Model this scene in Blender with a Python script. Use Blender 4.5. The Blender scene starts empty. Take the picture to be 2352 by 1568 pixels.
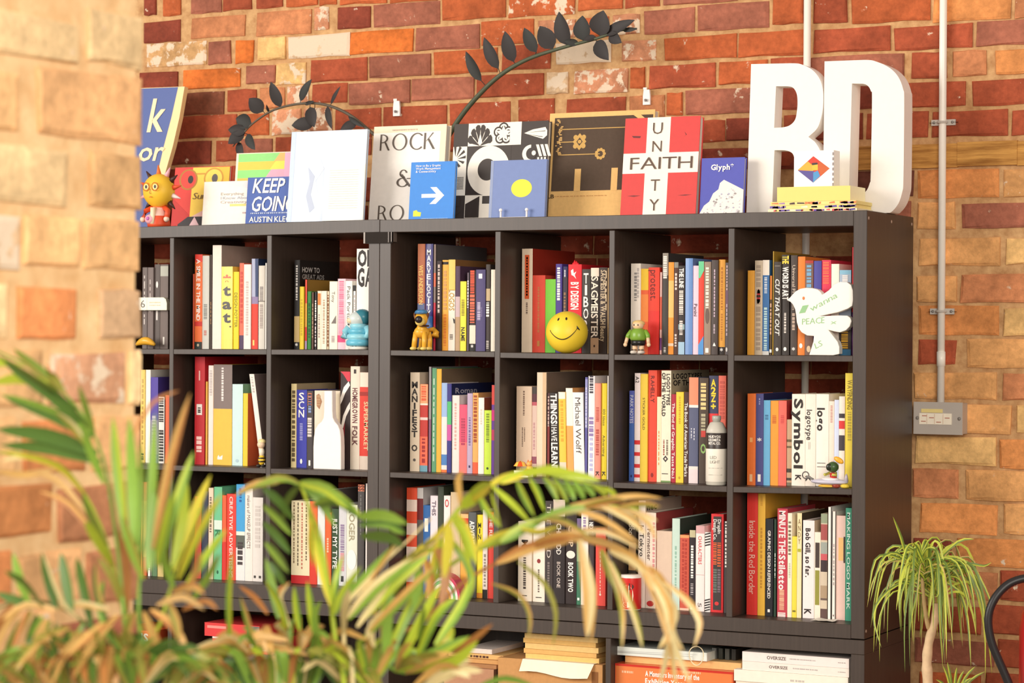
import bpy, bmesh, math, random
from mathutils import Vector, Matrix
random.seed(7)
sc = bpy.context.scene
COL = sc.collection
# ------------------------------------------------------------------ camera
T = 1.75                                   # height of the bookcase tops above the floor
CAM = Vector((1.99115, -5.85608, T - .32396))
FPX, YAW, PIT, ROL = 5412.0, .47694, -.00331, -.00599
_f = Vector((-math.sin(YAW)*math.cos(PIT), math.cos(YAW)*math.cos(PIT), math.sin(PIT)))
_r = Vector((math.cos(YAW), math.sin(YAW), 0))
_d = _f.cross(_r)
R_ = math.cos(ROL)*_r + math.sin(ROL)*_d
D_ = -math.sin(ROL)*_r + math.cos(ROL)*_d
F_ = _f
cd = bpy.data.cameras.new('camera'); cam = bpy.data.objects.new('camera', cd); COL.objects.link(cam)
cam.matrix_world = Matrix(((R_.x, -D_.x, -F_.x, CAM.x), (R_.y, -D_.y, -F_.y, CAM.y), (R_.z, -D_.z, -F_.z, CAM.z), (0, 0, 0, 1)))
cd.sensor_width = 36.0; cd.lens = FPX/2352*36; cd.clip_start = .1
cd.dof.use_dof = True; cd.dof.focus_distance = 6.35; cd.dof.aperture_fstop = 7.0
sc.camera = cam
# ------------------------------------------------------------------ world, lamps, exposure
sc.view_settings.view_transform = 'Standard'; sc.view_settings.look = 'None'
sc.view_settings.gamma = 1.0; sc.view_settings.use_curve_mapping = False
sc.view_settings.exposure = 0.18
w = bpy.data.worlds.new('room_light'); sc.world = w; w.use_nodes = True
bg = w.node_tree.nodes['Background']; bg.inputs[0].default_value = (1.0, .93, .84, 1); bg.inputs[1].default_value = .40
def area(name, loc, target, sx, sy, watts, col):
    l = bpy.data.lights.new(name, 'AREA'); l.shape = 'RECTANGLE'; l.size = sx; l.size_y = sy; l.energy = watts; l.color = col
    o = bpy.data.objects.new(name, l); COL.objects.link(o); o.location = loc
    o.rotation_euler = (Vector(target)-Vector(loc)).to_track_quat('-Z', 'Y').to_euler()
    return o
area('window_light_left', (-4.6, -5.2, 2.7), (-.9, .2, 1.2), 4.0, 2.6, 300, (1, .94, .87))
area('window_light_right', (3.6, -6.6, 2.7), (.2, -.6, 1.2), 4.0, 2.6, 300, (1, .93, .84))
# ------------------------------------------------------------------ pixel of the photograph -> point on a plane of the place
def ray(u, v): return F_ + R_*((u-1176)/FPX) + D_*((v-784)/FPX)
def atY(u, v, Y):
    d = ray(u, v); t = (Y-CAM.y)/d.y; p = CAM+d*t; return p.x, p.z
def atX(u, v, X):
    d = ray(u, v); t = (X-CAM.x)/d.x; p = CAM+d*t; return p.y, p.z
def PP(u, v, dist): return CAM+ray(u, v)*dist
def lin(c):
    return tuple((x/255/12.92 if x <= 10 else ((x/255+.055)/1.055)**2.4) for x in c[:3])
# ------------------------------------------------------------------ materials
def mat(name):
    m = bpy.data.materials.new(name); m.use_nodes = True; nt = m.node_tree
    return m, nt, nt.nodes['Principled BSDF'], nt.nodes.new, nt.links.new
def print_mat(name, rough, var=.06, spec=.4, scale=60, bump=0):
    m, nt, b, N, L = mat(name)
    a = N('ShaderNodeAttribute'); a.attribute_name = 'Col'
    n = N('ShaderNodeTexNoise'); n.inputs['Scale'].default_value = scale; n.inputs['Detail'].default_value = 4
    tc = N('ShaderNodeTexCoord'); L(tc.outputs['Object'], n.inputs['Vector'])
    mr = N('ShaderNodeMapRange'); mr.inputs[3].default_value = 1-var; mr.inputs[4].default_value = 1+var
    L(n.outputs['Fac'], mr.inputs[0])
    mx = N('ShaderNodeMix'); mx.data_type = 'RGBA'; mx.blend_type = 'MULTIPLY'; mx.inputs[0].default_value = 1
    L(a.outputs['Color'], mx.inputs[6]); L(mr.outputs[0], mx.inputs[7]); L(mx.outputs[2], b.inputs['Base Color'])
    b.inputs['Roughness'].default_value = rough; b.inputs['Specular IOR Level'].default_value = spec
    if bump:
        bp = N('ShaderNodeBump'); bp.inputs['Strength'].default_value = bump; bp.inputs['Distance'].default_value = .002
        L(n.outputs['Fac'], bp.inputs['Height']); L(bp.outputs[0], b.inputs['Normal'])
    return m
M = {}
M['matte'] = print_mat('printed_paper', .55)
M['gloss'] = print_mat('glossy_print', .28)
M['paint'] = print_mat('painted_surface', .45, .03)
M['card'] = print_mat('cardboard', .8, .12, .2, 90, .3)
M['metal'] = print_mat('coated_metal', .35, .03, .5)
M['rubber'] = print_mat('black_rubber', .38, .05, .4)
M['trunk'] = print_mat('plant_trunk', .7, .2, .3, 70, .5)
m, nt, b, N, L = mat('page_edges')
wv = N('ShaderNodeTexNoise'); tc = N('ShaderNodeTexCoord'); mp = N('ShaderNodeMapping'); mp.inputs['Scale'].default_value = (900, 3, 3)
L(tc.outputs['Object'], mp.inputs[0]); L(mp.outputs[0], wv.inputs['Vector']); wv.inputs['Scale'].default_value = 1
cr = N('ShaderNodeValToRGB'); cr.color_ramp.elements[0].color = (.55, .48, .38, 1); cr.color_ramp.elements[1].color = (.86, .80, .70, 1)
L(wv.outputs['Fac'], cr.inputs[0]); L(cr.outputs[0], b.inputs['Base Color']); b.inputs['Roughness'].default_value = .8; M['pages'] = m
def leaf_mat(name, rough=.42, tr=.25):
    m, nt, b, N, L = mat(name)
    a = N('ShaderNodeAttribute'); a.attribute_name = 'Col'
    n = N('ShaderNodeTexNoise'); n.inputs['Scale'].default_value = 25; n.inputs['Detail'].default_value = 3
    mr = N('ShaderNodeMapRange'); mr.inputs[3].default_value = .72; mr.inputs[4].default_value = 1.25; L(n.outputs['Fac'], mr.inputs[0])
    mx = N('ShaderNodeMix'); mx.data_type = 'RGBA'; mx.blend_type = 'MULTIPLY'; mx.inputs[0].default_value = 1
    L(a.outputs['Color'], mx.inputs[6]); L(mr.outputs[0], mx.inputs[7]); L(mx.outputs[2], b.inputs['Base Color'])
    b.inputs['Roughness'].default_value = rough
    if tr:
        t = N('ShaderNodeBsdfTranslucent'); L(mx.outputs[2], t.inputs['Color']); ms = N('ShaderNodeMixShader'); ms.inputs[0].default_value = tr
        L(b.outputs[0], ms.inputs[1]); L(t.outputs[0], ms.inputs[2]); L(ms.outputs[0], nt.nodes['Material Output'].inputs[0])
    return m
M['leaf'] = leaf_mat('palm_leaf'); M['darkleaf'] = leaf_mat('dark_leaf', .6, 0)
# brown-black wood foil
m, nt, b, N, L = mat('black_brown_foil')
tc = N('ShaderNodeTexCoord'); mp = N('ShaderNodeMapping'); mp.inputs['Scale'].default_value = (60, 60, 2.5)
n = N('ShaderNodeTexNoise'); n.inputs['Scale'].default_value = 2; n.inputs['Detail'].default_value = 6
L(tc.outputs['Object'], mp.inputs[0]); L(mp.outputs[0], n.inputs['Vector'])
cr = N('ShaderNodeValToRGB'); cr.color_ramp.elements[0].color = (.034, .022, .016, 1); cr.color_ramp.elements[1].color = (.070, .047, .035, 1)
L(n.outputs['Fac'], cr.inputs[0]); L(cr.outputs[0], b.inputs['Base Color']); b.inputs['Roughness'].default_value = .42; b.inputs['Specular IOR Level'].default_value = .55
M['foil'] = m
# bricks: own colour of each brick (object colour), lime paint coverage (object alpha), grit and pits
m, nt, b, N, L = mat('brick_clay')
oi = N('ShaderNodeObjectInfo'); ge = N('ShaderNodeNewGeometry')
ad = N('ShaderNodeVectorMath'); ad.operation = 'ADD'; sc2 = N('ShaderNodeVectorMath'); sc2.operation = 'SCALE'; sc2.inputs[3].default_value = 7
cmb = N('ShaderNodeCombineXYZ')
for i in range(3): L(oi.outputs['Random'], cmb.inputs[i])
L(cmb.outputs[0], sc2.inputs[0]); L(ge.outputs['Position'], ad.inputs[0]); L(sc2.outputs[0], ad.inputs[1])
def noise(s, d, r=.5):
    n = N('ShaderNodeTexNoise'); n.inputs['Scale'].default_value = s; n.inputs['Detail'].default_value = d; n.inputs['Roughness'].default_value = r; L(ad.outputs[0], n.inputs['Vector']); return n
n1, n2, n3, n4 = noise(9, 4), noise(55, 6, .65), noise(38, 3, .6), noise(22, 5, .62)
mr = N('ShaderNodeMapRange'); mr.inputs[1].default_value = .3; mr.inputs[2].default_value = .7; mr.inputs[3].default_value = .72; mr.inputs[4].default_value = 1.22; L(n1.outputs['Fac'], mr.inputs[0])
mr2 = N('ShaderNodeMapRange'); mr2.inputs[1].default_value = .3; mr2.inputs[2].default_value = .7; mr2.inputs[3].default_value = .78; mr2.inputs[4].default_value = 1.18; L(n2.outputs['Fac'], mr2.inputs[0])
mu = N('ShaderNodeMath'); mu.operation = 'MULTIPLY'; L(mr.outputs[0], mu.inputs[0]); L(mr2.outputs[0], mu.inputs[1])
mx = N('ShaderNodeMix'); mx.data_type = 'RGBA'; mx.blend_type = 'MULTIPLY'; mx.inputs[0].default_value = 1
L(oi.outputs['Color'], mx.inputs[6]); L(mu.outputs[0], mx.inputs[7])
pt = N('ShaderNodeMapRange'); pt.inputs[1].default_value = .73; pt.inputs[2].default_value = .77; L(n3.outputs['Fac'], pt.inputs[0])   # pale grit
mx2 = N('ShaderNodeMix'); mx2.data_type = 'RGBA'; mx2.inputs[7].default_value = (.78, .55, .38, 1); L(pt.outputs[0], mx2.inputs[0]); L(mx.outputs[2], mx2.inputs[6])
sb = N('ShaderNodeMath'); sb.operation = 'SUBTRACT'; sb.inputs[0].default_value = .72; L(oi.outputs['Alpha'], sb.inputs[1])
gt = N('ShaderNodeMath'); gt.operation = 'SUBTRACT'; L(n4.outputs['Fac'], gt.inputs[0]); L(sb.outputs[0], gt.inputs[1])
gm = N('ShaderNodeMath'); gm.operation = 'MULTIPLY'; gm.inputs[1].default_value = 18; gm.use_clamp = True; L(gt.outputs[0], gm.inputs[0])
mx3 = N('ShaderNodeMix'); mx3.data_type = 'RGBA'; mx3.inputs[7].default_value = (.80, .63, .46, 1); L(gm.outputs[0], mx3.inputs[0]); L(mx2.outputs[2], mx3.inputs[6])
L(mx3.outputs[2], b.inputs['Base Color']); b.inputs['Roughness'].default_value = .85; b.inputs['Specular IOR Level'].default_value = .2
bp = N('ShaderNodeBump'); bp.inputs['Strength'].default_value = .6; bp.inputs['Distance'].default_value = .004; L(n2.outputs['Fac'], bp.inputs['Height']); L(bp.outputs[0], b.inputs['Normal'])
M['brick'] = m
def rough_mat(name, c0, c1, scale, rough=.9, bump=.6, stretch=(1, 1, 1)):
    m, nt, b, N, L = mat(name)
    tc = N('ShaderNodeTexCoord'); mp = N('ShaderNodeMapping'); mp.inputs['Scale'].default_value = stretch
    n = N('ShaderNodeTexNoise'); n.inputs['Scale'].default_value = scale; n.inputs['Detail'].default_value = 7; n.inputs['Roughness'].default_value = .62
    L(tc.outputs['Object'], mp.inputs[0]); L(mp.outputs[0], n.inputs['Vector'])
    cr = N('ShaderNodeValToRGB'); cr.color_ramp.elements[0].position = .3; cr.color_ramp.elements[1].position = .7
    cr.color_ramp.elements[0].color = (*lin(c0), 1); cr.color_ramp.elements[1].color = (*lin(c1), 1)
    L(n.outputs['Fac'], cr.inputs[0]); L(cr.outputs[0], b.inputs['Base Color']); b.inputs['Roughness'].default_value = rough; b.inputs['Specular IOR Level'].default_value = .2
    bp = N('ShaderNodeBump'); bp.inputs['Strength'].default_value = bump; bp.inputs['Distance'].default_value = .006; L(n.outputs['Fac'], bp.inputs['Height']); L(bp.outputs[0], b.inputs['Normal'])
    return m
M['mortar'] = rough_mat('sandy_mortar', (176, 128, 84), (222, 178, 126), 28)
M['mortar_pale'] = rough_mat('pale_mortar', (214, 168, 116), (240, 204, 154), 22)
M['timber'] = rough_mat('old_timber', (150, 98, 44), (226, 168, 90), 6, .75, .5, (1.2, 8, 14))
M['floor'] = rough_mat('grey_floor', (120, 108, 96), (150, 138, 124), 3, .6, .1)
# ------------------------------------------------------------------ mesh builder
class MB:
    def __init__(s): s.v = []; s.f = []; s.c = []
    def add(s, vs, fs, col):
        o = len(s.v); s.v += [tuple(p) for p in vs]; s.f += [tuple(i+o for i in q) for q in fs]
        if col and isinstance(col[0], (tuple, list)): s.c += [tuple(k) for k in col]
        else: s.c += [col]*len(fs)
    def box(s, x0, x1, y0, y1, z0, z1, col=(1, 1, 1), z0r=None, z1r=None, sh=0):
        a0 = z0 if z0r is None else z0r; a1 = z1 if z1r is None else z1r
        s.add([(x0, y0, z0), (x1, y0, a0), (x1, y1, a0), (x0, y1, z0), (x0+sh, y0, z1), (x1+sh, y0, a1), (x1+sh, y1, a1), (x0+sh, y1, z1)],
              [(0, 1, 5, 4), (1, 2, 6, 5), (2, 3, 7, 6), (3, 0, 4, 7), (4, 5, 6, 7), (3, 2, 1, 0)], col)
    def poly(s, pts, col): s.add(pts, [tuple(range(len(pts)))], col)
    def prism(s, loops, y0, y1, col, fn=None):
        """closed outlines in (x, z); the first is the outer edge, the rest are holes; front at y0, back at y1"""
        bm = bmesh.new(); eds = []
        for lp in loops:
            vs = [bm.verts.new((x, 0, z)) for x, z in lp]
            eds += [bm.edges.new((vs[i], vs[(i+1) % len(vs)])) for i in range(len(vs))]
        bmesh.ops.triangle_fill(bm, use_beauty=True, use_dissolve=False, edges=eds, normal=(0, -1, 0))
        bm.verts.index_update(); P = [v.co.copy() for v in bm.verts]; n = len(P)
        tri = []
        for fc in bm.faces:
            ids = [v.index for v in fc.verts]
            a, b_, c_ = [P[i] for i in ids[:3]]
            if (b_-a).cross(c_-a).y > 0: ids.reverse()
            tri.append(ids)
        bm.free()
        vs = [(p.x, y0, p.z) for p in P]+[(p.x, y1, p.z) for p in P]; fs = [tuple(t) for t in tri]+[tuple(i+n for i in reversed(t)) for t in tri]
        o = 0
        for k, lp in enumerate(loops):
            A = sum(lp[i][0]*lp[(i+1) % len(lp)][1]-lp[(i+1) % len(lp)][0]*lp[i][1] for i in range(len(lp)))
            for i in range(len(lp)):
                a, b_ = o+i, o+(i+1) % len(lp)
                q = (a, a+n, b_+n, b_)
                if (A > 0) == (k > 0): q = q[::-1]
                fs.append(q)
            o += len(lp)
        s.add(vs, fs, col)
    def tube(s, pts, r, n, col, closed=False, r2=None):
        pts = [Vector(p) for p in pts]; m = len(pts); vs = []; up = Vector((.13, .31, .94))
        for i, p in enumerate(pts):
            t = (pts[(i+1) % m]-pts[i-1]) if closed else (pts[min(i+1, m-1)]-pts[max(i-1, 0)])
            t.normalize(); a = t.cross(up)
            if a.length < .05: a = t.cross(Vector((1, 0, 0)))
            a.normalize(); b_ = t.cross(a)
            rr = r if r2 is None else r+(r2-r)*i/(m-1)
            if callable(r): rr = r(i/(m-1))
            vs += [p+a*rr*math.cos(6.2832*k/n)+b_*rr*math.sin(6.2832*k/n) for k in range(n)]
        fs = []
        for i in range(m if closed else m-1):
            j = (i+1) % m
            fs += [(i*n+k, i*n+(k+1) % n, j*n+(k+1) % n, j*n+k) for k in range(n)]
        if not closed: fs += [tuple(range(n))[::-1], tuple((m-1)*n+k for k in range(n))]
        s.add(vs, fs, col)
    def lathe(s, c, prof, n, col, ax=None):
        """profile of (radius, height) turned about the vertical axis through c; col may be a list, one per ring"""
        vs = []; fs = []; cs = []
        for r, z in prof: vs += [(c[0]+r*math.cos(6.2832*k/n), c[1]+r*math.sin(6.2832*k/n), c[2]+z) for k in range(n)]
        for i in range(len(prof)-1):
            for k in range(n):
                fs.append((i*n+k, i*n+(k+1) % n, (i+1)*n+(k+1) % n, (i+1)*n+k)); cs.append(col[i] if isinstance(col, list) else col)
        fs += [tuple(range(n))[::-1], tuple((len(prof)-1)*n+k for k in range(n))]
        cs += [cs[0], cs[-1]]
        s.add(vs, fs, cs)
    def ell(s, c, r, col, nu=14, nv=9, rot=None):
        vs = []; fs = []
        for j in range(nv+1):
            th = math.pi*j/nv
            for i in range(nu):
                p = Vector((r[0]*math.sin(th)*math.cos(6.2832*i/nu), r[1]*math.sin(th)*math.sin(6.2832*i/nu), r[2]*math.cos(th)))
                if rot: p = rot @ p
                vs.append(p+Vector(c))
        for j in range(nv):
            for i in range(nu): fs.append((j*nu+i, (j+1)*nu+i, (j+1)*nu+(i+1) % nu, j*nu+(i+1) % nu))
        s.add(vs, fs, col)
    def disc(s, c, rx, rz, col, n=24, y=None):
        s.add([(c[0]+rx*math.cos(6.2832*k/n), c[1], c[2]+rz*math.sin(6.2832*k/n)) for k in range(n)], [tuple(range(n))], col)
    def build(s, name, m, parent=None, smooth=False, loc=None):
        me = bpy.data.meshes.new(name)
        if loc is not None: s.v = [(p[0]-loc[0], p[1]-loc[1], p[2]-loc[2]) for p in s.v]
        me.from_pydata(s.v, [], s.f); me.update()
        at = me.color_attributes.new('Col', 'FLOAT_COLOR', 'CORNER'); buf = []
        for p, c in zip(me.polygons, s.c):
            c = c if c else (1, 1, 1)
            buf += [c[0], c[1], c[2], 1.0]*p.loop_total
        at.data.foreach_set('color', buf)
        if smooth: me.polygons.foreach_set('use_smooth', [True]*len(me.polygons))
        if m: me.materials.append(M[m] if isinstance(m, str) else m)
        o = bpy.data.objects.new(name, me); COL.objects.link(o)
        if parent: o.parent = parent
        if loc is not None: o.location = loc
        return o
def tag(o, label, cat, group=None, kind=None):
    o['label'] = label
    if cat: o['category'] = cat
    if group: o['group'] = group
    if kind: o['kind'] = kind
    return o
def empty(name, loc, label, cat, group=None):
    o = bpy.data.objects.new(name, None); COL.objects.link(o); o.location = loc; o.empty_display_size = .05
    return tag(o, label, cat, group)
# ------------------------------------------------------------------ lettering from the built-in font, one outline per glyph and weight
CH = 'ABCDEFGHIJKLMNOPQRSTUVWXYZabcdefghijklmnopqrstuvwxyz0123456789.,&*+=!-'
GL = {}
def make_glyphs():
    obs = []
    for wt, off in ((0, -.004), (1, .014), (2, .034)):
        for i, ch in enumerate(CH):
            cu = bpy.data.curves.new('g', 'FONT'); cu.body = ch; cu.size = 1; cu.resolution_u = 2; cu.offset = off; cu.fill_mode = 'FRONT'
            o = bpy.data.objects.new('g', cu); COL.objects.link(o); obs.append((o, wt, ch))
    dg = bpy.context.evaluated_depsgraph_get(); dg.update()
    for o, wt, ch in obs:
        e = o.evaluated_get(dg); me = e.to_mesh()
        vs = [(v.co.x, v.co.y) for v in me.vertices]; fs = [tuple(p.vertices) for p in me.polygons]
        x0 = min(v[0] for v in vs); x1 = max(v[0] for v in vs)
        GL[(wt, ch)] = ([(v[0]-x0, v[1]) for v in vs], fs, x1-x0)
        e.to_mesh_clear()
    for o, wt, ch in obs:
        cu = o.data; bpy.data.objects.remove(o); bpy.data.curves.remove(cu)
make_glyphs()
CAPH = max(v[1] for v in GL[(0, 'H')][0])
def layout(txt, wt, gap=.09):
    """flat text: list of (verts, faces), running width; capital height is 1"""
    x = 0; out = []
    for ch in txt:
        if ch == ' ': x += .38; continue
        g = GL.get((wt, ch)) or GL[(wt, '-')]
        out.append(([((v[0]/CAPH+x), v[1]/CAPH) for v in g[0]], g[1])); x += g[2]/CAPH+gap
    return out, max(x-gap, .1)
def put_text(mb, txt, col, fn, wt=0, slant=0, gap=.09):
    """fn maps (a in 0..1 along the reading direction, b in capital heights) to a point"""
    out, W = layout(txt, wt, gap)
    for vs, fs in out: mb.add([fn((v[0]+slant*v[1])/W, v[1]) for v in vs], fs, col)
def put_bars(mb, col, fn, n=8, rnd=random, h=.8):
    x = 0
    while x < .98:
        ww = rnd.uniform(.5, 1.4)/n*.55
        x1 = min(x+ww, 1)
        mb.add([fn(x, 0), fn(x1, 0), fn(x1, h), fn(x, h)], [(0, 1, 2, 3)], col)
        x = x1+rnd.uniform(.15, .4)/n*.9
# ================================================================== the room: floor, back wall, brick pier
YW = .455                                   # face of the bricks of the back wall
fl = MB(); fl.box(-7, 6, -9, YW+.2, -.1, 0); tag(fl.build('floor', 'floor'), 'grey floor', None, None, 'structure')
PAL = {'r': (172, 84, 56), 'R': (142, 68, 50), 'm': (168, 102, 80), 'o': (194, 100, 58), 'b': (212, 114, 52), 'p': (208, 136, 92), 'a': (228, 150, 88),
       't': (232, 170, 108), 'y': (238, 190, 124), 'c': (226, 190, 150), 'w': (206, 140, 104), 'k': (112, 66, 52), 'd': (140, 82, 60), 'T': (206, 160, 108)}
wall = MB(); wall.box(-3.6, 2.2, YW+.008, YW+.25, 0, 3.2)
wall_o = tag(wall.build('wall_back', 'mortar'), 'old red brick wall behind the bookcases', None, None, 'structure')
def brick_mesh(kind, k):
    """unit brick, face towards -Y: rounded, slightly uneven arrises"""
    rnd = random.Random(kind*17+k); bx = (.028, .055, .016)[kind]; bz = .085
    xs = [-.5+bx, -.17, .17, .5-bx]; zs = [-.5+bz, .5-bz]
    j = lambda a: rnd.uniform(-a, a)
    front = {}
    vs = []; fs = []
    for iz, z in enumerate(zs):
        for ix, x in enumerate(xs): front[ix, iz] = len(vs); vs.append((x+j(bx*.5), j(.012), z+j(.03)))
    ring_in = [front[i, 0] for i in range(4)]+[front[3-i, 1] for i in range(4)]
    mid = []
    for q in ring_in:
        x, y, z = vs[q]
        X = -.5 if x < -.4 else (.5 if x > .4 else x); Z = -.5 if z < 0 else .5
        mid.append(len(vs)); vs.append((X+(j(bx*.6) if abs(X) == .5 else j(.02)), .05+j(.02), Z+j(.035)))
    back = []
    for q in mid: back.append(len(vs)); vs.append((vs[q][0], 1, vs[q][2]))
    for i in range(3): fs.append((front[i, 0], front[i+1, 0], front[i+1, 1], front[i, 1]))
    n = 8
    for i in range(n):
        k2 = (i+1) % n
        fs.append((ring_in[k2], ring_in[i], mid[i], mid[k2])); fs.append((mid[k2], mid[i], back[i], back[k2]))
    me = bpy.data.meshes.new('brick'); me.from_pydata(vs, [], fs); me.update(); me.materials.append(M['brick']); return me
BM = [[brick_mesh(k, q) for q in range(5)] for k in range(3)]
def brick(x, z, wd, h, y, col, paint, parent, rot=0):
    kind = 0 if 1.6 < wd/h < 4 else (1 if wd/h <= 1.6 else 2)
    o = bpy.data.objects.new('brick', random.choice(BM[kind])); COL.objects.link(o); o.parent = parent
    c = lin(PAL[col]); v = random.uniform(.93, 1.07)
    o.color = (c[0]*v, c[1]*v, c[2]*v, paint)
    o.scale = (wd, .07, h)
    if rot: o.location = (y, x, z); o.rotation_euler = (0, 0, rot)
    else: o.location = (x, y+random.uniform(-.002, .002), z)
    return o
# bricks of the back wall, read off the photograph: x0 x1 top bottom colour (capital P: lime paint on it)
BR = '''330 356 -30 35 R;372 412 -30 36 o;438 505 -30 30 m;512 575 -40 22 r;586 645 -45 18 r;655 725 -45 14 o;733 770 -45 10 o;780 885 -50 8 o;895 1003 -55 2 o;1015 1157 -30 42 o
328 411 48 97 R;438 560 38 84 p;588 712 25 78 p;720 752 15 68 wP;775 848 15 66 R;857 1006 7 58 m
336 470 98 150 TP;478 528 95 146 m;540 580 92 144 b;592 652 85 137 y;660 800 79 131 cQ;803 946 70 120 b;953 1098 60 113 m;1105 1222 47 101 o;1236 1318 45 88 wP;1328 1395 40 84 o;1405 1466 32 78 wP;1478 1592 20 76 m;1602 1762 8 66 m;1775 1842 -5 55 o
1168 1318 -40 34 oP;1328 1428 -45 20 o;1436 1512 -48 15 r;1524 1690 -60 8 m;1700 1780 -60 -2 r
320 405 165 210 R;420 548 158 203 b;565 630 150 192 m;632 700 145 192 yP;712 840 135 186 r;848 985 127 175 m;995 1138 114 168 o;1152 1262 103 158 r;1275 1400 95 145 cQ;1428 1504 92 140 wP;1525 1688 82 135 o;1695 1850 72 128 o
330 412 216 268 R;420 512 212 262 d;520 585 205 255 r;594 650 200 248 p;657 705 197 240 wP;715 795 192 235 r;800 938 187 238 m;945 1085 178 230 m;1095 1245 170 222 r;1255 1302 165 215 cP;1318 1440 160 212 wP;1446 1480 155 203 o;1490 1640 148 201 r;1650 1760 140 192 o;1770 1850 133 186 r
410 540 265 315 r;548 614 262 310 o;624 690 252 308 wP;697 760 248 300 wP;768 872 250 296 r;880 1022 243 292 r;1032 1168 236 285 r;1190 1270 228 280 r;1300 1434 225 273 r;1445 1523 220 268 p;1530 1566 213 265 o;1575 1735 205 260 m;1745 1850 200 252 R
392 482 325 376 R;495 545 322 370 r;552 622 318 368 m;632 700 314 364 r;707 850 305 356 r;860 1010 300 350 r;1020 1180 295 345 r;1190 1350 290 338 r;1360 1590 282 335 r;1600 1662 275 326 r;1668 1790 270 322 R;1800 1860 264 318 r
385 520 385 432 R;530 600 380 430 r;610 760 375 428 r;1610 1725 340 390 R;1735 1850 335 385 r
1868 1945 -12 53 r;1955 2133 -15 50 o;2143 2320 -18 45 a;2332 2420 -25 38 p
1868 2042 64 118 r;2053 2230 58 112 r;2242 2420 45 102 m
1860 2075 127 181 m;2093 2174 120 180 r;2186 2262 115 174 p;2286 2420 111 168 a
1870 2060 192 250 R;2068 2215 188 246 r;2232 2420 180 240 r
1870 1978 262 320 R;1990 2130 258 315 r;2140 2312 254 312 r;2324 2420 252 308 r
1760 1930 330 385 R
1900 2096 394 450 k;2108 2290 390 453 a;2305 2420 388 453 t
1850 1990 462 516 R;2000 2090 463 516 m;2106 2193 465 526 t;2210 2420 467 522 m
2110 2294 547 609 t;2310 2420 547 607 y
2106 2195 635 692 t;2207 2420 630 693 p
2110 2290 703 768 a;2305 2420 708 770 y
2110 2194 780 836 r;2222 2420 780 844 t
2098 2285 855 916 t;2302 2420 858 920 p
2112 2320 930 993 t;2332 2420 930 994 y
2102 2285 1003 1066 y;2296 2420 1012 1076 a
2096 2198 1078 1142 p;2220 2420 1083 1150 t
2112 2288 1158 1224 a;2306 2420 1160 1227 t
2098 2182 1237 1294 R;2196 2420 1240 1302 a
2105 2288 1312 1372 p;2298 2420 1314 1380 r
2100 2250 1392 1452 r;2264 2420 1392 1460 r
2102 2280 1470 1527 m;2292 2420 1472 1537 r
2110 2250 1547 1606 o;2262 2420 1550 1612 r'''
rows = []
for ln in BR.split('\n'):
    for it in ln.split(';'):
        a = it.split(); x0, x1, yt, yb = map(float, a[:4]); col = a[4][0]; pa = {'': .06, 'P': .22, 'Q': .34}[a[4][1:]]
        ym = (yt+yb)/2; xm = (x0+x1)/2
        X0 = atY(x0, ym, YW)[0]; X1 = atY(x1, ym, YW)[0]; Z1 = atY(xm, yt, YW)[1]; Z0 = atY(xm, yb, YW)[1]
        rows.append((X0, X1, Z0, Z1)); brick((X0+X1)/2, (Z0+Z1)/2, X1-X0, Z1-Z0, YW, col, pa, wall_o)
# old timber laid into the brickwork
X0 = atY(1935, 352, YW)[0]; X1 = 2.1; Z1 = atY(2200, 328, YW)[1]; Z0 = atY(2200, 383, YW)[1]
tb = MB()
n = 14
for i in range(n):
    a = X0+(X1-X0)*i/n; b_ = X0+(X1-X0)*(i+1)/n
    tb.box(a, b_, YW-.004+random.uniform(-.002, .002), YW+.06, Z0+random.uniform(-.002, .002), Z1+random.uniform(-.002, .002))
tag(tb.build('timber_plank', 'timber', wall_o), 'weathered brown timber plank', None)
rows.append((X0, X1, Z0, Z1))
# wide pale pointing and cement patches
# brickwork seen only through the shelves or not at all: one joined part
inf = MB(); z = .02; k = 0
cz = []
me = bpy.data.meshes.new('brickwork'); bm = bmesh.new()
def free(a, b_, z0, z1): return all(b_ < r[0]-.004 or a > r[1]+.004 or z1 < r[2]-.004 or z0 > r[3]+.004 for r in rows)
vs = []; fs = []
while z < 3.0:
    x = -3.6+(.11 if k % 2 else 0)
    while x < 2.1:
        wd = random.choice((.215, .215, .105)); h = .073
        if free(x, x+wd, z, z+h):
            src = BM[0 if wd > .2 else 1][random.randrange(5)]; o = len(vs)
            for v in src.vertices: vs.append((x+wd/2+v.co.x*wd, YW+v.co.y*.05, z+h/2+v.co.z*h))
            for p in src.polygons: fs.append(tuple(i+o for i in p.vertices))
        x += wd+.011
    z += .0865; k += 1
me.from_pydata(vs, [], fs); me.update(); me.materials.append(M['brick'])
o = bpy.data.objects.new('brickwork', me); COL.objects.link(o); o.parent = wall_o; o['kind'] = 'stuff'; o.color = (*lin((150, 66, 44)), .1)
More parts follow.
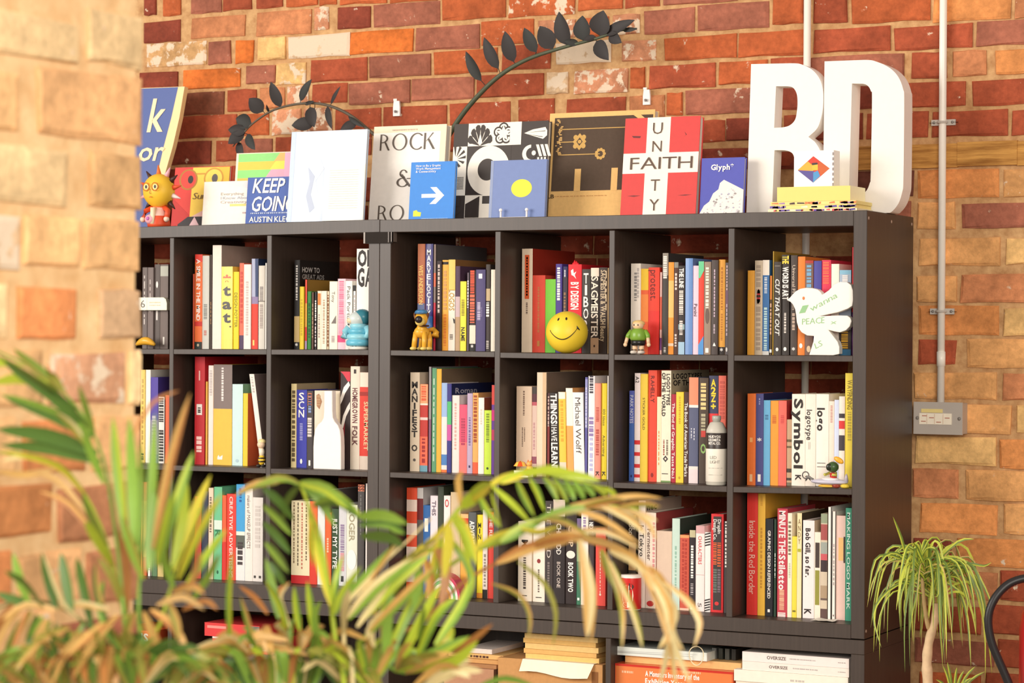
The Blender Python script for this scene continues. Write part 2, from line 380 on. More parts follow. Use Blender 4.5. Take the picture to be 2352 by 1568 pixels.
# ---------------- brick pier in front on the left: the face that looks to the right is in view
XJ = .18
YF = atX(322, 600, XJ)[0]; YN = YF-.62
pr = MB(); pr.box(-.5, XJ-.006, YN+.01, YF-.003, 0, 3.1)
pier = tag(pr.build('wall_left', 'mortar_pale'), 'pale brick pier in front of the bookcases', None, None, 'structure')
JB = '''-260 180 -60 -170 y;196 330 -60 -150 t
-200 183 20 118 y;208 331 30 148 y
-180 46 150 290 t;92 328 165 318 p
-160 158 330 458 y;214 327 352 478 t
-140 50 492 612 cQ;62 188 496 612 t;200 324 505 616 t
-160 20 652 772 y;48 178 660 780 o;232 326 664 776 T
-180 100 806 935 t;118 290 812 925 wP;304 325 806 930 y
-150 40 966 1090 t;60 200 962 1084 o;222 326 955 1080 p
-180 120 1120 1240 b;140 324 1112 1236 d
-150 30 1276 1390 o;50 190 1270 1384 p;205 322 1262 1380 d
-180 130 1425 1545 t;150 322 1420 1535 R
-150 60 1580 1690 p;80 322 1570 1685 t'''
PAL.update({'t': (238, 188, 132), 'y': (244, 208, 156), 'p': (236, 182, 128), 'o': (226, 146, 92), 'T': (206, 168, 130), 'b': (226, 150, 94), 'd': (196, 134, 96), 'R': (170, 104, 80), 'w': (216, 160, 124)})
for ln in JB.split('\n'):
    for it in ln.split(';'):
        a = it.split(); x0, x1, yt, yb = map(float, a[:4])
        if yb < yt: yt, yb = yb, yt
        pa = {'': .04, 'P': .2, 'Q': .32}[a[4][1:]]; ym = (yt+yb)/2; xm = (x0+x1)/2
        Y0 = atX(x0, ym, XJ)[0]; Y1 = atX(x1, ym, XJ)[0]; Z1 = atX(xm, yt, XJ)[1]; Z0 = atX(xm, yb, XJ)[1]
        brick((Y0+Y1)/2, (Z0+Z1)/2, Y1-Y0, Z1-Z0, XJ, a[4][0], pa, pier, math.pi/2)
for k in range(22):                         # courses above and below the picture, so that the pier does not end in bare mortar
    z = .02+k*.0865
    if z < .95: brick((YN+YF)/2-.15, z+.04, .26, .075, XJ, 't', .1, pier, math.pi/2); brick((YN+YF)/2+.15, z+.04, .26, .075, XJ, 'p', .1, pier, math.pi/2)
# ================================================================== conduits, clips, junction box on the wall
WH = lin((246, 238, 226)); STEEL = lin((196, 188, 178))
def conduit(u, z0, z1, label, clips, rpx=8.2):
    X, _ = atY(u, 600, YW-.014)
    t = empty('conduit', (X, YW-.0145, z0), label, 'conduit')
    mb = MB(); mb.tube([(0, 0, 0), (0, 0, (z1-z0)*.5), (0, 0, z1-z0)], .0105, 14, WH); mb.build('pipe', 'metal', t, True)
    mb = MB(); mb.tube([(0, 0, .10), (0, 0, .14)], .0122, 14, WH); mb.build('coupler', 'metal', t, True)
    for z in clips:
        mb = MB(); mb.box(-.034, .034, .0065, .0125, z-z0-.008, z-z0+.008, STEEL)
        for s in (-1, 1): mb.lathe((s*.034, .0095, z-z0), [(.008, -.0), (.008, .0)], 10, STEEL); mb.ell((s*.026, .005, z-z0), (.004, .003, .004), lin((120, 112, 104)), 8, 5)
        mb.tube([(.0132*math.cos(a), .0132*math.sin(a), z-z0) for a in [math.pi*(1+i/8) for i in range(9)]], .0035, 6, STEEL)
        mb.build('saddle_clip', 'metal', t)
Zt = lambda u, v: atY(u, v, YW)[1]
conduit(2163, Zt(2163, 924), 3.1, 'white conduit running down to the grey junction box', [Zt(2163, 282), Zt(2163, 715)])
conduit(1851, .05, 3.1, 'white conduit passing behind the large white letter R', [])
X0, Z1 = atY(2099, 924, YW-.06); X1, Z0 = atY(2217, 996, YW-.02)
X1 = atY(2208, 960, YW-.06)[0]
t = empty('junction_box', ((X0+X1)/2, YW, Z0), 'grey metal junction box with stickers at the foot of the conduit', 'junction box')
hw = (X1-X0)/2; h = Z1-Z0
mb = MB(); mb.box(-hw, hw, -.05, -.003, 0, h, lin((176, 166, 156))); mb.build('box_body', 'metal', t)
mb = MB(); mb.box(-hw-.002, hw+.002, -.056, -.05, -.002, h+.002, lin((186, 176, 166)))
for sx in (-.86, .9): mb.ell((sx*hw, -.057, h*.5), (.005, .003, .005), lin((130, 122, 114)), 8, 5)
mb.build('lid', 'metal', t)
mb = MB(); mb.box(-hw*.78, hw*.58, -.0575, -.056, h*.30, h*.66, lin((248, 236, 214))); mb.box(-hw*.7, hw*.2, -.0575, -.056, h*.68, h*.8, lin((236, 214, 140)))
for q in (-.46, -.14, .22): mb.box(hw*q, hw*(q+.012), -.058, -.0575, h*.32, h*.64, lin((196, 150, 120)))
for q, zz in ((-.7, .38), (-.36, .5), (-.06, .36), (.3, .5), (-.66, .56)): mb.box(hw*q, hw*(q+.2), -.058, -.0575, h*zz, h*(zz+.03), lin((190, 130, 110)))
mb.build('sticker', 'matte', t)
# two small white hooks on the wall
for u0, u1, v0, v1, lab in ((902, 917, 232, 266, 'small white hook on the bricks above the ROCK book'), (1476, 1492, 206, 240, 'small white hook on the bricks above the red UNITY book')):
    X0, Z1 = atY(u0, v0, YW-.01); X1, Z0 = atY(u1, v1, YW-.01); xc = (X0+X1)/2
    t = empty('wall_hook', (xc, YW, Z0), lab, 'hook'); hw = (X1-X0)/2; h = Z1-Z0
    mb = MB(); mb.prism([[(-hw*.8, h), (-hw, h*.55), (-hw, 0), (hw, 0), (hw, h*.55), (hw*.8, h)]], -.008, -.001, lin((244, 238, 234))); mb.build('plate', 'paint', t)
    mb = MB(); mb.tube([(0, -.008, h*.3), (0, -.014, h*.26), (0, -.016, h*.36)], .0035, 8, lin((150, 146, 144))); mb.box(-hw*1.1, -hw*.1, -.004, -.001, h*1.02, h*1.16, lin((240, 230, 220))); mb.build('hook', 'paint', t)
# ================================================================== bookcases
D = .39
def zb(u, v): return atY(u, v, 0)[1]
def xb(u, v=800): return atY(u, v, 0)[0]
WHT = (1, 1, 1)
def board(t, name, x0, x1, y0, y1, z0, z1, z0r=None, z1r=None):
    mb = MB(); L = t.location; mb.box(x0-L.x, x1-L.x, y0, y1, z0-L.z, z1-L.z, WHT, None if z0r is None else z0r-L.z, None if z1r is None else z1r-L.z)
    o = mb.build(name, 'foil', t); bv = o.modifiers.new('bevel', 'BEVEL'); bv.width = .0012; bv.segments = 1; bv.limit_method = 'ANGLE'; return o
XS_R = [xb(871, 800), xb(896.2), xb(1135.5), xb(1148), xb(1397.5), xb(1410), xb(1671), xb(1685.3), xb(1958.6), xb(1990)]
XS_L = [xb(845.5), xb(871, 800)-.001]
ZSEAM_L = zb(1070, 1412); ZSEAM_R = zb(1985, 1468)
S1 = [(897, 803.8, 1137, 807.5), (1150, 809, 1398, 813), (1410, 813.7, 1670, 814.9), (1685, 815.3, 1957, 816.6)]
S2 = [(897, 1084, 1137, 1093.5), (1150, 1094.5, 1398, 1106), (1410, 1107.5, 1670, 1116.6), (1685, 1117.4, 1957, 1122.5)]
TH = .0158
t = empty('bookcase', (XS_R[0], 0, ZSEAM_R), 'large black brown open bookcase under the white R and D letters', 'bookcase')
CASE_R = t
zr = lambda u, v: zb(u, v)
topz_l, topz_r = zb(900, 504.2), zb(1985, 482.6)
tb_l, tb_r = zb(900, 533), zb(1958, 518.8)
ZT = T
board(t, 'top_panel', XS_R[0], XS_R[8], 0, D, tb_l, topz_l, tb_r, topz_r)
board(t, 'side_panel', XS_R[8], XS_R[9], -.0008, D, ZSEAM_R, topz_r)
fz_l, fz_r = zb(1070, 1380), zb(1950, 1434); 
FL = lambda X: fz_l+(fz_r-fz_l)*(X-xb(1070, 1380))/(xb(1950, 1434)-xb(1070, 1380))
SE = lambda X: ZSEAM_L+(zb(1950, 1467.5)-ZSEAM_L)*(X-xb(1070, 1412))/(xb(1950, 1467.5)-xb(1070, 1412))
board(t, 'side_panel', XS_R[0], XS_R[1], 0, D, FL(XS_R[0]), tb_l)
board(t, 'bottom_panel', XS_R[0], XS_R[8], 0, D, SE(XS_R[0])+.001, FL(XS_R[0]), SE(XS_R[8])+.001, FL(XS_R[8]))
for i in range(3): board(t, 'divider', XS_R[2+2*i], XS_R[3+2*i], .001, D-.004, FL(XS_R[2+2*i]), zb(1200, 530.5)-(.002 if i else 0))
SHELF = {}
for i in range(4):
    x0, x1 = XS_R[1+2*i], XS_R[2+2*i]
    for nm, S in (('1', S1), ('2', S2)):
        a = zb(S[i][0], S[i][1]); b_ = zb(S[i][2], S[i][3])
        board(t, 'shelf_board', x0, x1, .002, D-.004, a-TH, a, b_-TH, b_)
        SHELF['DEFG'[i]+nm] = (x0, x1, a, b_)
    SHELF['DEFG'[i]+'3'] = (x0, x1, FL(x0), FL(x1))
mb = MB()                                   # screw caps on the side
for zz, yy in ((topz_r-.02, .012), (topz_r-.02, .375), (ZSEAM_R+.02, .012), (topz_r-.021, .2)): mb.ell((XS_R[9]-XS_R[0], yy, zz-ZSEAM_R), (.0015, .0045, .0045), lin((176, 150, 134)), 8, 5)
mb.build('screw', 'metal', t)
# left case
pitch = (XS_R[8]-XS_R[1]+.0147)/4
t = empty('bookcase', (XS_L[0]-1.4, 0, zb(845, 1368)), 'large black brown open bookcase reaching behind the brick pier', 'bookcase')
CASE_L = t
LX = [XS_L[1], XS_L[0], xb(622.1), xb(611.5), xb(397.6), xb(388.4)]
LX += [LX[5]-.335, LX[5]-.35, LX[5]-.685, LX[5]-.723]
def two(u0, v0, u1, v1):
    a, za = atY(u0, v0, 0); b_, zbb = atY(u1, v1, 0); return lambda X: za+(zbb-za)*(X-a)/(b_-a)
tt, tu = two(370, 519.6, 860, 503.9), two(370, 545.9, 820, 534.5)
s1, s2, f3 = two(400, 801.4, 840, 802.9), two(330, 1066, 835, 1082.4), two(490, 1337, 840, 1355)
se = lambda X: f3(X)-.043
board(t, 'top_panel', LX[9], LX[0], 0, D, tu(LX[9]), tt(LX[9]), tu(LX[0]), tt(LX[0]))
board(t, 'side_panel', LX[1], LX[0], 0, D, f3(LX[1]), tu(LX[1]))
board(t, 'side_panel', LX[9], LX[8], 0, D, f3(LX[9]), tu(LX[9]))
board(t, 'bottom_panel', LX[9], LX[0], 0, D, se(LX[9]), f3(LX[9]), se(LX[0]), f3(LX[0]))
for a, b_ in ((3, 2), (5, 4), (7, 6)): board(t, 'divider', LX[a], LX[b_], .001, D-.004, f3(LX[a]), tu(LX[a])-.001)
for nm, x0, x1 in (('C', LX[2], LX[1]), ('B', LX[4], LX[3]), ('A', LX[6], LX[5]), ('Z', LX[8], LX[7])):
    for q, S in (('1', s1), ('2', s2)):
        board(t, 'shelf_board', x0, x1, .002, D-.004, S(x0)-TH, S(x0), S(x1)-TH, S(x1)); SHELF[nm+q] = (x0, x1, S(x0), S(x1))
    SHELF[nm+'3'] = (x0, x1, f3(x0), f3(x1))
# black joining strap between the two cases
x0, z1 = atY(837, 533.5, -.006); x1, z0 = atY(901, 558, -.006)
t = empty('joining_bracket', ((x0+x1)/2, 0, z0), 'black bracket clamping the two bookcases together under their tops', 'bracket')
hw = (x1-x0)/2
mb = MB(); mb.box(-hw, hw, -.007, -.001, 0, z1-z0, lin((44, 38, 34))); mb.build('plate', 'card', t)
mb = MB(); mb.box(-hw-.001, -hw+.004, -.009, .03, 0, z1-z0, lin((150, 138, 128))); mb.build('rim', 'metal', t)
mb = MB(); mb.box(hw*.72, hw*.78, -.0085, -.006, .002, z1-z0, lin((104, 92, 84))); mb.box(hw*.94, hw, -.009, .02, .004, z1-z0, lin((110, 98, 90))); mb.build('rib', 'metal', t)
# ---------------- low benches under the cases
ZB0 = .05
def bench(label, x0, x1, ztl, ztr, xdiv):
    t = empty('storage_bench', ((x0+x1)/2, 0, 0), label, 'bench')
    board(t, 'top_panel', x0, x1, 0, D+.005, ztl-.0375, ztl, ztr-.0375, ztr)
    board(t, 'side_panel', x0, x0+.037, .001, D, ZB0, ztl-.0375)
    board(t, 'side_panel', x1-.037, x1, .001, D, ZB0, ztr-.0375)
    board(t, 'bottom_panel', x0+.037, x1-.037, .001, D, ZB0, ZB0+.04)
    board(t, 'divider', xdiv-.008, xdiv+.008, .002, D, ZB0+.04, (ztl+ztr)/2-.038)
    board(t, 'back_panel', x0+.037, x1-.037, D-.012, D-.002, ZB0+.04, min(ztl, ztr)-.038)
    for sx in (x0+.06, x1-.06):
        for yy in (.04, D-.04):
            mb = MB(); mb.box(sx-t.location.x-.02, sx-t.location.x+.02, yy-.02, yy+.02, 0, ZB0, WHT); mb.build('foot', 'foil', t)
    return t
zl, zr_ = SE(XS_R[0]), SE(XS_R[9])
XD = xb(1396, 1530)
bench('low black bench under the right bookcase holding boxes and oversize books', XS_R[0], XS_R[9], zl-.001, zr_-.001, XD)
bench('low black bench under the left bookcase behind the palms', LX[9], LX[0]-.001, se(LX[9])-.001, se(LX[0])-.001, (LX[9]+LX[0])/2)
# ================================================================== books standing in the cells
def shelfz(cell, X):
    x0, x1, a, b_ = SHELF[cell]; return a+(b_-a)*(X-x0)/(x1-x0)
CELLTXT = {
 'A1': 'top row beside the numbered tag', 'B1': 'top row, yellow tat cell', 'C1': 'top row, puffer figure cell',
 'D1': 'top row, yellow dog cell', 'E1': 'top row, smiley ball cell', 'F1': 'top row, green-shirted figure cell', 'G1': 'top row, white dove cell',
 'A2': 'middle row beside the brick pier', 'B2': 'middle row, bee figurine cell', 'C2': 'middle row, white bottle cell',
 'D2': 'middle row, MANIFESTO cell', 'E2': 'middle row, parasol toy cell', 'F2': 'middle row, metal bottle cell', 'G2': 'middle row, spaceship toy cell',
 'A3': 'bottom row beside the brick pier', 'B3': 'bottom row, behind left palm', 'C3': 'bottom row, JUST MY TYPE cell', 'D3': 'bottom row, rainbow cell',
 'E3': 'bottom row, BOOK TWO cell', 'F3': 'bottom row, red tin cell', 'G3': 'bottom row, rightmost cell'}
CELLS = {'E1': .112, 'F3': .085, 'D3': .085}
CELLGRP = {k: 'books in the '+v for k, v in CELLTXT.items()}
LASTX = {}
LABELS = {}
def uniq(lab):
    LABELS[lab] = LABELS.get(lab, 0)+1
    if LABELS[lab] > 1: print('DUPLICATE LABEL', lab)
    return lab
def book(cell, x0, x1, yt, col, lab, S=.075, bands=(), txt=(), side=None, depth=None, lean=0, stiff=True, prints=(), sidetxt=(), mat_='matte', free=False):
    """one book: px edges of the spine at mid height, px of its top; bands = (f0, f1, colour) down the spine; txt = (string, colour, f0, f1, capital height / thickness, mode, weight)"""
    S = CELLS.get(cell, S)+random.uniform(-.003, .004)
    rnd = random.Random(int(x0*13+yt))
    yb0 = {'1': 806, '2': 1095, '3': 1390}[cell[1]]; ym = (yt+yb0)/2
    X0 = atY(x0, ym, S)[0]+.0002; X1 = atY(x1, ym, S)[0]-.0002
    c0, c1 = SHELF[cell][:2]
    if not free:
        X0 = max(X0, LASTX.get(cell, c0)+.0003, c0+.0005); X1 = min(X1, c1-.0005)
    if X1-X0 < .0035: X1 = X0+.0035
    if not free: LASTX[cell] = X1
    xc = (X0+X1)/2; Zb = max(shelfz(cell, X0), shelfz(cell, X1))+.0003; Zt_ = atY((x0+x1)/2, yt, S)[1]; H = Zt_-Zb; W = X1-X0
    dp = min(depth or max(.14, .74*H), D-S-.004)
    dX = 0
    if lean: dX = atY(x0+lean, yt, S)[0]-atY(x0, yt, S)[0]
    sk = lambda z: dX*z/H-dX/2
    if free and lean: LASTX[cell] = X1
    tk = min(.0025, W*.18); c = lin(col); cs = lin(side or col)
    # spine, in strips from band to band, slightly rounded
    cuts = sorted({0., 1.}|{f for b_ in bands for f in b_[:2]})
    mb = MB(); N_ = 4 if W > .012 else 2
    for f0, f1 in zip(cuts, cuts[1:]):
        fm = (f0+f1)/2; bc = c
        for b_ in bands:
            if b_[0] <= fm <= b_[1]: bc = lin(b_[2])
        za, zb_ = H*(1-f1), H*(1-f0)
        for i in range(N_):
            a = -W/2+W*i/N_; e = -W/2+W*(i+1)/N_; bo = lambda x: -.0012*(1-(2*x/W)**2) if W > .012 else 0
            mb.add([(a+sk(za), bo(a), za), (e+sk(za), bo(e), za), (e+sk(zb_), bo(e), zb_), (a+sk(zb_), bo(a), zb_)], [(0, 1, 2, 3)], bc)
    hw = W/2
    mb.box(-hw+sk(0), -hw+tk+sk(0), 0, dp, 0, H, c, sh=dX); mb.box(hw-tk+sk(0), hw+sk(0), 0, dp, 0, H, cs, sh=dX)
    mb.add([(-hw+sk(H), 0, H), (hw+sk(H), 0, H), (hw+sk(H), .0015, H), (-hw+sk(H), .0015, H)], [(0, 1, 2, 3)], c)
    o = mb.build('book', mat_, None); o.location = (xc, S, Zb)
    full = lab+' in the '+CELLTXT[cell]
    if len(full.split()) > 16: full = lab+' in the '+CELLTXT[cell].split(', ')[-1]
    tag(o, uniq(full), 'book', CELLGRP[cell])
    pg = MB(); pg.box(-hw+tk+sk(0), hw-tk+sk(0), .0012, dp-.004, .002, H-.003, (1, 1, 1), sh=dX); pg.build('pages', 'pages', o)
    if txt:
        yy = -.0018 if W > .012 else -.0006
        for s_, tc, f0, f1, hf, mode, wt in txt:
            tb = MB(); tcl = lin(tc); L_ = (f1-f0)*H; zt = H*(1-f0); ch = hf*W
            off = 0
            if isinstance(mode, tuple): mode, off = mode; off *= W
            fv = lambda a, b_: (off-ch/2+b_*ch+sk(zt-a*L_), yy, zt-a*L_)          # reading downwards, tops of the letters to the right
            fu = lambda a, b_: (off+ch/2-b_*ch+sk(H*(1-f1)+a*L_), yy, H*(1-f1)+a*L_)   # reading upwards
            if mode == 'v': put_text(tb, s_, tcl, fv, wt)
            elif mode == 'i': put_text(tb, s_, tcl, fv, wt, .25)
            elif mode == 'u': put_text(tb, s_, tcl, fu, wt)
            elif mode == '-': put_bars(tb, tcl, lambda a, b_: fv(a, b_*1.2), int(s_), rnd)
            elif mode == 's':                                                     # letters stacked
                n = len(s_); st = L_/n
                for k, chh in enumerate(s_):
                    if chh == ' ': continue
                    g = GL[(wt, chh)]; sx = min(ch/(g[2]), st*.86/CAPH*1.35); gz = st*.84/CAPH; z0 = zt-(k+1)*st+st*.08
                    if chh.islower(): gz *= .9
                    tb.add([(off+(v[0]-g[2]/2)*sx+sk(z0), yy, z0+v[1]*gz) for v in g[0]], g[1], tcl)
            elif mode == 'h':                                                     # across the spine
                put_text(tb, s_, tcl, lambda a, b_: (off-hf*W/2+a*hf*W+sk(zt), yy, zt-L_+b_*L_), wt)
            elif mode == 'o': tb.disc((off+sk(zt), yy, zt-L_/2), hf*W/2, L_/2, tcl, 14)
            elif mode == 'q': tb.poly([(off-hf*W/2, yy, zt-L_), (off+hf*W/2, yy, zt-L_), (off+hf*W/2, yy, zt), (off-hf*W/2, yy, zt)], tcl)
            if tb.f: tb.build('mark' if mode in 'oq' else ('lettering' if mode == '-' else 'title'), mat_, o)
    if prints:                                                                    # flat shapes on the spine, in fractions of width and height from the top left
        for k, (pc, pts) in enumerate(prints): pb = MB(); pb.poly([(-hw+a*W+sk(H*(1-t_)), -.0016-.00004*k, H*(1-t_)) for a, t_ in pts], lin(pc)); pb.build('spine_print', mat_, o)
    if sidetxt:
        for s_, tc, a0, a1, t0, t1, wt in sidetxt:
            pb = MB(); put_text(pb, s_, lin(tc), lambda a, b_: (hw+.0004, dp*(a0+(a1-a0)*a), H*(1-t1)+b_*H*(t1-t0)), wt); pb.build('cover_title', mat_, o)
    return o
W_, K_, G_ = (250, 244, 236), (46, 38, 34), (150, 140, 132)
B = book
# ---- top row, next to the pier
g1, g2 = (112, 100, 96), (96, 86, 82)
B('A1', 327, 338, 614, g1, 'leftmost grey binder, narrow', txt=[('5', (200, 190, 184), .1, .7, .25, '-', 0)], depth=.27)
B('A1', 339, 352, 614, (120, 106, 102), 'second grey binder from the pier, plain', txt=[('4', (190, 178, 172), .15, .55, .2, '-', 0)], depth=.27)
B('A1', 354, 367.5, 607, g2, 'third grey binder, with two pale marks', txt=[('1', (236, 228, 222), .2, .28, .4, 'o', 0), ('1', (226, 218, 212), .55, .66, .3, 'q', 0)], depth=.27)
B('A1', 368, 386, 607, (118, 104, 98), 'widest grey binder, with a pale label on top', bands=[(.02, .14, (186, 186, 172))], txt=[('1', (232, 226, 216), .86, .95, .2, 'q', 0)], depth=.27)
# ---- top row B
B('B1', 442, 447.6, 629, (224, 92, 58), 'thin coral red booklet, first on the left')
B('B1', 447.6, 464.5, 584, (236, 112, 52), 'orange book lettered A SMILE IN THE MIND', bands=[(0, .08, (226, 60, 44)), (.71, .76, (206, 48, 40)), (.925, 1, (34, 46, 40))], txt=[('A SMILE IN THE MIND', W_, .05, .7, .5, 'v', 1), ('1', (200, 180, 150), .945, .975, .3, 'o', 0)])
B('B1', 464.7, 480, 587, (206, 204, 194), 'pale grey-green book beside the orange SMILE book', txt=[('7', (140, 140, 134), .52, .68, .5, '-', 0), ('3', (196, 110, 96), .8, .86, .4, '-', 0)])
B('B1', 480, 487.5, 585, (72, 56, 48), 'narrow dark brown book', txt=[('5', (170, 130, 90), .5, .75, .3, '-', 0)])
B('B1', 488, 508.5, 563, (244, 230, 216), 'tall cream book, the tallest one', side=(176, 160, 148), depth=.31)
B('B1', 508.5, 534, 612, (248, 222, 92), 'thick yellow book lettered tat with a red star', mat_='gloss', txt=[('tat', K_, .2, .69, .84, 's', 2), ('.', K_, .66, .74, .3, ('s', .32), 2), ('*', (226, 86, 50), .1, .28, .7, 's', 2)])
B('B1', 535, 548.5, 624, (238, 218, 48), 'lemon yellow book lettered DESIGN POTTER', txt=[('DESIGN POTTER', (122, 112, 30), .27, .72, .5, 'v', 0)])
B('B1', 550, 560, 604, (236, 118, 92), 'coral book with a dark foot', bands=[(.84, 1, (84, 62, 92))], txt=[('9', (206, 80, 70), .1, .7, .5, '-', 0)])
B('B1', 560, 576, 607, (246, 236, 226), 'white book with faint lettering, beside the coral one', txt=[('16', (206, 190, 184), .2, .85, .35, '-', 0)])
B('B1', 576.4, 593, 594, (228, 66, 48), 'book blue above and red below', bands=[(0, .42, (176, 180, 206)), (.42, .5, (150, 132, 170))], prints=[((54, 70, 110), [(.55, 0), (1, 0), (1, .42), (.62, .42)]), ((246, 214, 120), [(.25, .9), (.5, .9), (.5, .96), (.25, .96)])], side=(40, 60, 100))
B('B1', 594, 608, 610, (228, 220, 206), 'pale grey book second from the right', bands=[(.42, .435, (150, 140, 130))], txt=[('9', (150, 140, 136), .25, .42, .55, '-', 0), ('12', (176, 160, 152), .46, .75, .5, '-', 0)])
B('B1', 608.3, 613, 604, (250, 244, 236), 'thin white booklet at the right end')
# ---- top row C
B('C1', 676, 688.3, 597, (30, 26, 24), 'tall black book with a tan picture at the foot', bands=[(.63, .92, (196, 168, 112)), (.92, 1, (20, 18, 16))], txt=[('9', (206, 200, 194), .06, .45, .35, '-', 0), ('*', W_, .93, .99, .5, 's', 1)], side=(26, 22, 20), sidetxt=[('HOW TO', (206, 200, 196), .06, .5, .08, .135, 1), ('GREAT ADS', (170, 164, 160), .06, .62, .16, .21, 1)], depth=.22)
B('C1', 688.4, 697.4, 658, (236, 206, 52), 'yellow book left of the red-tipped one', txt=[('10', (206, 170, 40), .2, .8, .4, '-', 0)])
B('C1', 697.5, 706, 642, (240, 164, 62), 'orange book with red ends and lilac foot', bands=[(0, .34, (228, 74, 48)), (.68, .88, (216, 56, 44)), (.88, 1, (178, 150, 190))], side=(150, 112, 44))
B('C1', 706, 714.8, 669, (48, 126, 54), 'small green book', txt=[('7', (24, 70, 30), .2, .8, .4, '-', 0)])
B('C1', 715, 721.6, 671, (92, 60, 44), 'small brown book beside the green one', txt=[('7', (170, 140, 110), .2, .8, .4, '-', 0)])
B('C1', 721.8, 728, 670, (30, 26, 26), 'small black book with white lettering', txt=[('7', (230, 226, 220), .15, .5, .55, '-', 0), ('5', (200, 190, 190), .55, .95, .5, '-', 0)])
B('C1', 728.5, 738, 668, (248, 232, 208), 'cream book with an orange block at the top', txt=[('1', (232, 130, 50), .04, .24, .7, 'q', 0), ('8', (170, 150, 140), .4, .8, .35, '-', 0)])
B('C1', 738.2, 750.3, 668, (250, 236, 214), 'plain cream book right of the orange-blocked one', txt=[('12', (190, 160, 130), .15, .9, .35, '-', 0)])
B('C1', 750.5, 756.5, 669, (240, 212, 176), 'thin tan book with brown lettering', txt=[('12', (150, 90, 50), .06, .95, .5, '-', 0)])
B('C1', 756.7, 775, 646, (250, 240, 220), 'cream book lettered Tony', txt=[('Tony', (70, 60, 56), .15, .31, .36, 'v', 0), ('8', (170, 150, 150), .8, .9, .4, '-', 0)], prints=[((120, 110, 104), [(.25, .62), (.85, .5), (.85, .62)])])
B('C1', 775.2, 793.5, 640, (248, 206, 216), 'pale pink book with a deep pink pattern', txt=[('14', (238, 120, 150), .03, .5, .6, '-', 0), ('14', (240, 150, 175), .5, .8, .7, '-', 0)], bands=[(.8, .9, (236, 76, 130))])
B('C1', 793.7, 808.8, 645, (252, 246, 236), 'white book lettered Pack Portun', txt=[('Pack Portun.', (60, 52, 50), .08, .62, .48, 'v', 0), ('1', (40, 36, 34), .62, .65, .3, 'o', 0)])
B('C1', 809, 818, 655, (250, 244, 238), 'narrow white book with a black tab', txt=[('1', (30, 26, 26), .0, .09, .9, 'q', 0), ('9', (190, 180, 176), .15, .8, .3, '-', 0)])
B('C1', 818.4, 866, 571, (252, 247, 240), 'large white book with huge black capitals behind the post', txt=[('OL', K_, .02, .17, .72, ('h', -.08), 2), ('GA', K_, .2, .37, .72, ('h', -.08), 2), ('8', (150, 140, 140), .6, .72, .12, ('-', -.3), 0)], depth=.29)
# ---- top row D
B('D1', 959, 975.5, 560, (186, 110, 76), 'tall brown-orange book with gold capitals running down', bands=[(.56, .75, (96, 110, 150)), (.75, 1, (64, 56, 90))], txt=[('WES ANDERSON', (246, 206, 120), .2, .57, .55, 'v', 1)], depth=.3)
B('D1', 975.7, 994, 560, (54, 48, 116), 'tall indigo book with stacked white capitals', bands=[(.68, 1, (50, 96, 160))], txt=[('MARVELOCITY', W_, .05, .68, .52, 's', 1)], mat_='gloss', depth=.29)
B('D1', 994.2, 1002.3, 561, (128, 108, 98), 'tall grey book with a crimson foot', bands=[(.27, .4, (206, 100, 70)), (.55, 1, (190, 40, 62))], side=(98, 92, 92), depth=.33)
B('D1', 1002.6, 1014, 599, (52, 36, 36), 'dark brown book between tall grey and amber books', txt=[('10', (210, 190, 180), .04, .6, .4, '-', 0)])
B('D1', 1015, 1029.6, 597, (230, 174, 70), 'amber book with a black top label', bands=[(.02, .05, (30, 24, 22)), (.6, 1, (236, 160, 50))], txt=[('9', (206, 150, 90), .12, .55, .5, '-', 0), ('9', (216, 120, 40), .6, .95, .4, '-', 0)])
B('D1', 1030, 1045.4, 596, (244, 232, 214), 'white book lettered LOGOS', bands=[(0, .34, (240, 204, 108))], txt=[('LOGOS', (190, 150, 70), .33, .56, .75, 'v', 1), ('6', (120, 110, 100), .82, .88, .5, '-', 0)], prints=[((60, 56, 54), [(.7, .64), (1, .66), (1, .7), (.85, .7)])], side=(150, 104, 60), depth=.27)
B('D1', 1046, 1056.5, 611, (84, 58, 80), 'narrow plum book with a tan foot', bands=[(.36, .6, (206, 180, 180)), (.6, 1, (190, 156, 120))])
B('D1', 1057, 1070.5, 646, (244, 228, 72), 'yellow book lettered NAME', txt=[('12', (150, 140, 40), .26, .5, .5, '-', 0), ('NAME', (50, 44, 30), .66, .86, .6, 'v', 2)])
B('D1', 1070.8, 1078, 626, (96, 80, 92), 'narrow grey book right of the yellow NAME book', txt=[('8', (230, 220, 226), .1, .45, .5, '-', 0)])
B('D1', 1078.3, 1092.5, 621, (50, 36, 34), 'black book with red lettering and white label', bands=[(.68, .91, (240, 222, 200)), (.91, 1, (30, 26, 24))], txt=[('10', (236, 84, 50), .0, .3, .7, '-', 0), ('8', (240, 110, 80), .3, .66, .8, '-', 0), ('*', W_, .92, .99, .4, 's', 1)])
B('D1', 1093, 1114.5, 619, (80, 70, 116), 'wide purple book with a white square', txt=[('1', (236, 230, 238), .05, .11, .4, 'q', 0), ('9', (190, 180, 206), .4, .63, .35, ('-', -.15), 0), ('8', (120, 108, 150), .46, .58, .2, ('-', .15), 0)])
B('D1', 1115, 1126, 607, (70, 60, 56), 'dark grey book with a pale scrawl', bands=[(.28, .42, (206, 180, 140))], txt=[('5', W_, .44, .61, .7, '-', 0), ('3', (200, 190, 180), .88, .97, .6, '-', 0)])
B('D1', 1127.5, 1137.4, 619, (250, 240, 220), 'white book at the right end')
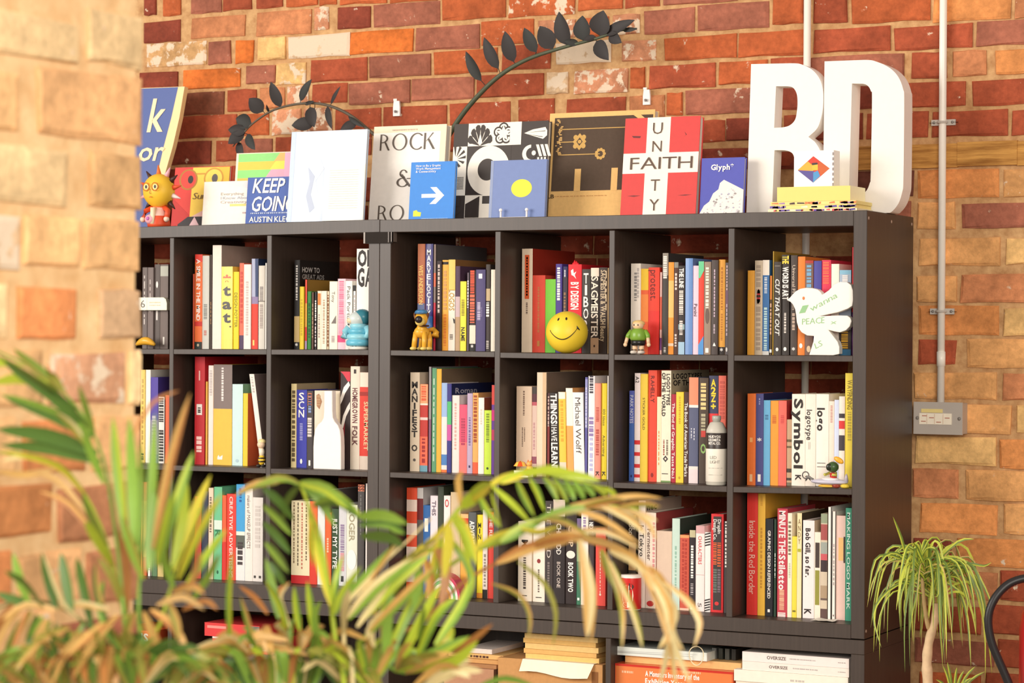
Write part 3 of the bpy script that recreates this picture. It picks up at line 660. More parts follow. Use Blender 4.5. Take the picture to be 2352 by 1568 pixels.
# ---- top row E
B('E1', 1198.5, 1223, 571, (238, 216, 190), 'tall cream book with a long orange label', txt=[('1', (232, 98, 50), .06, .485, .42, 'q', 0), ('10', (200, 70, 40), .08, .46, .14, '-', 0), ('6', (120, 100, 90), .52, .63, .16, '-', 0)], side=(164, 46, 30), depth=.29, prints=[])
B('E1', 1223.2, 1252, 632, (222, 72, 50), 'thick tomato red book with faint gold lettering', txt=[('14', (196, 110, 60), .15, .75, .16, '-', 0), ('2', (200, 130, 60), .85, .92, .2, 'q', 0)], depth=.2)
B('E1', 1252.4, 1276, 641, (122, 204, 62), 'plain bright green book')
B('E1', 1276.2, 1290.5, 606, (76, 60, 142), 'purple-blue book with white lettering', txt=[('11', W_, .04, .42, .5, '-', 0)])
B('E1', 1290.8, 1303.5, 612, (58, 50, 62), 'dark book left of the red BY DESIGN book', bands=[(.0, .12, (44, 40, 88))], txt=[('3', (220, 216, 220), .04, .12, .3, '-', 0), ('8', (150, 110, 80), .3, .7, .4, '-', 0)])
o = B('E1', 1305, 1335.6, 607, (226, 36, 46), 'thick red book lettered BY DESIGN with a spiked top', txt=[('BY DESIGN', W_, .2, .51, .55, 'v', 2)], prints=[(W_, [(.2, .07), (.38, .05), (.42, .1), (.62, .08), (.5, .12), (.62, .165), (.4, .13), (.25, .12)])])
H0 = max(v.co.z for v in o.data.vertices)
mb = MB()
for a, h in ((-.004, .013), (.0015, .010), (.006, .005), (-.008, .006)): mb.lathe((a, .006, H0), [(.0035, 0), (.003, h*.6), (.0003, h)], 7, lin((226, 36, 46)))
mb.build('spikes', 'matte', o)
B('E1', 1336.6, 1356, 618, (64, 58, 52), 'charcoal book with five stacked white capitals', txt=[('TIBOR', W_, .04, .74, .6, 's', 1)])
B('E1', 1356.7, 1375.5, 615, (56, 46, 40), 'dark book with one huge line of cream capitals', bands=[(0, .1, (246, 226, 206)), (.82, 1, (196, 156, 120))], txt=[('SAGMEISTER', (250, 234, 214), .1, .82, .8, 'v', 1), ('1', (60, 40, 30), .9, .93, .2, 'o', 0)])
B('E1', 1376.7, 1394.5, 614, (66, 50, 42), 'dark brown book with dense cream lettering', txt=[('SAGMEISTER & WALSH Beauty', (230, 206, 170), .03, .86, .62, 'v', 1), ('4', (230, 206, 170), .04, .5, .16, ('-', .4), 0)])
B('E1', 1394.8, 1398.6, 615, (206, 170, 120), 'thin tan booklet at the right end')
# ---- top row F
B('F1', 1449, 1471.3, 605, (244, 232, 218), 'wide white book with grey lettering', txt=[('7', (150, 144, 140), .1, .42, .28, '-', 0), ('6', (196, 186, 180), .05, .4, .2, ('-', .25), 0)])
B('F1', 1471.5, 1489, 617, (232, 100, 52), 'orange book with a yellow top block', bands=[(0, .25, (238, 194, 52)), (.3, .62, (240, 138, 64))])
B('F1', 1489.2, 1514.5, 614, (228, 64, 42), 'bright red book lettered protest', txt=[('protest.', (96, 28, 22), .03, .38, .62, 'v', 0)], bands=[(.5, 1, (226, 50, 42))])
B('F1', 1514.8, 1521, 625, (236, 180, 170), 'thin pale booklet beside the protest book', bands=[(.3, .7, (226, 96, 70)), (.8, .95, (130, 70, 130))])
B('F1', 1521.5, 1534.6, 581, (66, 60, 56), 'tall dark book with speckled grey top', bands=[(0, .22, (150, 140, 128))], txt=[('9', (230, 226, 216), .03, .25, .7, '-', 0), ('2', (206, 200, 190), .93, .98, .4, '-', 0)], depth=.25)
B('F1', 1535, 1547.5, 602, (242, 152, 52), 'orange book, paler in the middle', bands=[(.2, .6, (246, 190, 110)), (.88, .91, (250, 220, 190))])
B('F1', 1548, 1557.8, 602, (84, 52, 42), 'dark brown book between orange and THE LINE books', bands=[(0, .06, (140, 136, 126))], txt=[('4', (226, 210, 200), .12, .3, .5, '-', 0), ('4', (216, 200, 190), .78, .92, .5, '-', 0)])
B('F1', 1558, 1572.5, 610, (58, 50, 48), 'dark book lettered THE LINE', bands=[(.86, 1, (170, 200, 220)), (.66, .72, (150, 176, 180))], txt=[('THE LINE', W_, .03, .25, .68, 'v', 2), ('9', (236, 222, 210), .28, .55, .7, '-', 0), ('5', (226, 214, 206), .62, .78, .55, '-', 0)])
B('F1', 1574, 1590.8, 593, (112, 148, 204), 'plain mid blue book', mat_='gloss')
B('F1', 1591, 1604.3, 610, (242, 208, 222), 'pale pink book with a small dark word', txt=[('Panini', (70, 46, 60), .43, .57, .55, 'v', 1)])
B('F1', 1604.5, 1617, 600, (228, 70, 52), 'red book with green top and blue foot', prints=[((110, 206, 150), [(0, 0), (1, 0), (1, .1), (.3, .18), (0, .18)]), ((86, 152, 214), [(0, .9), (1, .8), (1, 1), (0, 1)])], side=(40, 70, 60))
B('F1', 1617.4, 1632.5, 601, (156, 134, 116), 'grey-brown book with an oval mark', txt=[('9', (244, 232, 216), .06, .5, .5, '-', 0), ('1', (110, 90, 80), .5, .67, .6, 'o', 0), ('2', W_, .93, .98, .5, 'q', 0)])
B('F1', 1634, 1649, 597, (80, 68, 64), 'dark taupe book with lilac line lettering', txt=[('12', (206, 180, 196), .1, .62, .2, '-', 0), ('4', (196, 176, 186), .68, .78, .25, '-', 0)], prints=[(W_, [(.3, .9), (.5, .87), (.75, .91), (.3, .91)])])
B('F1', 1650, 1665.5, 596, (240, 170, 68), 'amber book second from the right', bands=[(.92, 1, (50, 40, 36))], txt=[('12', (190, 120, 40), .08, .55, .25, '-', 0), ('9', (196, 126, 46), .57, .85, .25, '-', 0), ('*', W_, .93, .99, .5, 's', 1)])
B('F1', 1666, 1679, 603, (96, 86, 88), 'grey book at the right end half behind the divider', bands=[(.3, .5, (120, 90, 110))], txt=[('6', (220, 190, 190), .03, .3, .25, ('-', -.2), 0), ('6', (200, 180, 190), .45, .8, .25, ('-', -.2), 0), ('1', W_, .92, .97, .3, ('o', -.2), 0)])
# ---- top row G
B('G1', 1717, 1733.3, 621, (240, 170, 64), 'plain amber book, first on the left')
B('G1', 1733.6, 1751.2, 598, (206, 186, 160), 'sand-coloured patterned book with a red letter', txt=[('12', (170, 150, 130), .05, .95, .6, '-', 0), ('e', (190, 40, 50), .3, .46, .6, ('v', .12), 2)])
B('G1', 1751.4, 1766.8, 597, (62, 112, 168), 'blue book with a white top', bands=[(0, .16, (246, 232, 216)), (.96, 1, (220, 216, 210))], txt=[('6', (206, 216, 228), .18, .35, .45, '-', 0), ('14', (190, 220, 220), .5, .95, .5, '-', 0)])
B('G1', 1767, 1774, 633, (90, 70, 44), 'small dark book with an orange top', bands=[(0, .3, (220, 130, 56))], txt=[('6', (226, 180, 150), .35, .75, .5, '-', 0), ('2', W_, .93, .97, .7, 'q', 0)])
B('G1', 1774.2, 1777.6, 577, (206, 166, 64), 'tall thin gold book', side=(176, 136, 50), depth=.28)
B('G1', 1777.8, 1794, 601, (66, 58, 52), 'dark book lettered CUT THAT OUT', txt=[('CUT THAT OUT', W_, .18, .78, .6, 'i', 1), ('1', W_, .92, .96, .4, 'o', 0), ('5', (150, 140, 130), .04, .05, .8, '-', 0)])
B('G1', 1794.5, 1813, 585, (58, 50, 46), 'dark book lettered THE WORD IS ART', txt=[('THE', (250, 220, 80), .01, .09, .78, 'v', 2), ('WORD IS ART', W_, .12, .45, .72, 'v', 2), ('7', (220, 210, 200), .58, .78, .28, '-', 0), ('1', W_, .92, .96, .4, 'o', 0)])
B('G1', 1816, 1831, 586, (76, 64, 58), 'dark taupe book lettered Universal Principles', txt=[('Universal Principles', (226, 206, 186), .1, .55, .48, 'v', 0), ('4', (206, 180, 160), .58, .75, .45, '-', 0), ('*', W_, .92, .98, .5, 's', 1)])
B('G1', 1832, 1849, 589, (236, 132, 52), 'orange book partly behind the dove', txt=[('1', W_, .88, .93, .45, 'o', 0)])
B('G1', 1849.2, 1867.7, 598, (126, 96, 84), 'grey-brown book with blue lettering', bands=[(0, .03, (180, 60, 50))], txt=[('5', (120, 170, 206), .05, .3, .6, '-', 0), ('3', (240, 210, 170), .9, .97, .5, 'o', 0)], side=(150, 50, 44))
B('G1', 1868.6, 1886.3, 599, (74, 72, 154), 'violet-blue book behind the dove', bands=[(.85, 1, (50, 40, 40))])
B('G1', 1886.5, 1908, 597, (224, 58, 88), 'raspberry red book behind the dove', txt=[('6', (236, 110, 80), .02, .25, .7, '-', 0)])
B('G1', 1909, 1927, 606, (250, 236, 220), 'cream white book behind the dove')
B('G1', 1928, 1954.6, 620, (170, 186, 204), 'pale grey-blue book above the dove wing', bands=[(0, .05, (140, 190, 214)), (.7, .93, (78, 66, 60)), (.93, 1, (70, 130, 170))], txt=[('6', (240, 232, 226), .06, .2, .5, '-', 0), ('5', (236, 180, 60), .72, .92, .6, '-', 0)])
B('G1', 1955.2, 1964, 567.5, (216, 54, 60), 'tall thin red book at the right end', bands=[(.6, 1, (96, 40, 110))], depth=.29)
# ---- middle row A, B, C
B('A2', 322.5, 332.6, 849, (244, 210, 110), 'yellow and cream book', txt=[('10', (190, 160, 80), .1, .8, .35, '-', 0), ('2', (40, 36, 34), .9, .97, .6, '-', 0)])
B('A2', 332.8, 345.4, 849, (252, 246, 232), 'plain white book')
B('A2', 346, 362.6, 866, (88, 72, 164), 'purple book with pale lettering', bands=[(.5, .9, (150, 130, 176))], txt=[('10', (206, 190, 220), .45, .95, .5, '-', 0)])
B('A2', 364, 377.5, 911, (240, 234, 226), 'black and white patterned book', txt=[('7', (40, 36, 36), .02, .4, .8, '-', 0), ('9', (50, 46, 44), .5, .98, .8, '-', 0)], side=(40, 40, 70))
B('A2', 379.5, 389, 907, (240, 112, 72), 'thin orange-red book')
B('B2', 447, 470, 819, (190, 28, 38), 'tall red book with a white sticker', txt=[('1', (232, 220, 210), .44, .54, .55, 'q', 0), ('3', (120, 110, 104), .47, .52, .3, '-', 0), ('1', (230, 190, 180), .13, .22, .12, 'q', 0), ('3', (244, 200, 190), .74, .9, .55, '-', 0)], depth=.29)
B('B2', 470.4, 477.4, 876, (232, 170, 62), 'narrow amber book')
B('B2', 477.6, 489.8, 839, (238, 224, 216), 'tall off-white book', txt=[('8', (196, 184, 180), .05, .3, .5, '-', 0)], depth=.27)
B('B2', 490.2, 533, 837, (242, 192, 72), 'very thick book, grey above and yellow below', bands=[(0, .44, (130, 114, 108))], txt=[('11', (236, 226, 220), .03, .37, .12, '-', 0)], prints=[(W_, [(.24, .92), (.3, .9), (.36, .92), (.52, .9), (.5, .945), (.24, .945)])], side=(44, 34, 32), depth=.27)
B('B2', 533.4, 557.5, 882, (208, 234, 232), 'pale blue book', side=(120, 166, 130), txt=[('1', (180, 206, 214), .92, .96, .3, 'o', 0)], depth=.22)
B('B2', 557.8, 569, 903, (246, 206, 56), 'yellow book beside the pale blue one', side=(196, 88, 44), depth=.24)
B('B2', 585.5, 596.5, 859, (250, 240, 228), 'white book leaning to the left', lean=-27, side=(150, 130, 126), depth=.26, txt=[('4', (200, 190, 186), .03, .2, .4, '-', 0)])
B('C2', 668.6, 681, 881, (226, 206, 150), 'cream book with a dark letter pattern', txt=[('13', (96, 80, 50), .08, .96, .6, '-', 0)], side=(190, 166, 130), depth=.22)
B('C2', 681, 704.5, 895, (54, 58, 164), 'blue book lettered SCN', txt=[('SCN', W_, .03, .36, .55, 's', 1), ('7', (150, 150, 206), .43, .65, .3, '-', 0), ('1', W_, .885, .95, .22, 'o', 0)])
B('C2', 704.8, 719, 897, (70, 62, 62), 'dark collage-covered book', txt=[('6', (200, 120, 90), .03, .2, .7, '-', 0), ('5', (130, 150, 190), .05, .3, .5, '-', 0), ('6', (220, 210, 200), .35, .6, .7, '-', 0), ('1', W_, .9, .97, .3, 'q', 0)])
B('C2', 722, 780.5, 897, (236, 218, 196), 'very wide cream book behind the white bottle shape', txt=[('3', (190, 150, 110), .06, .2, .15, ('-', -.33), 0)], prints=[((170, 120, 84), [(.08, .06), (.18, .04), (.3, .14), (.2, .24), (.1, .2)]), ((244, 232, 206), [(.6, .02), (.98, .02), (.98, .36), (.6, .36)])], depth=.2)
B('C2', 782, 804.4, 853, (56, 42, 42), 'dark book with white arcs and a red top', prints=[((216, 60, 76), [(0, 0), (1, 0), (1, .1), (.75, .1), (.3, .03)]), (W_, [(0, .27), (.35, .16), (.85, .1), (1, .14), (.5, .22), (.2, .3), (0, .34)]), (W_, [(.05, .58), (.3, .45), (.7, .36), (1, .31), (1, .38), (.6, .46), (.3, .58)]), ((150, 50, 60), [(.2, .62), (.5, .52), (.45, .66), (.3, .72)]), ((206, 180, 150), [(0, .7), (.2, .72), (.25, .98), (0, 1)])], depth=.28)
B('C2', 804.8, 826, 841, (238, 224, 204), 'tall cream book with dark pink lettering', txt=[('2', (60, 50, 50), .03, .07, .25, 'q', 0), ('HOMEGROWN', (110, 56, 60), .21, .55, .5, 'v', 2), ('FOLK', (106, 60, 60), .58, .77, .5, 'v', 2)], depth=.27)
B('C2', 826.2, 856, 855, (228, 62, 46), 'red book with cream ends beside the post', bands=[(0, .15, (246, 230, 210)), (.86, 1, (226, 208, 190))], txt=[('SUPERMARKET', (246, 220, 170), .3, .8, .3, 'v', 1), ('1', (170, 40, 30), .2, .24, .8, ('q', -.1), 0)])
# ---- middle row D
B('D2', 942, 963.5, 855, (220, 200, 174), 'tan book lettered MANIFESTO in stacked black capitals', txt=[('MANIFEST O', K_, .09, .8, .62, 's', 2), ('1', (90, 80, 74), .87, .9, .3, 'o', 0)])
B('D2', 964, 982.4, 882, (196, 58, 50), 'patterned red and peach book with a teal foot', bands=[(0, .22, (246, 168, 120)), (.22, .24, (250, 230, 210)), (.38, .41, (240, 210, 200)), (.6, .93, (236, 110, 80)), (.93, 1, (110, 160, 176))], txt=[('4', (160, 40, 40), .62, .9, .4, '-', 0), ('5', (226, 100, 60), .02, .2, .6, '-', 0)])
B('D2', 983.2, 991.8, 842, (150, 142, 142), 'tall thin grey book', bands=[(.5, 1, (130, 84, 112))], depth=.28)
B('D2', 992, 1002.3, 845, (96, 154, 112), 'tall green book', txt=[('9', (180, 206, 180), .1, .9, .35, '-', 0)], depth=.27)
B('D2', 1002.6, 1013.8, 847, (234, 176, 58), 'tall amber book', side=(130, 108, 84), depth=.31)
B('D2', 1014, 1026.8, 879, (240, 226, 220), 'white book with a blue top', bands=[(0, .38, (160, 186, 226)), (.8, .92, (80, 130, 190)), (.97, 1, (230, 120, 60))])
B('D2', 1027, 1036.8, 881, (60, 56, 130), 'navy book with green and pink bands', bands=[(.2, .46, (84, 186, 116)), (.46, .64, (206, 90, 160))], side=(32, 42, 84), sidetxt=[('Roman', (190, 186, 196), .08, .55, .05, .11, 1)], depth=.28)
B('D2', 1037.2, 1054.8, 907.6, (240, 224, 216), 'pale pink-white book', txt=[('12', (220, 170, 160), .1, .7, .25, '-', 0)])
B('D2', 1055, 1072.8, 929, (228, 86, 116), 'pink book', bands=[(.55, 1, (236, 120, 116))], txt=[('9', (180, 60, 90), .2, .6, .5, '-', 0)], side=(150, 120, 110))
B('D2', 1073, 1085.2, 903, (190, 168, 194), 'lilac book', txt=[('8', (120, 104, 150), .3, .65, .35, '-', 0), ('1', (60, 50, 90), .9, .93, .3, 'q', 0)])
B('D2', 1085.7, 1098.2, 902, (232, 172, 96), 'orange-gold book with brown lettering', bands=[(.86, 1, (230, 96, 60))], txt=[('12', (160, 70, 30), .03, .62, .6, '-', 0)])
B('D2', 1098.6, 1111.8, 913, (250, 238, 228), 'white book left of the lime one', side=(176, 92, 48), txt=[('6', (230, 206, 190), .15, .35, .3, '-', 0)])
B('D2', 1112.2, 1128.6, 942, (206, 234, 72), 'lime green book', txt=[('10', (130, 150, 40), .05, .5, .4, '-', 0), ('1', (60, 80, 30), .89, .93, .3, 'o', 0)])
B('D2', 1129, 1139, 884, (110, 60, 150), 'purple and pink book at the right end', bands=[(0, .22, (226, 76, 66)), (.28, .4, (216, 50, 130)), (.5, .62, (196, 60, 100))])
# ---- middle row E
B('E2', 1186, 1221, 887, (232, 204, 176), 'wide beige book with two lines of lettering', txt=[('10', (120, 92, 76), .05, .33, .1, '-', 0), ('12', (110, 84, 70), .46, .68, .07, ('-', -.08), 0), ('9', (120, 92, 76), .46, .62, .06, ('-', .06), 0)])
B('E2', 1221.3, 1232.8, 888, (226, 196, 180), 'book with a dark red collage', bands=[(0, .08, (70, 60, 56)), (.08, .17, (96, 52, 62)), (.17, .21, (196, 96, 106)), (.78, .86, (150, 84, 100)), (.9, 1, (70, 40, 44))], txt=[('6', (200, 150, 150), .4, .7, .3, '-', 0)])
B('E2', 1233, 1255, 855, (232, 212, 184), 'tall beige book', prints=[((220, 186, 146), [(.62, 0), (1, 0), (1, 1), (.62, 1)])], side=(128, 108, 92), depth=.3)
B('E2', 1255.4, 1264, 902, (76, 40, 42), 'narrow maroon book', bands=[(.4, 1, (130, 46, 42))], txt=[('6', (200, 170, 160), .04, .4, .4, '-', 0)])
B('E2', 1264.2, 1282.8, 902, (52, 44, 40), 'black book lettered THINGS I HAVE LEARNED', lean=-4, txt=[('THINGS', W_, .01, .37, .72, 'v', 2), ('I HAVE', W_, .38, .57, .66, 'v', 1), ('LEARNED', W_, .59, .98, .72, 'v', 2)])
B('E2', 1283, 1299.6, 900, (246, 204, 74), 'yellow book with a white top', lean=-4, bands=[(0, .08, (246, 236, 220)), (.82, 1, (230, 216, 190))], txt=[('9', (232, 170, 50), .1, .6, .35, '-', 0)])
B('E2', 1299.9, 1316.5, 891, (242, 170, 92), 'orange book with a white upper half', lean=-4, bands=[(0, .42, (250, 240, 226))])
B('E2', 1316.8, 1341, 901, (252, 244, 238), 'white book with one thin line of dark lettering', lean=-5, txt=[('Michael Wolff', (70, 60, 58), .06, .71, .5, 'v', 0)])
B('E2', 1341.3, 1351, 866, (96, 92, 158), 'blue-violet book with a pale upper half', bands=[(.02, .5, (150, 150, 200))], txt=[('8', (200, 200, 230), .1, .5, .4, '-', 0)])
B('E2', 1351.2, 1365.8, 863, (246, 238, 240), 'white book with a violet blot pattern', txt=[('5', (60, 54, 66), .0, .17, .6, '-', 0), ('4', (150, 130, 180), .4, .6, .7, '-', 0), ('5', (190, 190, 226), .6, .95, .5, '-', 0)])
B('E2', 1366, 1379.4, 880, (244, 154, 134), 'salmon pink book', txt=[('7', (196, 90, 80), .25, .4, .5, '-', 0), ('9', (190, 84, 74), .48, .75, .5, '-', 0), ('K', K_, .92, .97, .55, 'v', 1)])
B('E2', 1379.6, 1393.5, 880, (244, 220, 52), 'bright yellow book', txt=[('100 Ideas', (110, 100, 40), .27, .44, .4, 'v', 0), ('Advertising', (60, 54, 36), .54, .76, .4, 'v', 0), ('K', K_, .92, .97, .55, 'v', 1)])
B('E2', 1393.7, 1398.6, 863, (250, 242, 232), 'thin white booklet at the right end')
# ---- middle row F
B('F2', 1445, 1457, 897, (76, 112, 188), 'blue book lettered PARK NOTES', bands=[(0, .36, (96, 108, 190))], txt=[('PARK NOTES', (220, 224, 240), .05, .36, .6, 'v', 1), ('1', (40, 50, 100), .93, .96, .3, 'o', 0)])
B('F2', 1457.3, 1470.3, 856.6, (246, 230, 226), 'white book with red stripes below', bands=[(.62, .66, (222, 50, 50)), (.73, .765, (222, 50, 50)), (.84, .875, (222, 50, 50)), (.935, .965, (222, 50, 50))], txt=[('A2', K_, .03, .09, .6, 'v', 1)])
B('F2', 1470.7, 1487, 858.6, (246, 208, 72), 'yellow book lettered STICKER GOLD', txt=[('STICKER GOLD', (76, 60, 24), .22, .52, .3, 'v', 0)])
B('F2', 1487.3, 1508.5, 850, (230, 78, 56), 'tall red-orange book with dark lettering', txt=[('RAHELLY', (110, 34, 30), .05, .29, .42, 'v', 1), ('1', (150, 40, 36), .92, .96, .3, 'o', 0)])
B('F2', 1508.8, 1518.6, 911, (250, 226, 190), 'short cream book right of the red-orange one', txt=[('6', (226, 150, 90), .4, .8, .2, '-', 0)])
B('F2', 1518.8, 1541, 850.6, (246, 232, 206), 'cream book lettered LOGOTYPES OF THE WORLD', txt=[('LOGOTYPES', K_, .03, .31, .34, ('v', .22), 2), ('OF THE WORLD', K_, .02, .41, .34, ('v', -.25), 2), ('7', (90, 80, 70), .62, .76, .18, ('-', .15), 0), ('7', (150, 60, 50), .62, .76, .14, ('-', -.2), 0)], prints=[((60, 54, 56), [(.2, .79), (.48, .76), (.75, .79), (.48, .82)]), ((236, 222, 200), [(.36, .79), (.48, .778), (.6, .79), (.48, .802)]), ((70, 64, 60), [(.1, .92), (.75, .92), (.75, .927), (.1, .927)]), ((120, 150, 90), [(0, .985), (1, .985), (1, 1), (0, 1)])], side=(190, 172, 140), depth=.27, sidetxt=[('LOGOTYPES', K_, .05, .8, .03, .075, 2), ('OF THE', K_, .05, .55, .09, .135, 2)])  # side: the cream cover with its shade put into the colour
B('F2', 1541.2, 1552.3, 905, (176, 42, 62), 'crimson book with white lettering', txt=[('The End of Graphic Taste No.1', W_, .1, .95, .55, 'v', 1)])
B('F2', 1552.6, 1570, 900, (246, 208, 62), 'plain yellow book', txt=[('9', (206, 160, 40), .05, .35, .2, '-', 0), ('1', (200, 150, 40), .93, .96, .25, 'o', 0)])
B('F2', 1570.3, 1581.8, 900, (78, 48, 42), 'dark book lettered The Book of American Trade Marks', txt=[('The Book of American Trade Marks', W_, .12, .93, .62, 'v', 1)])
B('F2', 1582.2, 1603.6, 866.5, (90, 94, 122), 'slate blue book with a salmon top', bands=[(0, .26, (240, 146, 110)), (.26, .285, (246, 236, 226)), (.84, .87, (230, 224, 216)), (.87, 1, (232, 214, 214))], txt=[('3', (206, 206, 216), .48, .58, .12, ('-', -.2), 0), ('3', (206, 206, 216), .48, .6, .12, ('-', .1), 0)])
B('F2', 1605.5, 1626.5, 867.5, (78, 62, 50), 'dark book with multicoloured letters', txt=[('5', (236, 206, 140), .05, .3, .6, '-', 0), ('O', (150, 190, 110), .62, .72, .6, 's', 2), ('3', (210, 70, 60), .5, .56, .5, 'q', 0), ('4', (180, 170, 140), .34, .5, .5, '-', 0)])
B('F2', 1627, 1649.4, 862.5, (62, 62, 90), 'navy book lettered A2Z+ in yellow', bands=[(.35, 1, (228, 54, 56))], txt=[('A2Z+', (250, 214, 50), .03, .32, .55, 's', 2)])
B('F2', 1650, 1667, 862.5, (232, 112, 92), 'coral book at the right end', txt=[('8', (206, 90, 76), .05, .4, .6, '-', 0)])
# ---- middle row G
B('G2', 1716.5, 1735.6, 903.7, (242, 122, 54), 'orange book, first on the left', txt=[('1', (250, 180, 110), .48, .53, .35, 'q', 0), ('1', (252, 200, 150), .88, .96, .35, 'q', 0)])
B('G2', 1736, 1753.5, 903.7, (80, 80, 136), 'navy book', txt=[('2', W_, .48, .54, .5, '*', 0), ('*', W_, .48, .55, .6, 's', 1), ('1', W_, .88, .96, .4, 'q', 0), ('2', (150, 150, 190), .05, .12, .2, '-', 0)], side=(34, 38, 84), depth=.22)
B('G2', 1753.8, 1768.8, 919, (112, 180, 220), 'light blue book', txt=[('2', (70, 120, 160), .17, .23, .5, '-', 0)])
B('G2', 1769, 1787.8, 920, (248, 160, 58), 'amber orange book', txt=[('4', (206, 110, 40), .17, .27, .5, '-', 0)])
B('G2', 1788, 1806.5, 920, (242, 108, 94), 'coral pink book', side=(150, 36, 36), txt=[('4', (206, 80, 76), .17, .27, .4, '-', 0)], depth=.23)
B('G2', 1807, 1818.4, 963, (196, 160, 126), 'small tan book with dark stripes', bands=[(.3, .34, (110, 90, 60)), (.4, .43, (110, 90, 60)), (.74, .8, (70, 60, 50)), (.88, .92, (70, 60, 50)), (.95, 1, (120, 110, 90))])
B('G2', 1818.7, 1849.3, 904.7, (252, 238, 222), 'cream book lettered Symbol in huge black type', txt=[('Symbol', K_, .05, .81, .62, ('v', .0), 2), ('K', K_, .88, .94, .4, 'v', 2)])
B('G2', 1849.7, 1873.4, 904.7, (250, 236, 220), 'cream book lettered logotype', txt=[('logotype', K_, .17, .5, .5, ('v', -.1), 1), ('=', (190, 180, 170), .52, .6, .4, ('v', -.1), 0), ('K', K_, .89, .95, .45, ('v', -.2), 2)])
B('G2', 1873.8, 1903.4, 904.7, (252, 240, 226), 'cream book lettered logo in heavy type', txt=[('logo', K_, .15, .4, .55, ('v', -.1), 2)], prints=[((90, 80, 76), [(.12, .745), (.78, .745), (.78, .752), (.12, .752)]), ((90, 80, 76), [(.12, .785), (.78, .785), (.78, .792), (.12, .792)])])
B('G2', 1903.8, 1916, 921, (248, 226, 208), 'pale peach book', txt=[('7', (206, 160, 150), .05, .25, .4, '-', 0)])
B('G2', 1916.2, 1926.5, 918, (214, 222, 244), 'narrow pale blue book')
B('G2', 1926.8, 1940.2, 910, (250, 236, 222), 'white book with black and red squares', bands=[(.19, .24, (66, 56, 60)), (.27, .36, (226, 60, 56)), (.43, .6, (70, 60, 66))])
B('G2', 1940.6, 1964, 856.7, (246, 220, 76), 'tall yellow book lettered WAYFINDING', txt=[('WAYFINDING', (150, 130, 50), .06, .32, .45, ('v', -.05), 1), ('9', (196, 174, 70), .34, .6, .35, ('-', -.05), 0)], depth=.29)
# ---- bottom row A, B, C
B('A3', 322, 328, 1107, (196, 60, 60), 'red book', bands=[(.2, 1, (236, 150, 70))])
B('A3', 329, 337, 1107, (220, 90, 60), 'orange-red book', bands=[(.2, .8, (240, 180, 90))])
B('A3', 338.5, 346, 1250, (246, 240, 232), 'short white booklet', txt=[('6', (150, 140, 130), .2, .8, .4, '-', 0)])
B('A3', 347, 361, 1160, (96, 130, 90), 'green book behind the fronds')
B('A3', 362, 376, 1180, (214, 190, 120), 'straw-coloured book behind the fronds')
B('B3', 432, 446, 1150, (60, 50, 46), 'dark brown book')
B('B3', 447, 462, 1140, (206, 70, 60), 'red book, leftmost of the two reds')
B('B3', 463, 477, 1128, (54, 60, 80), 'slate book')
B('B3', 478, 489.5, 1120, (240, 214, 186), 'cream book with dark lettering', txt=[('8', (120, 100, 90), .1, .5, .4, '-', 0)])
B('B3', 491.5, 509.6, 1118, (112, 196, 146), 'green book with a white panel', bands=[(.36, .46, (220, 236, 220))], txt=[('R', (40, 120, 80), .46, .54, .6, 'v', 2), ('1', (40, 100, 70), .9, .94, .25, 'o', 0)])
B('B3', 510, 519.3, 1137, (232, 100, 60), 'narrow orange-red book', bands=[(.55, 1, (216, 50, 40))])
B('B3', 519.6, 541.8, 1134, (230, 64, 50), 'red book with a line of white lettering', txt=[('CREATIVE ADVERTISING', (250, 226, 216), .03, .97, .34, 'v', 1)])
B('B3', 542.2, 562.2, 1112, (70, 164, 220), 'blue book, white below', bands=[(.49, .53, (236, 236, 220)), (.53, .66, (96, 100, 90)), (.66, 1, (240, 234, 230))], txt=[('4', (70, 60, 60), .6, .85, .6, '-', 0), ('3', (40, 90, 160), .04, .2, .25, '-', 0)])
B('B3', 562.5, 580, 1120.5, (246, 234, 224), 'white book lettered MAKEUP EFFECTS', txt=[('makers of MAKEUP EFFECTS', (90, 80, 76), .08, .65, .42, 'v', 0)])
B('B3', 580.3, 603.5, 1142, (234, 226, 218), 'pale marbled book', txt=[('2', (70, 64, 60), .93, .96, .2, ('q', -.25), 0), ('2', (70, 64, 60), .93, .96, .2, ('q', .25), 0), ('7', (214, 204, 196), .1, .6, .5, '-', 0)])
B('C3', 668.7, 711, 1150, (236, 222, 182), 'very wide cream book with four lines of lettering', bands=[(.9, 1, (196, 30, 32))], txt=[('16', (120, 96, 66), .02, .78, .06, ('-', -.34), 0), ('14', (90, 76, 56), .02, .8, .06, ('-', -.12), 0), ('15', (190, 90, 70), .02, .82, .06, ('-', .1), 0), ('13', (110, 90, 60), .04, .72, .06, ('-', .33), 0)])
B('C3', 711.4, 728.4, 1151, (232, 110, 50), 'orange book with a red lower half', bands=[(.52, 1, (220, 60, 40))])
B('C3', 728.7, 746.2, 1126.5, (228, 230, 226), 'tall pale grey-green book', bands=[(0, .04, (206, 220, 206))], side=(120, 108, 106), depth=.28)
B('C3', 746.4, 760.4, 1177, (226, 100, 46), 'orange-red book', txt=[('5', (246, 200, 160), .35, .55, .3, '-', 0)])
B('C3', 762, 777.5, 1168, (54, 78, 48), 'dark green book lettered JUST MY TYPE', txt=[('JUST MY TYPE', W_, .12, .78, .65, 'v', 1)])
B('C3', 778, 795.6, 1157, (214, 212, 214), 'grey book with pink lettering', txt=[('9', (150, 130, 160), .25, .6, .5, '-', 0), ('9', (226, 130, 160), .6, .82, .5, '-', 0), ('1', (50, 46, 50), .88, .95, .35, 'q', 0)])
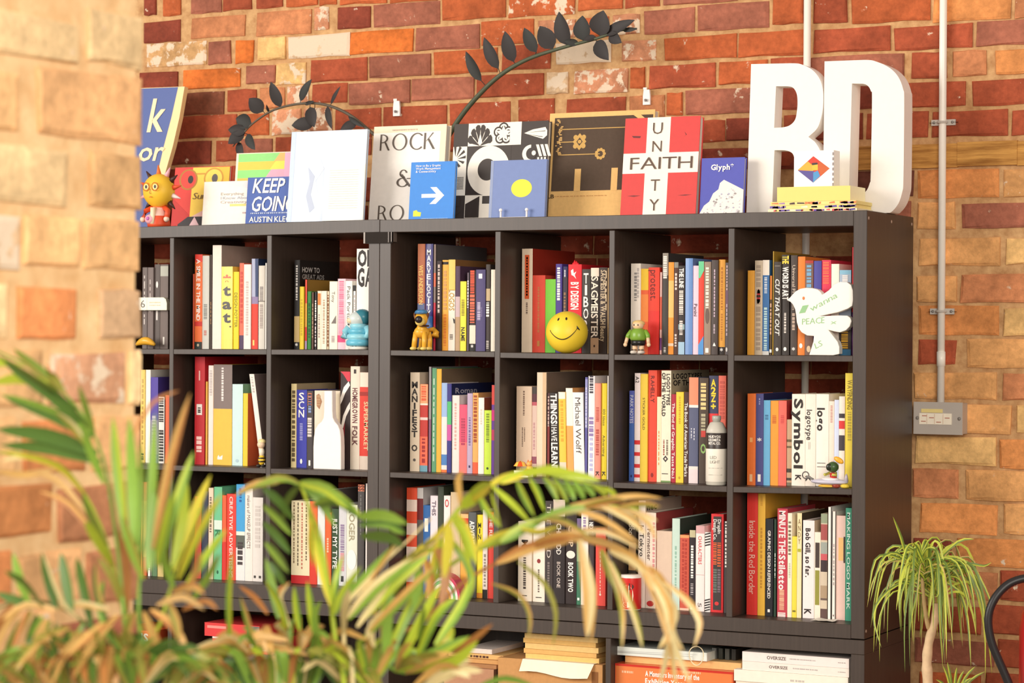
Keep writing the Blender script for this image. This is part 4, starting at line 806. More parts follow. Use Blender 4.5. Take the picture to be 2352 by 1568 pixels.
B('C3', 796, 820.4, 1159, (232, 232, 212), 'cream book with faint capitals', txt=[('ROGER', (170, 160, 130), .03, .45, .5, 'v', 1), ('1', (246, 244, 236), .55, .8, .9, 'o', 0)], bands=[(.95, 1, (236, 150, 160))])
B('C3', 821.6, 836.4, 1112.6, (78, 72, 70), 'dark book with an orange top', bands=[(.0, .065, (232, 136, 100))], txt=[('SS', (120, 60, 40), .005, .06, .8, 'v', 2), ('8', (120, 116, 112), .1, .5, .2, '-', 0)])
B('C3', 838.4, 844, 1110, (250, 240, 232), 'thin white booklet at the right end')
# ---- bottom row D
BA = [(i/9, (i+1)/9, (236, 84, 50) if i % 2 == 0 else (250, 226, 210)) for i in range(9)]
B('D3', 933.5, 957.5, 1120, (236, 84, 50), 'book in broad orange and white bands', bands=BA)
B('D3', 957.8, 971.5, 1120, (196, 190, 186), 'book half white, half dark red', bands=[(.1, .3, (110, 30, 30)), (.3, 1, (90, 84, 80))])
B('D3', 972, 987, 1160, (48, 104, 170), 'blue book with a white capital', txt=[('I', W_, .14, .3, .6, 's', 2)])
B('D3', 988, 1005, 1138, (238, 224, 228), 'pale lilac-white book', txt=[('THIS', (110, 96, 110), .05, .2, .5, 'v', 1)])
B('D3', 1005.3, 1018.6, 1117, (58, 66, 50), 'dark green-black book')
B('D3', 1019, 1033.5, 1138, (250, 236, 230), 'white book with a red letter O', txt=[('O', (206, 60, 60), .03, .12, .6, 's', 1), ('9', (190, 150, 130), .4, .9, .5, '-', 0)])
B('D3', 1034, 1057, 1130, (216, 190, 150), 'sand book behind the frond')
B('D3', 1057.6, 1075, 1180, (240, 190, 130), 'peach book with a red square', bands=[(.05, .12, (220, 50, 40)), (.5, 1, (240, 170, 70))], txt=[('4', (200, 60, 50), .2, .35, .4, '-', 0)])
B('D3', 1076, 1093, 1176, (90, 92, 92), 'dark grey book lettered ADVENT', txt=[('ADVENT', W_, .1, .38, .6, 'v', 2)])
B('D3', 1094, 1108.3, 1182, (246, 222, 50), 'yellow book lettered MIN', bands=[(.94, 1, (236, 150, 50))], txt=[('MIN', (60, 56, 24), .09, .3, .5, 's', 1)])
B('D3', 1108.6, 1119.6, 1170, (238, 226, 214), 'narrow white book with a black foot', bands=[(.9, 1, (34, 34, 30))], txt=[('8', (150, 140, 130), .5, .88, .4, '-', 0)])
B('D3', 1119.8, 1135, 1176, (232, 70, 56), 'red book with white lettering at the right end', txt=[('THE REAL', (250, 226, 220), .03, .4, .5, 'v', 1)])
# ---- bottom row E
B('E3', 1190, 1221.5, 1197, (246, 230, 208), 'wide cream book, leftmost', txt=[('M', K_, .23, .33, .42, 'v', 2), ('11', (80, 66, 60), .45, .85, .2, '-', 0), ('1', K_, .925, .935, .35, 'q', 0)])
B('E3', 1224.5, 1251.6, 1195, (250, 236, 216), 'cream book with a red dot', txt=[('1', (150, 50, 46), .47, .525, .3, 'o', 0), ('9', (110, 96, 88), .6, .88, .14, '-', 0), ('1', K_, .94, .95, .5, 'q', 0)])
B('E3', 1252, 1269.6, 1150, (66, 56, 54), 'dark book lettered THE WILD', txt=[('THE WILD', (220, 206, 196), .03, .56, .5, 'v', 0), ('10', (130, 116, 110), .6, .9, .3, '-', 0)])
B('E3', 1270, 1297.5, 1147, (44, 34, 34), 'black book lettered BOOK ONE', bands=[(0, .16, (214, 196, 176))], txt=[('CHIP KIDD', (236, 226, 216), .23, .53, .38, 'v', 1), ('BOOK ONE', (206, 190, 180), .6, .85, .28, 'v', 1)])
B('E3', 1298, 1324.3, 1160, (48, 34, 32), 'black book lettered BOOK TWO', txt=[('CHIP', (226, 200, 170), .2, .42, .4, 'v', 1), ('1', (240, 230, 216), .46, .54, .8, 'o', 0), ('BOOK TWO', W_, .58, .88, .42, 'v', 2)])
B('E3', 1324.6, 1334.5, 1190, (62, 120, 90), 'green book with a violet top', bands=[(0, .12, (120, 100, 140)), (.2, .5, (130, 170, 130))], txt=[('1', W_, .92, .95, .5, 'q', 0)])
B('E3', 1334.8, 1350.7, 1176.5, (248, 236, 222), 'cream white book right of the green one', txt=[('4', (150, 130, 170), .05, .2, .4, '-', 0)])
B('E3', 1351, 1364, 1195, (66, 54, 56), 'dark book lettered NEXT', txt=[('NEXT', W_, .02, .14, .7, 'v', 2)])
B('E3', 1368, 1391, 1213, (232, 76, 64), 'coral red book', txt=[('9', (246, 180, 160), .3, .85, .12, '-', 0), ('1', (250, 220, 200), .84, .87, .2, 'o', 0)])
# ---- bottom row F
B('F3', 1443.7, 1460.3, 1182, (64, 54, 44), 'dark book with a gold frame', bands=[(0, .04, (230, 190, 60)), (.3, .6, (190, 150, 100))], txt=[('MAKE', (220, 206, 186), .06, .16, .4, ('v', .15), 1), ('GOOD', (220, 206, 186), .06, .22, .4, ('v', -.25), 1)])
B('F3', 1466, 1482.4, 1149.5, (248, 232, 214), 'tall cream book lettered The Idea', txt=[('Je Tokyo', K_, .22, .52, .55, 'v', 1)], side=(206, 182, 162), depth=.25, sidetxt=[('nec', K_, .04, .3, .03, .09, 2)])
B('F3', 1482.8, 1506.5, 1177, (246, 228, 208), 'cream book lettered Fermenter', txt=[('Fermenter', (110, 84, 74), .17, .5, .34, ('v', -.15), 1), ('9', (226, 150, 150), .1, .6, .2, ('-', .3), 0), ('3', (206, 60, 60), .92, .98, .7, 'o', 0)], side=(170, 70, 66), depth=.26)
B('F3', 1507, 1543, 1219, (226, 198, 174), 'wide plain beige book')
B('F3', 1543.6, 1561.3, 1190.5, (204, 226, 212), 'pale teal book', txt=[('9', (150, 190, 170), .3, .8, .2, '-', 0)], side=(54, 66, 56), depth=.24)
B('F3', 1561.6, 1582.5, 1228, (208, 88, 66), 'brick red book with an orange top', bands=[(0, .04, (240, 160, 100)), (.97, 1, (246, 196, 170))], txt=[('12', (180, 60, 46), .06, .9, .2, ('-', -.15), 0), ('12', (180, 60, 46), .06, .9, .2, ('-', .15), 0)])
B('F3', 1583.6, 1597, 1217, (46, 36, 40), 'black book with white lettering', bands=[(0, .09, (200, 190, 150))], txt=[('11', W_, .19, .6, .45, '-', 0), ('4', (170, 160, 160), .66, .8, .5, '-', 0), ('1', W_, .92, .98, .5, 'q', 0)])
B('F3', 1598, 1617.7, 1207, (250, 234, 228), 'white book lettered CHARACTERS in red', bands=[(0, .09, (220, 170, 170))], txt=[('CHARACTERS', (214, 90, 90), .12, .45, .38, 'v', 1), ('5', (90, 80, 80), .9, .95, .4, 'v', 0)], prints=[((196, 150, 150), [(0, .57), (1, .57), (1, .574), (0, .574)])])
DI = []
for k in range(5): DI += [((40, 36, 36), [(0, .02+k*.035), (1, -.0+k*.035+.0), (1, .018+k*.035), (0, .035+k*.035)]), ((40, 36, 36), [(0, .85+k*.032), (1, .83+k*.032), (1, .846+k*.032), (0, .866+k*.032)])]
DI = [(c, [(a, min(max(t_, 0), 1)) for a, t_ in p]) for c, p in DI]
B('F3', 1619, 1631.8, 1222, (250, 240, 234), 'white book with black diagonal stripes', prints=DI)
B('F3', 1633, 1661.5, 1180, (226, 46, 50), 'red-framed dark book with two lines of white words', prints=[((66, 56, 54), [(.2, .025), (.84, .025), (.84, .975), (.2, .975)])], txt=[('Draplin', W_, .055, .2, .26, ('v', .18), 1), ('Design Co.', W_, .055, .27, .26, ('v', -.17), 1), ('8', (226, 100, 50), .29, .53, .3, ('-', -.16), 0), ('8', (226, 100, 50), .29, .54, .3, ('-', .18), 0), ('8', (110, 120, 110), .56, .8, .3, ('-', -.14), 0), ('8', (130, 110, 120), .56, .8, .25, ('-', .18), 0), ('1', (230, 60, 60), .89, .93, .35, 'o', 0)])
B('F3', 1663, 1678, 1197, (70, 60, 58), 'dark book at the right end with white lettering', txt=[('10', W_, .0, .5, .28, ('-', -.2), 0)])
# ---- bottom row G
B('G3', 1715.5, 1740.3, 1131, (228, 56, 48), 'tall red book lettered Inside the Red Border', txt=[('Inside the Red Border', (250, 210, 190), .23, .83, .55, 'v', 0)], depth=.28)
B('G3', 1740.6, 1757.5, 1133, (234, 180, 62), 'tall amber book', txt=[('7', (206, 150, 50), .02, .1, .3, '-', 0), ('12', (196, 140, 46), .28, .78, .25, '-', 0)], depth=.27)
B('G3', 1758, 1775.8, 1191, (32, 32, 38), 'black book lettered GRAPHIC DESIGN REFERENCED', txt=[('GRAPHIC DESIGN REFERENCED', W_, .12, .82, .36, 'v', 1), ('1', W_, .93, .96, .3, 'q', 0)])
B('G3', 1776, 1784.6, 1192, (34, 60, 42), 'narrow dark green book', txt=[('5', (200, 206, 200), .35, .6, .25, '-', 0)])
B('G3', 1785, 1808.6, 1167.5, (198, 64, 78), 'crimson book with white striped lettering', txt=[('MINUTE THE', (250, 230, 226), .02, .42, .6, 'v', 2), ('Stiletto', (250, 230, 226), .43, .75, .6, 'v', 2), ('12', (236, 190, 150), .75, .94, .5, '-', 0), ('3', W_, .96, 1, .8, '-', 0)])
B('G3', 1808.9, 1819, 1178, (250, 238, 212), 'pale yellow-white book', txt=[('6', (120, 110, 90), .08, .4, .6, '-', 0), ('6', (190, 200, 170), .48, .62, .4, '-', 0)])
B('G3', 1819.2, 1830.3, 1231.5, (242, 220, 72), 'short bright yellow book', txt=[('3', (60, 56, 30), .91, .93, .7, '-', 0)], side=(60, 50, 40))
B('G3', 1830.6, 1841.4, 1178, (250, 228, 178), 'pale straw book with thin stacked capitals', txt=[('ANDY', (120, 100, 60), .05, .3, .5, 's', 0), ('1', (180, 180, 50), .34, .37, .7, 'q', 0)], side=(70, 56, 44))
B('G3', 1844, 1870.4, 1194.6, (250, 234, 230), 'white book with heavy dark words and a K', txt=[('Bob Gill, so far.', K_, .08, .58, .4, ('v', -.05), 2), ('K', K_, .905, .96, .55, ('v', -.05), 2)], side=(206, 184, 156))
B('G3', 1870.7, 1884.7, 1221.7, (248, 234, 214), 'white book with black and olive panels', prints=[((70, 56, 50), [(.15, .12), (.85, .12), (.85, .41), (.15, .41)]), ((150, 146, 60), [(.15, .44), (.85, .44), (.85, .84), (.15, .84)])])
B('G3', 1885, 1900.2, 1179.4, (214, 196, 170), 'book in many coloured bands', bands=[(0, .09, (150, 160, 130)), (.1, .25, (170, 84, 80)), (.27, .38, (160, 166, 156)), (.38, .44, (206, 90, 96)), (.44, .55, (60, 46, 46)), (.68, .8, (176, 150, 120)), (.8, .82, (110, 90, 80)), (.9, 1, (96, 70, 66))])
B('G3', 1900.4, 1909.8, 1164, (250, 240, 230), 'tall narrow white book', depth=.26)
B('G3', 1910, 1920.2, 1174, (248, 234, 222), 'narrow white book beside the pink-beige one', txt=[('8', (180, 170, 166), .3, .7, .3, '-', 0), ('1', (120, 110, 110), .95, .97, .3, 'o', 0)])
B('G3', 1920.4, 1941.6, 1183.8, (236, 200, 186), 'pink-beige book with an orange patch', prints=[((240, 190, 120), [(.25, .21), (.8, .21), (.8, .43), (.25, .43)]), ((60, 50, 46), [(.82, .2), (1, .2), (1, .45), (.82, .45)])])
B('G3', 1942, 1960, 1166.4, (62, 150, 120), 'teal green book at the right end', txt=[('MAKING LOGO MARK', (220, 240, 226), .04, .9, .4, ('v', -.1), 1)])
# ================================================================== things standing on top of the bookcases
def topz(X): return tt(X) if X < LX[0] else topz_l+(topz_r-topz_l)*(X-XS_R[0])/(XS_R[8]-XS_R[0])
SERIF = {}
def cover(name, label, cat, x0, x1, yt, Y, lean, thick, col, prints=(), texts=(), edge=None, mat_='matte', polys=None, pages=True, extra=None):
    """a book or board leaning back: px of its foot left and right, px of its top (at mid width), distance from the front edge of the case"""
    yb = 500
    X0 = atY(x0, yb, Y)[0]; X1 = atY(x1, yb, Y)[0]; xc = (X0+X1)/2; W = X1-X0
    zf = max(topz(X0-(W*.6 if polys else 0)), topz(X1))+.0006
    # height so that the leaning top edge lands on yt
    H = .2; ca, sa = math.cos(lean), math.sin(lean)
    zt0 = 0
    for _ in range(8):
        zt0 = atY((x0+x1)/2+10, yt, Y+H*sa)[1]; H = (zt0-zf)/ca
    o = None
    e = lin(edge or (240, 226, 206))
    mb = MB()
    if polys: mb.prism([[(-W/2+a*W, H*(1-t_)) for a, t_ in polys]], 0, thick, lin(col))
    elif thick > .006:
        mb.box(-W/2, W/2, 0, .0022, 0, H, lin(col)); mb.box(-W/2, W/2, thick-.0022, thick, 0, H, lin(col)); mb.box(-W/2, -W/2+.0022, .0022, thick-.0022, 0, H, lin(col))
    else: mb.box(-W/2, W/2, 0, thick, 0, H, lin(col))
    o = mb.build(name, mat_); o.location = (xc, Y+.0003, zf); o.rotation_euler = (-lean, 0, 0)
    tag(o, uniq(label), cat)
    if not polys and thick > .006:
        pg = MB(); pg.box(-W/2+.0022, W/2-.003, .0022, thick-.0022, .002, H-.003, e); pg.build('pages', 'pages', o)
    def P(a, t_, lay=1): return (-W/2+a*W, -.0003*lay, H*(1-t_))
    if prints:
        pb = MB()
        for k, (c, pts) in enumerate(prints): pb.poly([P(a, t_, 1+k*.08) for a, t_ in pts], lin(c))
        pb.build('cover_print', mat_, o)
    if texts:
        for s_, c, a0, a1, t0, t1, wt, md in texts:
            cc = lin(c); tb = MB()
            if md == '-': put_bars(tb, cc, lambda a, b_: P(a0+(a1-a0)*a, t1-b_*(t1-t0), 7), int(s_))
            elif md == 'b': ROMAN(tb, s_, cc, lambda a, b_: P(a0+(a1-a0)*a, t1-b_*(t1-t0), 7))
            else: put_text(tb, s_, cc, lambda a, b_: P(a0+(a1-a0)*a, t1-b_*(t1-t0), 7), wt, .2 if md == 'i' else 0)
            tb.build('lettering' if md == '-' else 'cover_title', mat_, o)
    if extra: extra(o, P, W, H)
    return o
def ring(cx, cy, rx, ry, n=28, a0=0, a1=6.2832): return [(cx+rx*math.cos(a0+(a1-a0)*i/n), cy-ry*math.sin(a0+(a1-a0)*i/n)) for i in range(n+(0 if a1-a0 > 6.28 else 1))]
def rect(a0, t0, a1, t1): return [(a0, t0), (a1, t0), (a1, t1), (a0, t1)]
def ROMAN(mb, s_, col, fn):
    """thick-and-thin capitals for the ROCK cover, drawn in a 0..1 box each"""
    def arc(cx, cy, ro, rio, ri, rii, a0, a1, n=22): 
        for i in range(n):
            p, q = a0+(a1-a0)*i/n, a0+(a1-a0)*(i+1)/n
            yield [(cx+ro*math.cos(p), cy+rio*math.sin(p)), (cx+ro*math.cos(q), cy+rio*math.sin(q)), (cx+ri*math.cos(q), cy+rii*math.sin(q)), (cx+ri*math.cos(p), cy+rii*math.sin(p))]
    G = {'R': (.66, [[(.0, 0), (.11, 0), (.11, 1), (.0, 1)], [(.30, .48), (.40, .52), (.68, 0), (.55, 0)]]+list(arc(.11, .73, .42, .27, .30, .22, -1.57, 1.57))),
         'O': (1.0, list(arc(.5, .5, .5, .52, .38, .47, 0, 6.2832, 36))),
         'C': (.8, list(arc(.5, .5, .5, .52, .38, .46, .75, 5.53, 30))),
         'K': (.7, [[(.0, 0), (.11, 0), (.11, 1), (.0, 1)], [(.11, .46), (.19, .52), (.62, 1), (.54, 1)], [(.24, .58), (.33, .66), (.74, 0), (.60, 0)]]),
         '&': (.85, list(arc(.36, .77, .22, .23, .13, .18, .2, 5.2, 22))+list(arc(.34, .26, .34, .27, .22, .22, 1.2, 5.9, 26))+[[(.18, .70), (.31, .74), (.84, .0), (.70, .0)], [(.56, .50), (.78, .50), (.78, .45), (.56, .45)]])}
    Wd = sum(G[c][0] for c in s_)+.16*(len(s_)-1); x = 0
    for c in s_:
        w_, ps = G[c]
        for p in ps: mb.poly([fn((x+a)/Wd, b_) for a, b_ in p], col)
        x += w_+.16
# ---- left part of the top, from the pier to the double post
cover('sign', 'blue pennant-shaped sign with cream lettering and edge beside the pier', 'sign', 262, 384, 200, .30, .10, .02, (250, 220, 160), edge=(60, 50, 44),
      polys=[(-.6, 0), (1.15, .01), (1.09, .22), (1.0, .42), (.88, .62), (.78, 1), (-.6, 1)],
      prints=[((74, 94, 158), [(-.58, .005), (1.03, .012), (.94, .22), (.83, .42), (.74, .62), (.64, .98), (-.58, .98)])],
      texts=[('k', (250, 228, 180), .50, .80, .09, .31, 1, 'i'), ('or', (250, 228, 180), .36, .82, .38, .51, 1, 'i')], mat_='paint')
cover('book', 'red and yellow book with round spectacles on its cover', 'book', 392, 518, 383, .22, .12, .014, (220, 60, 50),
      prints=[((246, 206, 76), rect(.33, .01, .99, .8)), ((238, 190, 60), rect(.8, .01, 1, .5)), ((240, 190, 180), [(.36, .8), (.99, .5), (.99, .8)]), ((50, 42, 44), rect(.12, .8, .99, 1)), ((236, 196, 200), [(.3, 1), (.42, .8), (.55, 1)]), ((200, 46, 40), [(0, .5), (.33, .78), (0, 1)]),
              ((176, 120, 40), ring(.62-.36, .2, .17, .17)), ((226, 66, 50), ring(.26, .2, .14, .145)), ((40, 36, 34), ring(.3, .2, .05, .065)),
              ((206, 150, 50), ring(.72, .19, .18, .17)), ((248, 212, 90), ring(.72, .19, .15, .145)), ((90, 84, 84), ring(.74, .19, .055, .07)), ((206, 150, 50), rect(.4, .1, .56, .125))],
      texts=[('Sun', (110, 76, 40), .36, .6, .42, .52, 0, 'i')])
cover('book', 'white book with small grey lettering and a yellow line', 'book', 463, 576, 416, .14, .10, .016, (250, 242, 230),
      prints=[((244, 220, 130), rect(.55, .505, .88, .555)), ((246, 226, 226), [(.3, 0), (1, 0), (1, .2)])],
      texts=[('Everything', (176, 168, 160), .36, .82, .25, .31, 0, ''), ('I Know About', (170, 176, 190), .36, .96, .34, .40, 0, ''), ('Creativity', (190, 176, 170), .36, .9, .43, .49, 0, ''), ('6', (200, 170, 170), .82, .98, .68, .72, 0, '-')])
ST = []
for k in range(9):
    c1 = [(150, 222, 130), (246, 206, 80), (150, 226, 130), (246, 196, 90), (176, 226, 120), (246, 210, 90), (160, 226, 120), (246, 190, 100), (170, 220, 120)][k]
    c2 = [(246, 190, 110), (246, 230, 90), (236, 176, 196), (250, 226, 100), (240, 170, 200), (246, 220, 90), (240, 180, 190), (246, 226, 100), (240, 180, 200)][k]
    t0, t1 = .01+k*.11, .01+(k+1)*.11
    xs_ = .78-.07*k
    ST += [(c1, [(.04, t0), (xs_, t0), (xs_-.1, t1), (.04, t1)]), (c2, [(xs_, t0), (.88, t0), (.88, t1), (xs_-.1, t1)])]
ST.append(((242, 180, 206), rect(.87, .01, 1, 1)))
cover('book', 'book with diagonal green, yellow and pink stripes on its cover', 'book', 533, 662, 350, .22, .10, .016, (250, 236, 210), prints=ST)
cover('book', 'blue book lettered KEEP GOING with a yellow sun', 'book', 563, 680, 406, .095, .10, .014, (70, 98, 172),
      prints=[((244, 196, 70), ring(.92, .19, .11, .12))],
      texts=[('KEEP', (250, 246, 236), .11, .72, .04, .33, 1, 'i'), ('GOING', (250, 246, 236), .1, .94, .42, .72, 1, 'i'), ('16', (200, 210, 230), .1, .95, .745, .775, 0, '-'), ('AUSTIN KLEON', (250, 246, 236), .08, 1.0, .84, .95, 1, '')])
cover('picture', 'large pale iridescent board with faint relief lines', 'picture', 658, 832, 300, .045, .10, .012, (196, 208, 226),
      prints=[((184, 200, 226), rect(0, 0, .06, 1)), ((246, 247, 250), [(.5, .02), (.96, .02), (.98, .4), (.9, .98), (.5, .98), (.42, .7), (.6, .4)]), ((168, 178, 200), [(.25, .4), (.34, .5), (.3, .7), (.36, .85), (.3, .9), (.24, .72), (.28, .56)]), ((216, 222, 234), [(.12, .2), (.3, .22), (.32, .235), (.12, .215)]), ((214, 222, 232), [(.4, .3), (.46, .42), (.36, .55), (.4, .7), (.34, .6), (.42, .42)])], mat_='gloss')
cover('letter', 'sheet of cream paper with fine lines in front of the iridescent board', 'paper', 740, 833, 377, .022, .08, .003, (252, 247, 236),
      texts=[('22', (214, 206, 196), .14, .86, .10+k*.042, .108+k*.042, 0, '-') for k in range(17)], prints=[((248, 240, 226), rect(.94, .02, 1, 1))])
# ---- right part of the top
cover('book', 'large cream book lettered ROCK with an ampersand', 'book', 846, 1013, 288, .13, .11, .03, (250, 226, 196),
      prints=[((252, 244, 234), rect(.0, .07, .925, 1))],
      texts=[('ROCK', (96, 84, 74), .1, .85, .085, .255, 0, 'b'), ('&', (96, 84, 74), .36, .57, .46, .64, 0, 'b'), ('RO', (96, 84, 74), .13, .49, .83, .99, 0, 'b'), ('8', (200, 180, 160), .26, .62, .035, .05, 0, '-')])
cover('book', 'bright blue book with a white arrow pointing right', 'book', 938, 1040, 371, .055, .09, .012, (62, 138, 222),
      prints=[(W_, [(.27, .555), (.6, .555), (.46, .44), (.60, .44), (.78, .585), (.60, .73), (.46, .73), (.6, .62), (.27, .62)]), ((226, 226, 60), [(.1, .845), (.18, .83), (.2, .86), (.28, .87), (.27, .94), (.1, .94)])],
      texts=[('How to Be a Graphic', W_, .12, .68, .05, .085, 1, ''), ('Work Management', W_, .12, .68, .1, .135, 1, ''), ('& Connectivity', W_, .12, .58, .15, .185, 1, ''), ('20', (190, 214, 240), .3, .9, .975, .985, 0, '-')])
BK, WC = (62, 52, 46), (252, 242, 226)
pp = [(BK, rect(0, 0, .155, .22)), (WC, rect(.155, 0, .56, .235)), (WC, rect(.56, 0, .72, .235)), (BK, rect(.735, .0, 1, .235)), (BK, rect(.155, .24, .62, .735)), (WC, rect(.0, .235, .15, .74)), (BK, rect(.63, .24, .74, .41)), (BK, rect(.74, .24, 1, .41))]
for k in range(6):                                       # fan of petals
    an = math.radians(158-27.2*k); cx, cy = .285, .235
    L0, w0 = (.2, .062)
    tip = (cx+L0*1.0*math.cos(an)*.62, cy-L0*math.sin(an)); pp.append((BK, [(cx, cy)]+[(cx+math.cos(an+d)*r_*.62, cy-math.sin(an+d)*r_) for d, r_ in ((.2, .14), (.24, .18), (.17, .215), (0, .225), (-.17, .215), (-.24, .18), (-.2, .14))]))
pp += [(WC, [(.285, .235), (.262, .2), (.285, .1), (.308, .2)])]
def star(cx, cy, r1, r2, n=5, ph=1.57): return [(cx+(r1 if i % 2 == 0 else r2)*math.cos(ph+i*math.pi/n), cy-(r1 if i % 2 == 0 else r2)*math.sin(ph+i*math.pi/n)*1.03) for i in range(2*n)]
for i in range(5):
    an = 1.57+i*6.2832/5; cx, cy = .53+.055*math.cos(an), .115-.06*math.sin(an)
    pp += [(BK, ring(cx, cy, .052, .055, 18)), (WC, ring(cx, cy, .036, .038, 18)), (BK, ring(cx, cy, .02, .022, 12))]
pp += [(WC, star(.53, .115, .085, .036)), (WC, rect(.6, .0, .72, .235))]
pp += [(WC, [(.75, .12), (.84, .085), (.97, .065), (.99, .1), (.99, .15), (.95, .185), (.84, .15)]), (BK, [(.76, .118), (.97, .1), (.97, .107)]), (BK, [(.76, .128), (.95, .16), (.94, .166)])]
pp += [(WC, ring(.39, .49, .225, .255, 40)), (BK, ring(.375, .48, .1, .113, 32))]
for k in range(7): an = math.radians(95-32*k); pp.append((BK, [(.03+.02*math.cos(an), .36-.02*math.sin(an)), (.03+.11*math.cos(an+.13), .34-.115*math.sin(an+.13)), (.03+.11*math.cos(an-.13), .34-.115*math.sin(an-.13))]))
pp += [(WC, ring(.83, .33, .09, .09, 24, 1.57, 4.71)), (BK, ring(.835, .33, .055, .06)), (WC, ring(.86, .325, .022, .025, 14))]
for k in range(3): pp.append((WC, [(.88+k*.045, .24), (.91+k*.045, .24), (.95+k*.045, .36), (.92+k*.045, .36)]))
for k in range(3): pp.append((WC, rect(.9+k*.035, .37, .92+k*.035, .41)))
for k in range(11): pp.append((BK, rect(.06, .55+k*.012, .13, .555+k*.012)))
pp += [(WC, rect(.155, .74, .62, 1)), (BK, [(.16, .97), (.16, .83), (.31, .75), (.31, .97)]), (BK, [(.34, .75), (.5, .75), (.58, .83), (.34, .83)]), (BK, [(.46, .86), (.62, .86), (.62, 1), (.5, 1), (.5, .98), (.46, .98)]), (BK, rect(.16, .985, .44, 1)), (BK, rect(0, .74, .1, .85)), (BK, [(0, .86), (.12, .9), (.0, .99)]), (WC, [(.5, 1), (.57, .9), (.62, .9), (.62, 1)])]
cover('book', 'black and white book covered in geometric emblems', 'book', 1033, 1250, 281, .15, .09, .022, BK, prints=pp, edge=(240, 226, 206))
def stand(o, P, W, H):
    L = o.location; t = empty('display_stand', (L.x, L.y, L.z), 'wire book stand with two white pegs holding the dusty blue book', 'stand')
    for a in (.255, .72):
        x = -W/2+a*W; mb = MB(); mb.tube([(x, -.012, .001), (x, -.012, .020)], .0028, 8, lin((246, 238, 236))); mb.ell((x, -.012, .022), (.0052, .0052, .0052), lin((250, 246, 246)), 10, 6); mb.build('peg', 'metal', t)
    mb = MB(); mb.tube([(-W*.245, -.012, .0012), (W*.22, -.012, .0012)], .0012, 6, lin((240, 232, 230))); mb.build('rail', 'metal', t)
cover('book', 'dusty blue book with a yellow circle on two white pegs', 'book', 1122, 1250, 367, .05, .09, .012, (118, 136, 186), prints=[((244, 228, 60), ring(.57, .49, .185, .155, 36)), ((146, 158, 190), rect(0, 0, .05, 1))], extra=stand)
KR, DK, GD = (236, 190, 122), (88, 72, 60), (206, 164, 96)
pk = [(DK, rect(.05, .045, .985, .735)), (KR, [(.8, .045), (.87, .045), (.96, .12), (.92, .13)])]
for t_, a1 in ((.155, .9), (.275, .26), (.395, .5)): pk.append((GD, rect(.1, t_-.004, a1, t_+.004)))
pk += [(GD, [(.3, .195), (.365, .275), (.3, .355), (.235, .275)]), (DK, [(.3, .235), (.33, .275), (.3, .315), (.27, .275)]), (GD, ring(.3, .275, .018, .018, 10))]
for k in range(4): an = .785+k*1.5708; pk.append((GD, ring(.3+.055*math.cos(an), .275-.058*math.sin(an), .022, .024, 10)))
for k in range(9): an = k*.698; pk.append((GD, ring(.505+.038*math.cos(an), .395-.04*math.sin(an), .015, .016, 9)))
pk += [(KR, rect(.27, .53, .33, .74)), (KR, rect(.62, .53, .68, .74)), (KR, rect(.84, .395-.1, .95, .395-.06)), (KR, rect(.84, .72, .96, .735))]
rr = random.Random(3)
for k in range(26): x, y = .06+rr.random()*.055, .06+k*.0128; pk.append((KR, rect(x, y, x+rr.uniform(.012, .035), y+.009)))
cover('board_game', 'kraft and dark brown board with gold ornaments and two pale stripes', 'board', 1250, 1492, 256, .18, .11, .03, KR, prints=pk, texts=[('LB', (70, 54, 40), .02, .085, .765, .8, 1, ''), ('14', (196, 146, 90), .09, .6, .78, .787, 0, '-')], mat_='card', edge=(220, 170, 104))
RD = (216, 66, 62)
cover('book', 'red book with a white cross lettered UNITY and FAITH', 'book', 1424, 1597, 269, .10, .12, .026, RD,
      prints=[(WC, rect(.3, 0, .61, 1)), (WC, rect(0, .36, 1, .565)), ((110, 40, 40), [(.1, .18), (.22, .185), (.21, .205), (.12, .2)]), ((110, 40, 40), [(.8, .155), (.83, .185), (.79, .21), (.82, .19)]), ((120, 46, 46), [(.08, .79), (.17, .785), (.26, .79), (.17, .8)]), ((120, 46, 46), [(.75, .795), (.85, .788), (.94, .79), (.85, .8)])],
      texts=[('U', (96, 74, 60), .38, .51, .055, .17, 0, ''), ('N', (96, 74, 60), .385, .51, .24, .35, 0, ''), ('FAITH', (96, 74, 60), .1, .93, .405, .525, 0, ''), ('T', (96, 74, 60), .39, .51, .63, .745, 0, ''), ('Y', (96, 74, 60), .385, .515, .83, .945, 0, '')], edge=(240, 220, 200))
ip = [((240, 232, 226), [(0, .97), (.1, .83), (.22, .76), (.3, .62), (.42, .55), (.45, .44), (.54, .385), (1.0, .565), (1, 1), (0, 1)])]
for k in range(70):
    x = rr.uniform(.08, .95); lo = .97-.9*x if x < .5 else .40+.35*(x-.5); y = rr.uniform(max(lo+.05, .47), .98); s_ = rr.uniform(.015, .035)
    ip.append((rr.choice(((206, 200, 206), (180, 178, 200), (250, 244, 236), (160, 150, 150))), [(x, y), (x+s_, y+s_*.6), (x, y+s_*1.2), (x-s_, y+s_*.6)]))
cover('book', 'violet-blue book lettered Glyph with a white block drawing', 'book', 1606, 1705, 362, .11, .10, .016, (84, 88, 180), prints=ip, texts=[('Glyph*', W_, .23, .76, .12, .21, 2, '')])
